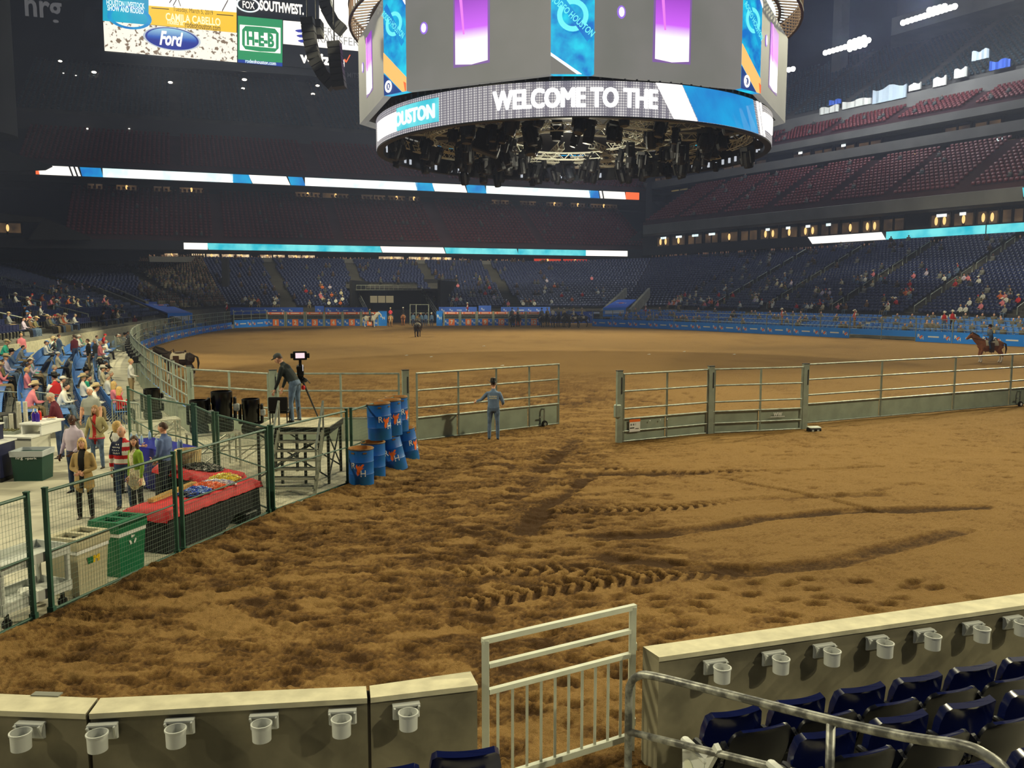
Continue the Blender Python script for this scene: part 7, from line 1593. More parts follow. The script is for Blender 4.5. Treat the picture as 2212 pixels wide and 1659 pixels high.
for i, (px, y, rz, hat, sh) in enumerate(((1106, 110.6, .12, HATK, 'grey'), (1119, 111.6, 3.1, HATT, 'white'), (1170, 110.5, .15, HATK, 'grey'), (1182, 112.0, 3.0, HATT, 'tan'), (1194, 109.6, .0, HATK, 'white'), (1206, 111.9, 3.2, HATT, 'grey'), (1218, 109.8, .1, HATW, 'tan'), (1229, 111.8, -.05, HATK, 'blue'), (1238, 107.6, 1.45, HATT, 'white'), (1256, 110.6, 1.4, HATW, 'tan'))):
    p = ((px - 1106) / FPX * y, y, .02)
    pos = ('left of the pair by chute eleven', 'right of the pair by chute eleven', 'first on the left of the big group', 'second in the big group', 'third in the big group', 'fourth in the big group', 'fifth in the big group', 'sixth in the big group', 'next to last in the big group', 'last on the right of the big group')[i]
    beast('horse', 'black horse, ' + pos, 'horse', p, rz, BLKH, MANEK, (.2, 'front') if i in (0, 4) else None, group='black horses at the far end', saddle=(PADW, LEATH))
    rider('rider in %s shirt on the black horse, %s' % (sh, pos), p, rz, [cl('rider_' + sh, dict(grey=(120, 122, 126), white=(214, 212, 204), tan=(186, 166, 120), blue=(96, 120, 160))[sh]), SKIN, JEANS, SHOE, HAIRB], hat=('cowboy', hat), group='mounted riders at the far end')
for i, (px, y, rz, c, lb) in enumerate(((806, 110.6, 1.2, (70, 110, 160), 'cowboy in light blue standing beside the white paint horse'), (893, 113.6, PI, (90, 120, 150), 'chute hand in pale blue beside the portal gate'), (912, 113.4, 2.6, (96, 130, 164), 'chute hand in a blue shirt leaning at the blue board'), (920, 113.8, PI, (84, 112, 150), 'chute hand in denim, next to the leaning one'), (933, 113.5, 2.9, (90, 118, 156), 'chute hand in blue nearest the tall blue board'))):
    person(lb, ((px - 1106) / FPX * y, y, .02), rz, [cl('hand_%d' % i, c), SKIN, JEANS, SHOE, HAIRB], hat=('cowboy', (HATW, HATK, HATT, HATK, HATW)[i]), vox=.032, fine=False, sp=(0, .25, 1) if i == 2 else (0, 0, 1), group='men working at the chutes')
person('horse handler in jeans and black top beside the dark bay horse', (-18.2, 42.2, .02), -1.2, [BLACKC, SKIN, JEANSL, SHOE, HAIRB], hat=('cap', RED), vox=.024, fine=False, fr=(0, .9, -.2))
# ------------------------------------------------------------------ light blue chairs on the floor, left
def chair_parts():
    b = MB(); L = []
    for z, y in ((.50, -.17), (.66, -.20), (.84, -.235), (.87, -.24)):
        L.append([V((x, y, z)) for x in (-.225, .225)] + [V((x, y - .025, z)) for x in (.225, -.225)])
    b.loft(L)
    s = MB(); s.rbox((0, .02, .45), (.44, .42, .035), .012)
    f = MB()
    for sx in (-.2, .2):
        f.bar((sx, -.22, .50), (sx, .2, 0), .025); f.bar((sx, .16, .44), (sx, -.26, 0), .025)
    for k in range(3): f.bar((-.2, -.2 - .01 * k, .42 - .10 * k), (.2, -.2 - .01 * k, .42 - .10 * k), .035, .02)
    f.bar((-.2, .12, .1), (.2, .12, .1), .02)
    return b, s, f
CHB, CHS, CHF = chair_parts()
PLAT = MB(); rows_ = []
def offset_pt(pts, d, off):
    p, t = atlen(pts, d); n = V((t.y, -t.x, 0)); n = n if n.x < 0 else -n
    return p + n * off, -n
NROW = 7
for r in range(NROW):
    off = 1.75 + .92 * r; z = 0. if r == 0 else .14 * r
    o2 = off + .46 if r < NROW - 1 else off + .7
    st = 3.2 if r < 2 else (1.4 if r < 4 else .3); ds = [st + (RL[-1] - 4 - st) * k / 60 for k in range(61)]
    if r:
        lo = [offset_pt(RAILS, d, off - .46)[0] for d in ds]; hi = [offset_pt(RAILS, d, o2 + .0)[0] for d in ds]
        for k in range(60): PLAT.hexa([lo[k] + V((0, 0, .004)), lo[k + 1] + V((0, 0, .004)), hi[k + 1] + V((0, 0, .004)), hi[k] + V((0, 0, .004))], [p + V((0, 0, z)) for p in (lo[k], lo[k + 1], hi[k + 1], hi[k])])
    n = int((RL[-1] - 4 - st) / .50)
    for k in range(n):
        d = st + .3 + (RL[-1] - 4.6 - st) * k / n
        if any(abs(d - q) < .75 for q in (11.5, 20, 29.5, 41, 52, 63)): continue
        p, f = offset_pt(RAILS, d, off); rows_.append((V((p.x, p.y, z + .004)), math.atan2(f.y, f.x) - PI / 2, r, d))
structure(PLAT, 'floor_risers', STEPL, 'low risers under the blue chairs')
def inview(p, m=0):
    if p.y < 2: return False
    px = 1106 + FPX * p.x / p.y; return -m < px < 2212 + m
rows_ = [q for q in rows_ if inview(q[0], 60) and q[0].x > np.interp(q[0].y, [p[1] for p in LB_F], [p[0] for p in LB_F]) + 1.0]
rows_.sort(key=lambda q: q[0].y)
USED = []; NEARC = rows_[:300]; FARC = rows_[300:]
# people on the blue chairs, placed first so that each sits on a chair of its own
# ------------------------------------------------------------------ crowd prototypes
def sit(vox, fine, **k):
    k = dict(dict(tl=(-.12, 1, .02), tr=(.12, 1, .02), sl=(0, .05, -1), sr=(0, .05, -1), pel=.52, ul=(-.2, .35, -1), fl=(.3, 1, -.1), ur=(.2, .35, -1), fr=(-.3, 1, -.1)), **k)
    return figure(vox=vox, fine=fine, **k)
PROT = {}
def proto_mesh(kind):
    if kind in PROT: return PROT[kind]
    hat = kind.split('_')[1]; pose = kind.split('_')[0]
    kw = dict(sitA={}, sitB=dict(sp=(0, .35, 1), fl=(.5, 1, .1), fr=(-.5, 1, .1), fat=1.15), sitC=dict(ur=(.2, .5, -.8), fr=(-.3, .6, .9), fem=True), stand=dict(pel=.94, tl=(-.06, .02, -1), tr=(.06, .02, -1), sl=(0, -.04, -1), sr=(0, -.04, -1), ul=(-.2, 0, -1), ur=(.2, .2, -1), fl=(0, .2, -1), fr=(-.3, 1, -.2), fat=1.1))[pose]
    out, hc, R, s = sit(.038, False, **kw)
    out.m = [4 if False else m for m in out.m]
    if hat == 'cowboy': cowboy_hat(out, hc + R @ V((0, 0, .0)), R, 1.05, 8)
    elif hat == 'cap': cap(out, hc + R @ V((0, 0, .0)), R, 1.05, 8)
    hair_shell(out, hc, R, 1., 'short' if hat != 'long' else 'long', 4)
    me = bpy.data.meshes.new('spectator_' + kind); me.from_pydata(out.v, [], out.f)
    for m in [W_SHIRT, SKIN, JEANS, SHOE, HAIRB, EYE, EYEW, LIP, HATK]: me.materials.append(m)
    me.polygons.foreach_set('material_index', out.m); me.polygons.foreach_set('use_smooth', [True] * len(out.f)); PROT[kind] = me; return me
SH = dict(white=(226, 224, 214), cream=(206, 196, 166), grey=(132, 134, 134), charcoal=(50, 52, 56), black=(26, 24, 26), red=(190, 36, 42), pink=(226, 130, 140), navy=(34, 44, 82), denim=(82, 104, 134), teal=(24, 100, 104), olive=(116, 110, 76), maroon=(92, 26, 44), lilac=(200, 186, 206), brown=(112, 82, 54), orange=(214, 110, 60), mint=(60, 196, 160), yellow=(222, 176, 60))
HAIRC = dict(brown=HAIRB, grey=HAIRG, blond=HAIRY, dark=HAIRK); HATC = dict(black=HATK, tan=HATT, white=HATW, blue=cl('cap_blue', (96, 150, 220)), red=RED)
DESC = {}
def spect(pos, yaw, shirt, hair='brown', hat=None, pose='sitA', where='', group='spectators', scale=1., vest=None):
    kind = pose + '_' + ({None: 'long' if hair == 'blond' and pose == 'sitC' else 'bare'}.get(hat, hat[0] if hat else 'bare'))
    me = proto_mesh(kind); lb = ('standing' if pose == 'stand' else 'seated') + ' person in %s, %s' % (shirt, ('%s %s hat' % (hat[1], 'cowboy' if hat[0] == 'cowboy' else 'peaked')) if hat else hair + ' hair')
    if vest: lb = lb.replace('person in %s' % shirt, 'usher in red vest')
    o = link('person', me, None, pos, yaw); o.scale = (scale,) * 3
    tag(o, (lb + ', ' + where).strip(', '), 'person', group)
    for i, m in ((0, RED if vest else cl('top_' + shirt, SH[shirt])), (1, SKIN), (2, RN.choice((JEANS, BLACKC, JEANSL, cl('khaki', (150, 130, 96))))), (4, HAIRC[hair])) + (((8, HATC[hat[1]]),) if hat else ()):
        o.material_slots[i].link = 'OBJECT'; o.material_slots[i].material = m
    if vest:   # white sleeves as a garment of their own
        mb = MB()
        for sx in (-1, 1): mb.tube([(sx * .185, .0, 1.39 if pose == 'stand' else .95), (sx * .225, .03, 1.26 if pose == 'stand' else .84), (sx * .24, .08, 1.14 if pose == 'stand' else .72)], [.072, .066, .056], 8)
        mb.build('sleeves', W_SHIRT, o, smooth='all')
    return o
def near_chair(px, py, zadd):
    best = None
    for i, (p, yw, r, d) in enumerate(NEARC + FARC):
        if i in USED: continue
        q = p + V((0, 0, zadd)); dy = q.y * math.cos(PITCH) - (q.z - CAMH) * math.sin(PITCH); x = 1106 + FPX * q.x / dy; y = 829.5 - FPX * (q.y * math.sin(PITCH) + (q.z - CAMH) * math.cos(PITCH)) / dy
        e = (x - px) ** 2 + (y - py) ** 2
        if best is None or e < best[0]: best = (e, i)
    return best[1]
# heads seen on the blue chairs (picture column, row), top colour, hair, hat, pose
LEFTP = [(8, 782, 'olive', 'brown', None, 'sitA', 'at the left edge, in the rows nearest the aisle'), (78, 795, 'denim', 'brown', None, 'sitA', 'eating, two rows from the barrier'), (93, 790, 'cream', 'grey', None, 'sitA', 'behind the eating man in denim'),
         (148, 803, 'charcoal', 'dark', ('cowboy', 'black'), 'sitB', 'with a food tray near the barrier'), (205, 801, 'cream', 'brown', ('cowboy', 'white'), 'sitA', 'next to the straw-hatted pair'), (217, 806, 'cream', 'grey', None, 'sitB', 'in the second row with crossed arms'),
         (213, 778, 'white', 'brown', ('cowboy', 'tan'), 'sitA', 'third row beside the aisle'), (225, 776, 'teal', 'brown', None, 'sitA', 'talking, third row'), (240, 832, 'pink', 'blond', None, 'sitC', 'in the second row, hair down the back'), (278, 824, 'red', 'blond', None, 'sitC', 'in the front row beside the rail'),
         (185, 748, 'lilac', 'grey', ('cap', 'white'), 'sitB', 'clapping in the middle rows'), (233, 744, 'white', 'grey', None, 'sitA', 'reading, beside the blue chair back'), (248, 770, 'teal', 'dark', ('cowboy', 'black'), 'sitA', 'second row from the rail'), (258, 771, 'white', 'dark', ('cowboy', 'black'), 'sitA', 'next to the teal top by the rail'),
         (262, 752, 'olive', 'brown', None, 'sitA', 'near the rail, reading'), (276, 756, 'yellow', 'brown', None, 'sitA', 'near the bend of the rail'), (34, 742, 'grey', 'dark', None, 'sitB', 'low in a middle row'), (86, 722, 'white', 'brown', None, 'sitA', 'beside the child in a blue hat'),
         (99, 719, 'charcoal', 'brown', None, 'sitB', 'holding a black bag'), (104, 718, 'white', 'grey', ('cap', 'tan'), 'sitA', 'in the middle rows near the wall'), (85, 713, 'denim', 'blond', ('cap', 'blue'), 'sitA', 'small, in the upper rows'), (168, 716, 'mint', 'brown', None, 'sitA', 'in the upper rows'),
         (150, 704, 'maroon', 'blond', ('cowboy', 'black'), 'sitA', 'near the low wall'), (213, 705, 'red', 'brown', ('cap', 'red'), 'sitB', 'bent forward near the low wall'), (197, 700, 'white', 'brown', None, 'sitA', 'beside the bent red top'), (250, 712, 'cream', 'brown', ('cap', 'white'), 'sitA', 'left of the black-hatted pair by the rail'),
         (262, 713, 'white', 'brown', ('cowboy', 'black'), 'sitB', 'by the rail bend'), (275, 712, 'grey', 'brown', None, 'sitA', 'by the rail bend, in front'), (283, 716, 'brown', 'brown', None, 'sitA', 'closest to the rail bend'), (254, 724, 'olive', 'dark', None, 'sitA', 'below the black-hatted pair'),
         (312, 690, 'white', 'brown', None, 'sitA', 'beyond the rail bend, in white'), (330, 688, 'cream', 'brown', None, 'sitA', 'beyond the rail bend'), (352, 686, 'white', 'grey', ('cowboy', 'tan'), 'sitA', 'behind the far left rail'), (370, 690, 'grey', 'brown', None, 'sitA', 'behind the far left rail'), (398, 688, 'cream', 'brown', None, 'sitC', 'behind the rail, far left'), (420, 686, 'white', 'brown', ('cowboy', 'black'), 'sitA', 'far behind the left rail'), (446, 684, 'denim', 'brown', None, 'sitA', 'farthest behind the left rail')]
for px, py, sh, hr, ht, po, wh in LEFTP:
    i = near_chair(px, py, 1.24); USED.append(i); p, yw, r, d = (NEARC + FARC)[i]; f = V((-math.sin(yw), math.cos(yw), 0))
    spect(p + f * .0 - V((0, 0, .02)), yw + RN.uniform(-.15, .15), sh, hr, ht, po, wh, 'spectators on the blue chairs')
LEFTP = []
for k in range(34):
    px, py = RN.uniform(2, 300), RN.uniform(694, 835)
    if px > 345 - (py - 690) * .75 or (px < 60 and py < 715): continue
    i = near_chair(px, py, 1.24); USED.append(i); p, yw, r, d = (NEARC + FARC)[i]; sh = RN.choice(('white', 'cream', 'lilac', 'grey', 'white', 'denim', 'pink', 'mint', 'olive'))
    spect(p - V((0, 0, .02)), yw + RN.uniform(-.3, .3), sh, RN.choice(('brown', 'grey', 'blond', 'dark')), RN.choice((None, None, ('cowboy', 'tan'), ('cap', 'white'), ('cowboy', 'black'))), RN.choice(('sitA', 'sitB', 'sitC')), 'blue chairs, %s row from the rail, %s stretch' % (('first', 'second', 'third', 'fourth', 'fifth', 'sixth', 'last')[r], ('near', 'middle', 'far')[min(2, int(d / 24))]), 'spectators on the blue chairs')
# standing people on the left floor
for px, py, sh, hr, ht, wh, vest, rz in ((118, 808, 'red', 'brown', ('cowboy', 'black'), 'beside the barrier', 1, 1.2), (14, 706, 'red', 'brown', ('cowboy', 'black'), 'at the left edge of the low wall', 1, -.9), (46, 692, 'red', 'brown', ('cowboy', 'black'), 'with back turned on the wall steps', 1, 2.6), (45, 720, 'pink', 'blond', None, 'with long blond hair by the upper chairs', 0, -2.2), (126, 722, 'denim', 'brown', None, 'with back turned in striped skirt', 0, -.6),
                                  (160, 723, 'maroon', 'brown', None, 'holding a snack between the rows', 0, 1.1), (190, 732, 'black', 'brown', None, 'walking up in a dark jacket', 0, 1.9), (205, 732, 'charcoal', 'grey', None, 'just behind the dark jacket', 0, 1.6), (215, 736, 'pink', 'grey', None, 'in a patterned blouse', 0, -1.2), (281, 775, 'white', 'blond', None, 'at the rail holding papers', 0, -1.4),
                                  (113, 690, 'red', 'brown', ('cowboy', 'black'), 'by the wall steps', 1, -1.7), (183, 682, 'red', 'brown', ('cowboy', 'black'), 'standing above the blue chairs', 1, -2.8), (247, 678, 'red', 'brown', ('cowboy', 'black'), 'near the ramp wall', 1, -2.), (268, 672, 'navy', 'dark', None, 'in dark clothes near the ramp wall', 0, -2.4), (290, 676, 'maroon', 'dark', None, 'bending near the ramp wall', 0, -2.2)):
    d = ray(px, py)
    # depth from the head height above a gently rising floor
    Y = 40.
    for _ in range(30):
        zf = np.interp(Y, [28, 34, 60, 80], [0, .1, .5, .6]); Y = (CAMH - zf - 1.74) / -(d.z / d.y) if d.z < 0 else 60; Y = max(26, min(Y, 82))
    zf = float(np.interp(Y, [28, 34, 60, 80], [0, .1, .5, .6])); spect((d.x / d.y * Y, Y, zf), rz, sh, hr, ht, 'stand', wh, 'people standing by the blue chairs', vest=vest)
proto_c = None; lbl = 'light blue plastic folding chair in the curved rows beside the left rail'
for i, (p, yw, r, d) in enumerate(NEARC):
    if proto_c is None:
        proto_c = thing('folding_chair', lbl, 'folding chair', p, yw, 'blue folding chairs'); CHB.build('backrest', BLUEC, proto_c); CHS.build('seat', BLUEC, proto_c); CHF.build('frame', BLUED, proto_c); pk = list(proto_c.children)
    else: dup(proto_c, p, yw, None, None, ch=pk)
def merge_tpl(parts):
    v, f, m = [], [], []
    for mb, k in parts:
        b = len(v); v += mb.v
        for q in mb.f:
            q = list(q)
            if len(q) == 3: q = q + [q[2]]
            if len(q) == 4: f.append([x + b for x in q]); m.append(k)
            elif len(q) > 4:
                for j in range(1, len(q) - 2, 2): f.append([q[0] + b, q[j] + b, q[j + 1] + b, q[j + 2] + b]); m.append(k)
    return v, f, m
s2 = MB(); s2.box((0, .02, .45), (.44, .42, .04)); b2 = MB(); b2.box((0, -.2, .69), (.45, .03, .36))
ctpl = merge_tpl([(b2, 0), (s2, 0)])
if FARC:
    o = array_mesh('folding_chairs', *ctpl, [q[0] for q in FARC], [q[1] for q in FARC], [BLUEC]); o['label'] = 'distant rows of light blue chairs on the left'; o['category'] = 'folding chair'
# low concrete wall in front of the left navy seats and the right navy seats
mb = MB()
for a, b in zip(LB_F, LB_F[1:]): a, b = V((a[0], a[1], 0)), V((b[0], b[1], 0)); n = V((.98, .2, 0)); mb.hexa([a, b, b + n * .2, a + n * .2], [p + V((0, 0, 1.5)) for p in (a, b, b + n * .2, a + n * .2)])
structure(mb, 'wall_stand_left', CONC_PALE_LIT, 'low pale wall in front of the left stand')
mb = MB()
for a, b in zip(RB_F, RB_F[1:]): a, b = V((a[0], a[1], 0)), V((b[0], b[1], 0)); n = V((-.86, -.51, 0)); mb.hexa([a, b, b + n * .2, a + n * .2], [p + V((0, 0, 1.9)) for p in (a, b, b + n * .2, a + n * .2)])
structure(mb, 'wall_stand_right', CONC, 'low wall in front of the right stand')
mb = MB()
for P in (FB_F, CB_F):
    for a, b in zip(P, P[1:]): a, b = V((a[0], a[1], 0)), V((b[0], b[1], 0)); n = V((0, -.2, 0)); mb.hexa([a, b, b + n, a + n], [p + V((0, 0, 1.9)) for p in (a, b, b + n, a + n)])
structure(mb, 'wall_stand_far', STEPM, 'low wall in front of the far stand')
# blue chairs behind the right boards
RC = []
for r in range(7):
    z = .35 + .16 * r; a0 = [p + V((.86, .51, 0)) * (1.6 + .85 * r) for p in RIGHT]; L = arclen(a0)[-1]; n = int(L / .52)
    for k in range(n):
        if k % 34 < 2: continue
        d = L * (k + .5) / n; p, t = atlen(a0, d)
        if inview(p, 20): RC.append((V((p.x, p.y, z)), math.atan2(-.51, -.86) - PI / 2))
o = array_mesh('folding_chairs', *ctpl, [q[0] for q in RC], [q[1] for q in RC], [BLUEC]); o['label'] = 'rows of light blue chairs behind the boards on the right'; o['category'] = 'folding chair'
mb = MB(); p0 = [p + V((.86, .51, 0)) * 1.1 for p in RIGHT]; p1 = [p + V((.86, .51, 0)) * 7.6 for p in RIGHT]
for k in range(len(p0) - 1): mb.hexa([p0[k], p0[k + 1], p1[k + 1], p1[k]], [p0[k] + V((0, 0, .34)), p0[k + 1] + V((0, 0, .34)), p1[k + 1] + V((0, 0, 1.4)), p1[k] + V((0, 0, 1.4))])
structure(mb, 'floor_risers_right', STEPL)
# ------------------------------------------------------------------ crowd in the stands
def projs(seats, zadd=.85):
    P = np.array([s[0][:] for s in seats]); y, z = P[:, 1], P[:, 2] + zadd - CAMH; fw = y * math.cos(PITCH) - z * math.sin(PITCH); up = y * math.sin(PITCH) + z * math.cos(PITCH)
    return 1106 + FPX * P[:, 0] / fw, 829.5 - FPX * up / fw
TAKEN = {}
rc = random.Random(23)
LIGHT = ['white', 'cream', 'grey', 'white', 'denim', 'brown', 'pink', 'red', 'charcoal', 'olive', 'navy', 'lilac', 'black', 'cream', 'orange']
def crowd(nm, clusters, where, group, scale=1.):
    seats = SEATS[nm]; X, Y = projs(seats); tk = TAKEN.setdefault(nm, set()); cnt = 0
    for cx, cy, sx, sy_, n, wh in clusters:
        for _ in range(n):
            tx, ty = rc.gauss(cx, sx), rc.gauss(cy, sy_); e = (X - tx) ** 2 + (Y - ty) ** 2 * 2
            for i in np.argsort(e)[:12]:
                if int(i) not in tk and 0 < X[i] < 2212: break
            else: continue
            i = int(i); tk.add(i); p, yw, r, fr = seats[i]; sh = rc.choice(LIGHT); ht = rc.choice((None, None, None, ('cowboy', 'black'), ('cowboy', 'tan'), ('cowboy', 'white'), ('cap', 'blue'), ('cap', 'tan'), ('cap', 'red'))); hr = rc.choice(('brown', 'grey', 'blond', 'dark'))
            w = '%s row, %s' % (('front', 'second', 'third', 'fourth', 'fifth', 'sixth', 'seventh', 'eighth', 'ninth', 'tenth', 'eleventh', 'twelfth')[r] if r < 12 else 'upper', where) + ((' ' + wh) if wh else '')
            spect(p - V((0, 0, .06)), yw, sh, hr, ht, rc.choice(('sitA', 'sitA', 'sitB', 'sitC')), w, group, scale); cnt += 1
    return cnt
nC = 0
nC += crowd('left_terrace', [(30, 650, 25, 8, 6, 'at the left edge'), (55, 690, 25, 9, 9, ''), (100, 622, 30, 6, 6, 'high up'), (95, 640, 25, 8, 7, ''), (150, 655, 22, 7, 7, ''), (140, 690, 25, 9, 9, ''), (215, 655, 12, 5, 4, ''), (170, 620, 35, 8, 6, ''), (240, 672, 10, 5, 5, 'near the ramp')], 'left stand', 'spectators in the left stand')
nC += crowd('far_terrace', [(540, 648, 14, 8, 10, 'above chute one'), (600, 655, 12, 5, 6, 'above chute two'), (690, 640, 20, 16, 16, 'above chute four'), (740, 650, 10, 8, 4, ''), (980, 640, 20, 12, 10, 'right of the tunnel'), (1000, 600, 30, 10, 5, ''), (1060, 645, 20, 10, 7, 'above chute nine'), (1130, 655, 20, 8, 8, 'above chute twelve'), (1200, 630, 30, 15, 8, '')], 'far stand', 'spectators in the far stand')
nC += crowd('corner_right_terrace', [(1290, 630, 15, 14, 6, '')], 'far right corner stand', 'spectators in the far right corner')
nC += crowd('right_terrace', [(1410, 650, 20, 10, 10, 'near the ramp'), (1470, 640, 22, 10, 12, ''), (1530, 655, 14, 10, 7, ''), (1570, 625, 20, 10, 6, ''), (1640, 650, 22, 10, 10, ''), (1700, 618, 18, 12, 7, ''), (1780, 650, 25, 14, 10, ''), (1770, 630, 25, 10, 6, ''), (1880, 605, 25, 8, 10, ''), (1905, 650, 22, 16, 7, ''), (1980, 620, 20, 14, 8, ''), (2090, 600, 22, 12, 10, ''), (2100, 655, 20, 14, 6, 'above the chestnut horse'), (2180, 640, 18, 14, 8, 'at the right edge'), (1800, 680, 40, 6, 6, 'by the low wall')], 'right stand', 'spectators in the right stand')
# ushers and people behind the right boards
for i, (px, py) in enumerate(((1690, 668), (1847, 672), (2040, 680), (2058, 672), (1395, 660), (1010, 655), (490, 655))):
    Y = (92, 85, 78, 77, 112, 118, 116)[i]; q = atY(px, py, Y); spect((q.x, Y, max(1.0, q.z - 1.7)), RN.choice((2.2, 1.6, 2.8)), 'red', 'brown', ('cowboy', 'white'), 'stand', ('behind the right boards, left usher', 'behind the right boards, middle usher', 'above the chestnut horse, left usher', 'above the chestnut horse, right usher', 'near the right ramp canopy', 'above chute eight', 'left of chute one')[i], 'ushers far off', vest=1)
# everything else in the seats that nobody can tell apart: one mass each, dimness put into the colours
fig = MB(); fig.box((0, .02, .72), (.42, .26, .5)); fig.box((0, .25, .48), (.38, .5, .16)); fig.lathe([(.03, .97), (.10, 1.06), (.10, 1.16), (.04, 1.24)], 6); ft = merge_tpl([(fig, 0)]); ft = (ft[0], ft[1], [0] * len(ft[1])); nb = 12
hb_ = [1 if k >= 12 else 0 for k in range(len(ft[1]))]; ft = (ft[0], ft[1], hb_)
def mass(nm, n, test, label, cols, name='distant_spectators'):
    seats = SEATS[nm]; X, Y = projs(seats); tk = TAKEN.setdefault(nm, set()); ids = [i for i in range(len(seats)) if i not in tk and test(X[i], Y[i])]; rc.shuffle(ids); ids = ids[:n]; tk.update(ids)
    for c, cname in enumerate(cols):
        q = ids[c::len(cols)]
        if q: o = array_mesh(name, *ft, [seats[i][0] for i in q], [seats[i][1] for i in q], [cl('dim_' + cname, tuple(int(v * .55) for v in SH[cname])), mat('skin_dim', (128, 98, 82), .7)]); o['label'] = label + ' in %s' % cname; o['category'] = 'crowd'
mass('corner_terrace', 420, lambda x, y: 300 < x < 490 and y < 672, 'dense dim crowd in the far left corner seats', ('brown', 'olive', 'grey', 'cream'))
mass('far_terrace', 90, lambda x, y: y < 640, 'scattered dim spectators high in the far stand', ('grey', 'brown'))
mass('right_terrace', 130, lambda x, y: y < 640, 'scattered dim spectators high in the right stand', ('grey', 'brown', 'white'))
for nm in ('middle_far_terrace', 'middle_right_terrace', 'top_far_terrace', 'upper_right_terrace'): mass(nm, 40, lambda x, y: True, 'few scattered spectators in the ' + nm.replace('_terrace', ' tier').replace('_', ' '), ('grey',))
# crowd in front of the concessions
pos = []
for k in range(260):
    px = rc.uniform(330, 1350); c = rc.uniform(150.5, 160); p = fp(px, 8.9, c); pos.append(p)
o = array_mesh('concourse_crowd', [(v[0], v[1] * .5, v[2] * 1.35) for v in ft[0]], ft[1], ft[2], pos, [rc.uniform(0, 6) for _ in pos], [cl('dim_charcoal', SH['charcoal']), SKIN]); o['label'] = 'crowd standing in front of the lit concession stands'; o['category'] = 'crowd'
pos = [rp(rc.uniform(1400, 2260), 9.6, rc.uniform(104.4, 105.2)) for k in range(160)]
o = array_mesh('concourse_crowd', [(v[0], v[1] * .5, v[2] * 1.35) for v in ft[0]], ft[1], ft[2], pos, [rc.uniform(0, 6) for _ in pos], [cl('dim_charcoal', SH['charcoal']), SKIN]); o['label'] = 'crowd standing along the top of the right stand'; o['category'] = 'crowd'
pos = [p + V((0, 0, 0)) for p in (RC[rc.randrange(len(RC))][0] for k in range(90))]
o = array_mesh('distant_spectators', *ft, pos, [math.atan2(-.51, -.86) - PI / 2] * len(pos), [cl('dim_cream', SH['cream']), SKIN]); o['label'] = 'small spectators on the blue chairs behind the right boards'; o['category'] = 'crowd'
# ------------------------------------------------------------------ seats of the stands
nleft = SEATS['left_terrace']; X, Y = projs(nleft); tk = TAKEN['left_terrace']
order = sorted([i for i in range(len(nleft)) if i not in tk and -5 < X[i] < 400], key=lambda i: nleft[i][0].y)
ind = order[:268]; inds = set(ind) | tk
sb = MB(); sb.box((0, -.16, .62), (.47, .05, .42)); sb2 = MB(); sb2.box((0, .0, .46), (.45, .38, .06)); pst = None
for i in ind:
    p, yw, r, fr = nleft[i]
    if pst is None:
        pst = thing('stadium_seat', 'small navy stand seat in the lower rows of the left stand', 'stadium seat', p, yw, 'navy seats of the left stand'); sb.build('backrest', NAVYS, pst); sb2.build('seat_pan', NAVYS, pst); m_ = MB(); m_.box((0, -.05, .22), (.06, .08, .44)); m_.build('pedestal', DGREY, pst); pk = list(pst.children)
    else: dup(pst, p, yw, None, None, ch=pk)
def rest(nm): return [s for i, s in enumerate(SEATS[nm]) if i not in TAKEN.get(nm, set()) and not (nm == 'left_terrace' and i in inds)]
for nm, lb in (('left_terrace', 'upper rows of navy seats in the left stand'), ('corner_terrace', 'rows of navy seats in the far left corner'), ('far_terrace', 'rows of navy seats in the far stand'), ('corner_right_terrace', 'rows of navy seats in the far right corner'), ('right_terrace', 'rows of navy seats in the right stand')):
    fill_seats('stadium_seating', rest(nm), NAVYS, lb)
for nm in ('middle_far_terrace', 'upper_far_terrace', 'middle_right_terrace', 'upper_right_terrace'): fill_seats('red_seating', rest(nm), REDS, 'rows of dark red seats in the ' + nm.replace('_terrace', ' tier').replace('_', ' '))
for nm in ('top_far_terrace', 'top_right_terrace'): fill_seats('upper_seating', rest(nm), TEAL, 'rows of dim seats in the ' + nm.replace('_terrace', ' tier').replace('_', ' '))
# aisle hand rails in the right and left stands
def aisle_rails(nm, F, B, us, side, label):
    m = len(F); fl = arclen(F); bl_ = arclen(B)
    for k, u in enumerate(us):
        a, _ = atlen([V(p) for p in F], fl[-1] * u); b, _ = atlen([V(p) for p in B], bl_[-1] * u); 
        if not inview(a, 200): continue
        t = thing('aisle_rail', label % ('first second third fourth fifth sixth seventh eighth'.split()[k]), 'railing', a, 0, 'aisle hand rails'); n = 7
        for j in range(n):
            p, q = lerp(a, b, .04 + .9 * j / n) - a, lerp(a, b, .04 + .9 * (j + .72) / n) - a; mb = MB(); mb.tube([p + Z * .3, p + Z * 1.0, q + Z * 1.0, q + Z * .3], .05, 5); mb.build('hoop', STEEL, t)
aisle_rails('right', RB_F, RB_B, (.12, .24, .36, .48, .60, .72, .86), 1, 'steel aisle hand rail climbing the right stand, %s from the far corner')
aisle_rails('left', LB_F, LB_B, (.42, .62, .8), 1, 'steel aisle hand rail climbing the left stand, %s from the near end')
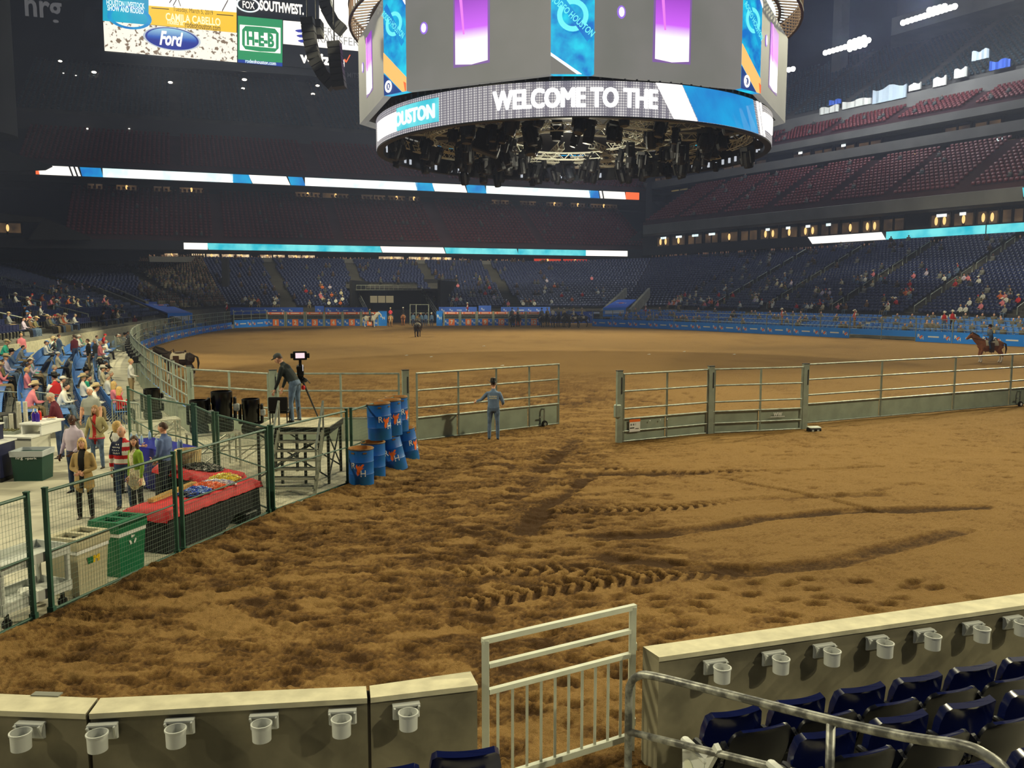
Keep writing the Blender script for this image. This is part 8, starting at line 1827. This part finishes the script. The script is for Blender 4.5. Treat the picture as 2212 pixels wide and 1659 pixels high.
# dark lamps hung along the outside of the curved rail
for k in range(10):
    p, f = offset_pt(RAILS, 15.5 + 2.3 * k, .22)
    t = thing('rail_lamp', 'black lamp hung on the outside of the curved rail, %s from the near end' % _O[k], 'lamp', (p.x, p.y, 1.35), math.atan2(f.y, f.x), 'black lamps along the curved rail'); mb = MB(); mb.rbox((0, 0, 0), (.26, .34, .34), .04); mb.build('housing', BLACK, t); mb = MB(); mb.bar((.08, 0, .12), (.34, 0, .30), .06); mb.bar((.08, 0, -.1), (.34, 0, -.15), .06); mb.build('clamp', DGREY, t)
for k, (px, py) in enumerate(((1085, 790), (878, 768), (931, 771), (1402, 766), (1478, 760), (1586, 766), (1045, 748), (1990, 868))):
    p = g(px, py, .03); mb = MB(); mb.box((0, 0, .01), (.22, .12, .02), k); mb.box((.05, .04, .03), (.1, .1, .02), k + .5); tag(mb.build('paper_scrap', WHITE, None, p), 'white paper scrap on the dirt, %s' % ('above the open gate', 'behind the fence beside the gate', 'left, behind the open gate', 'behind the panel fence', 'farther behind the panel fence', 'behind the notice panel', 'in the middle of the arena', 'behind the long gate')[k], 'paper')
a = fp(484, 0, 138); wallbox('column_3', [(a.x, a.y), (a.x + .9, a.y), (a.x + .9, a.y + .9), (a.x, a.y + .9)], 1, 9.6, DARKW)
for k, (x0, x1, z, h, m, lb) in enumerate(((1752, 1790, 36.3, 1.3, WHITE, 'white cloth'), (1772, 1794, 37.6, .9, BANNER, 'small blue banner'), (1800, 1858, 36.4, 1.3, WHITE, 'long white cloth'), (1862, 1932, 36.2, 2.6, mat('pale_tarp', (190, 206, 220), .7), 'bulky pale tarpaulin'), (1936, 1962, 37.0, 1.2, WHITE, 'short white cloth'), (1986, 2014, 36.8, 1.5, WHITE, 'white patterned cloth'), (2030, 2056, 37.4, 1.5, WHITE, 'white cloth by the column'), (2066, 2100, 39.4, 1.5, mat('pale_tarp', (190, 206, 220), .7), 'blue and white sheet'), (2104, 2146, 37.4, 1.4, BANNER, 'blue banner'))):
    a, b = rp(x0, z, 129.0), rp(x1, z, 129.0); O = (a + b) / 2; t = thing('draped_banner', '%s on the upper right wall, %s from the scoreboard' % (lb, _O[k]), 'banner', O); mb = MB(); n = 10; L = []
    for i in range(n + 1):
        p = lerp(a, b, i / n) - O; w = V((-.86, -.51, 0)) * (.12 * math.sin(i * 2.3 + k)); hh = h * (.88 + .12 * math.sin(i * .9 + k)); L.append([p + w, p + w + V((0, 0, hh)), p + w + V((0, 0, hh)) + V((.25, .15, 0)), p + w + V((.25, .15, 0))])
    mb.loft(L); mb.build('cloth', m, t)
# ------------------------------------------------------------------ haze in the hall
mb = MB(); mb.box((10, 130, 33), (330, 210, 68)); hz = mb.build('haze', [], None)
vm = bpy.data.materials.new('haze'); vm.use_nodes = True; nt = vm.node_tree; nt.nodes.remove(nt.nodes['Principled BSDF']); vs = nt.nodes.new('ShaderNodeVolumeScatter')
vs.inputs['Density'].default_value = .00105; vs.inputs['Color'].default_value = (.54, .62, 1, 1); nt.links.new(vs.outputs[0], nt.nodes['Material Output'].inputs['Volume'])
hz.data.materials.append(vm); hz['kind'] = 'stuff'; hz['label'] = 'thin bluish haze filling the hall'; hz['category'] = 'haze'
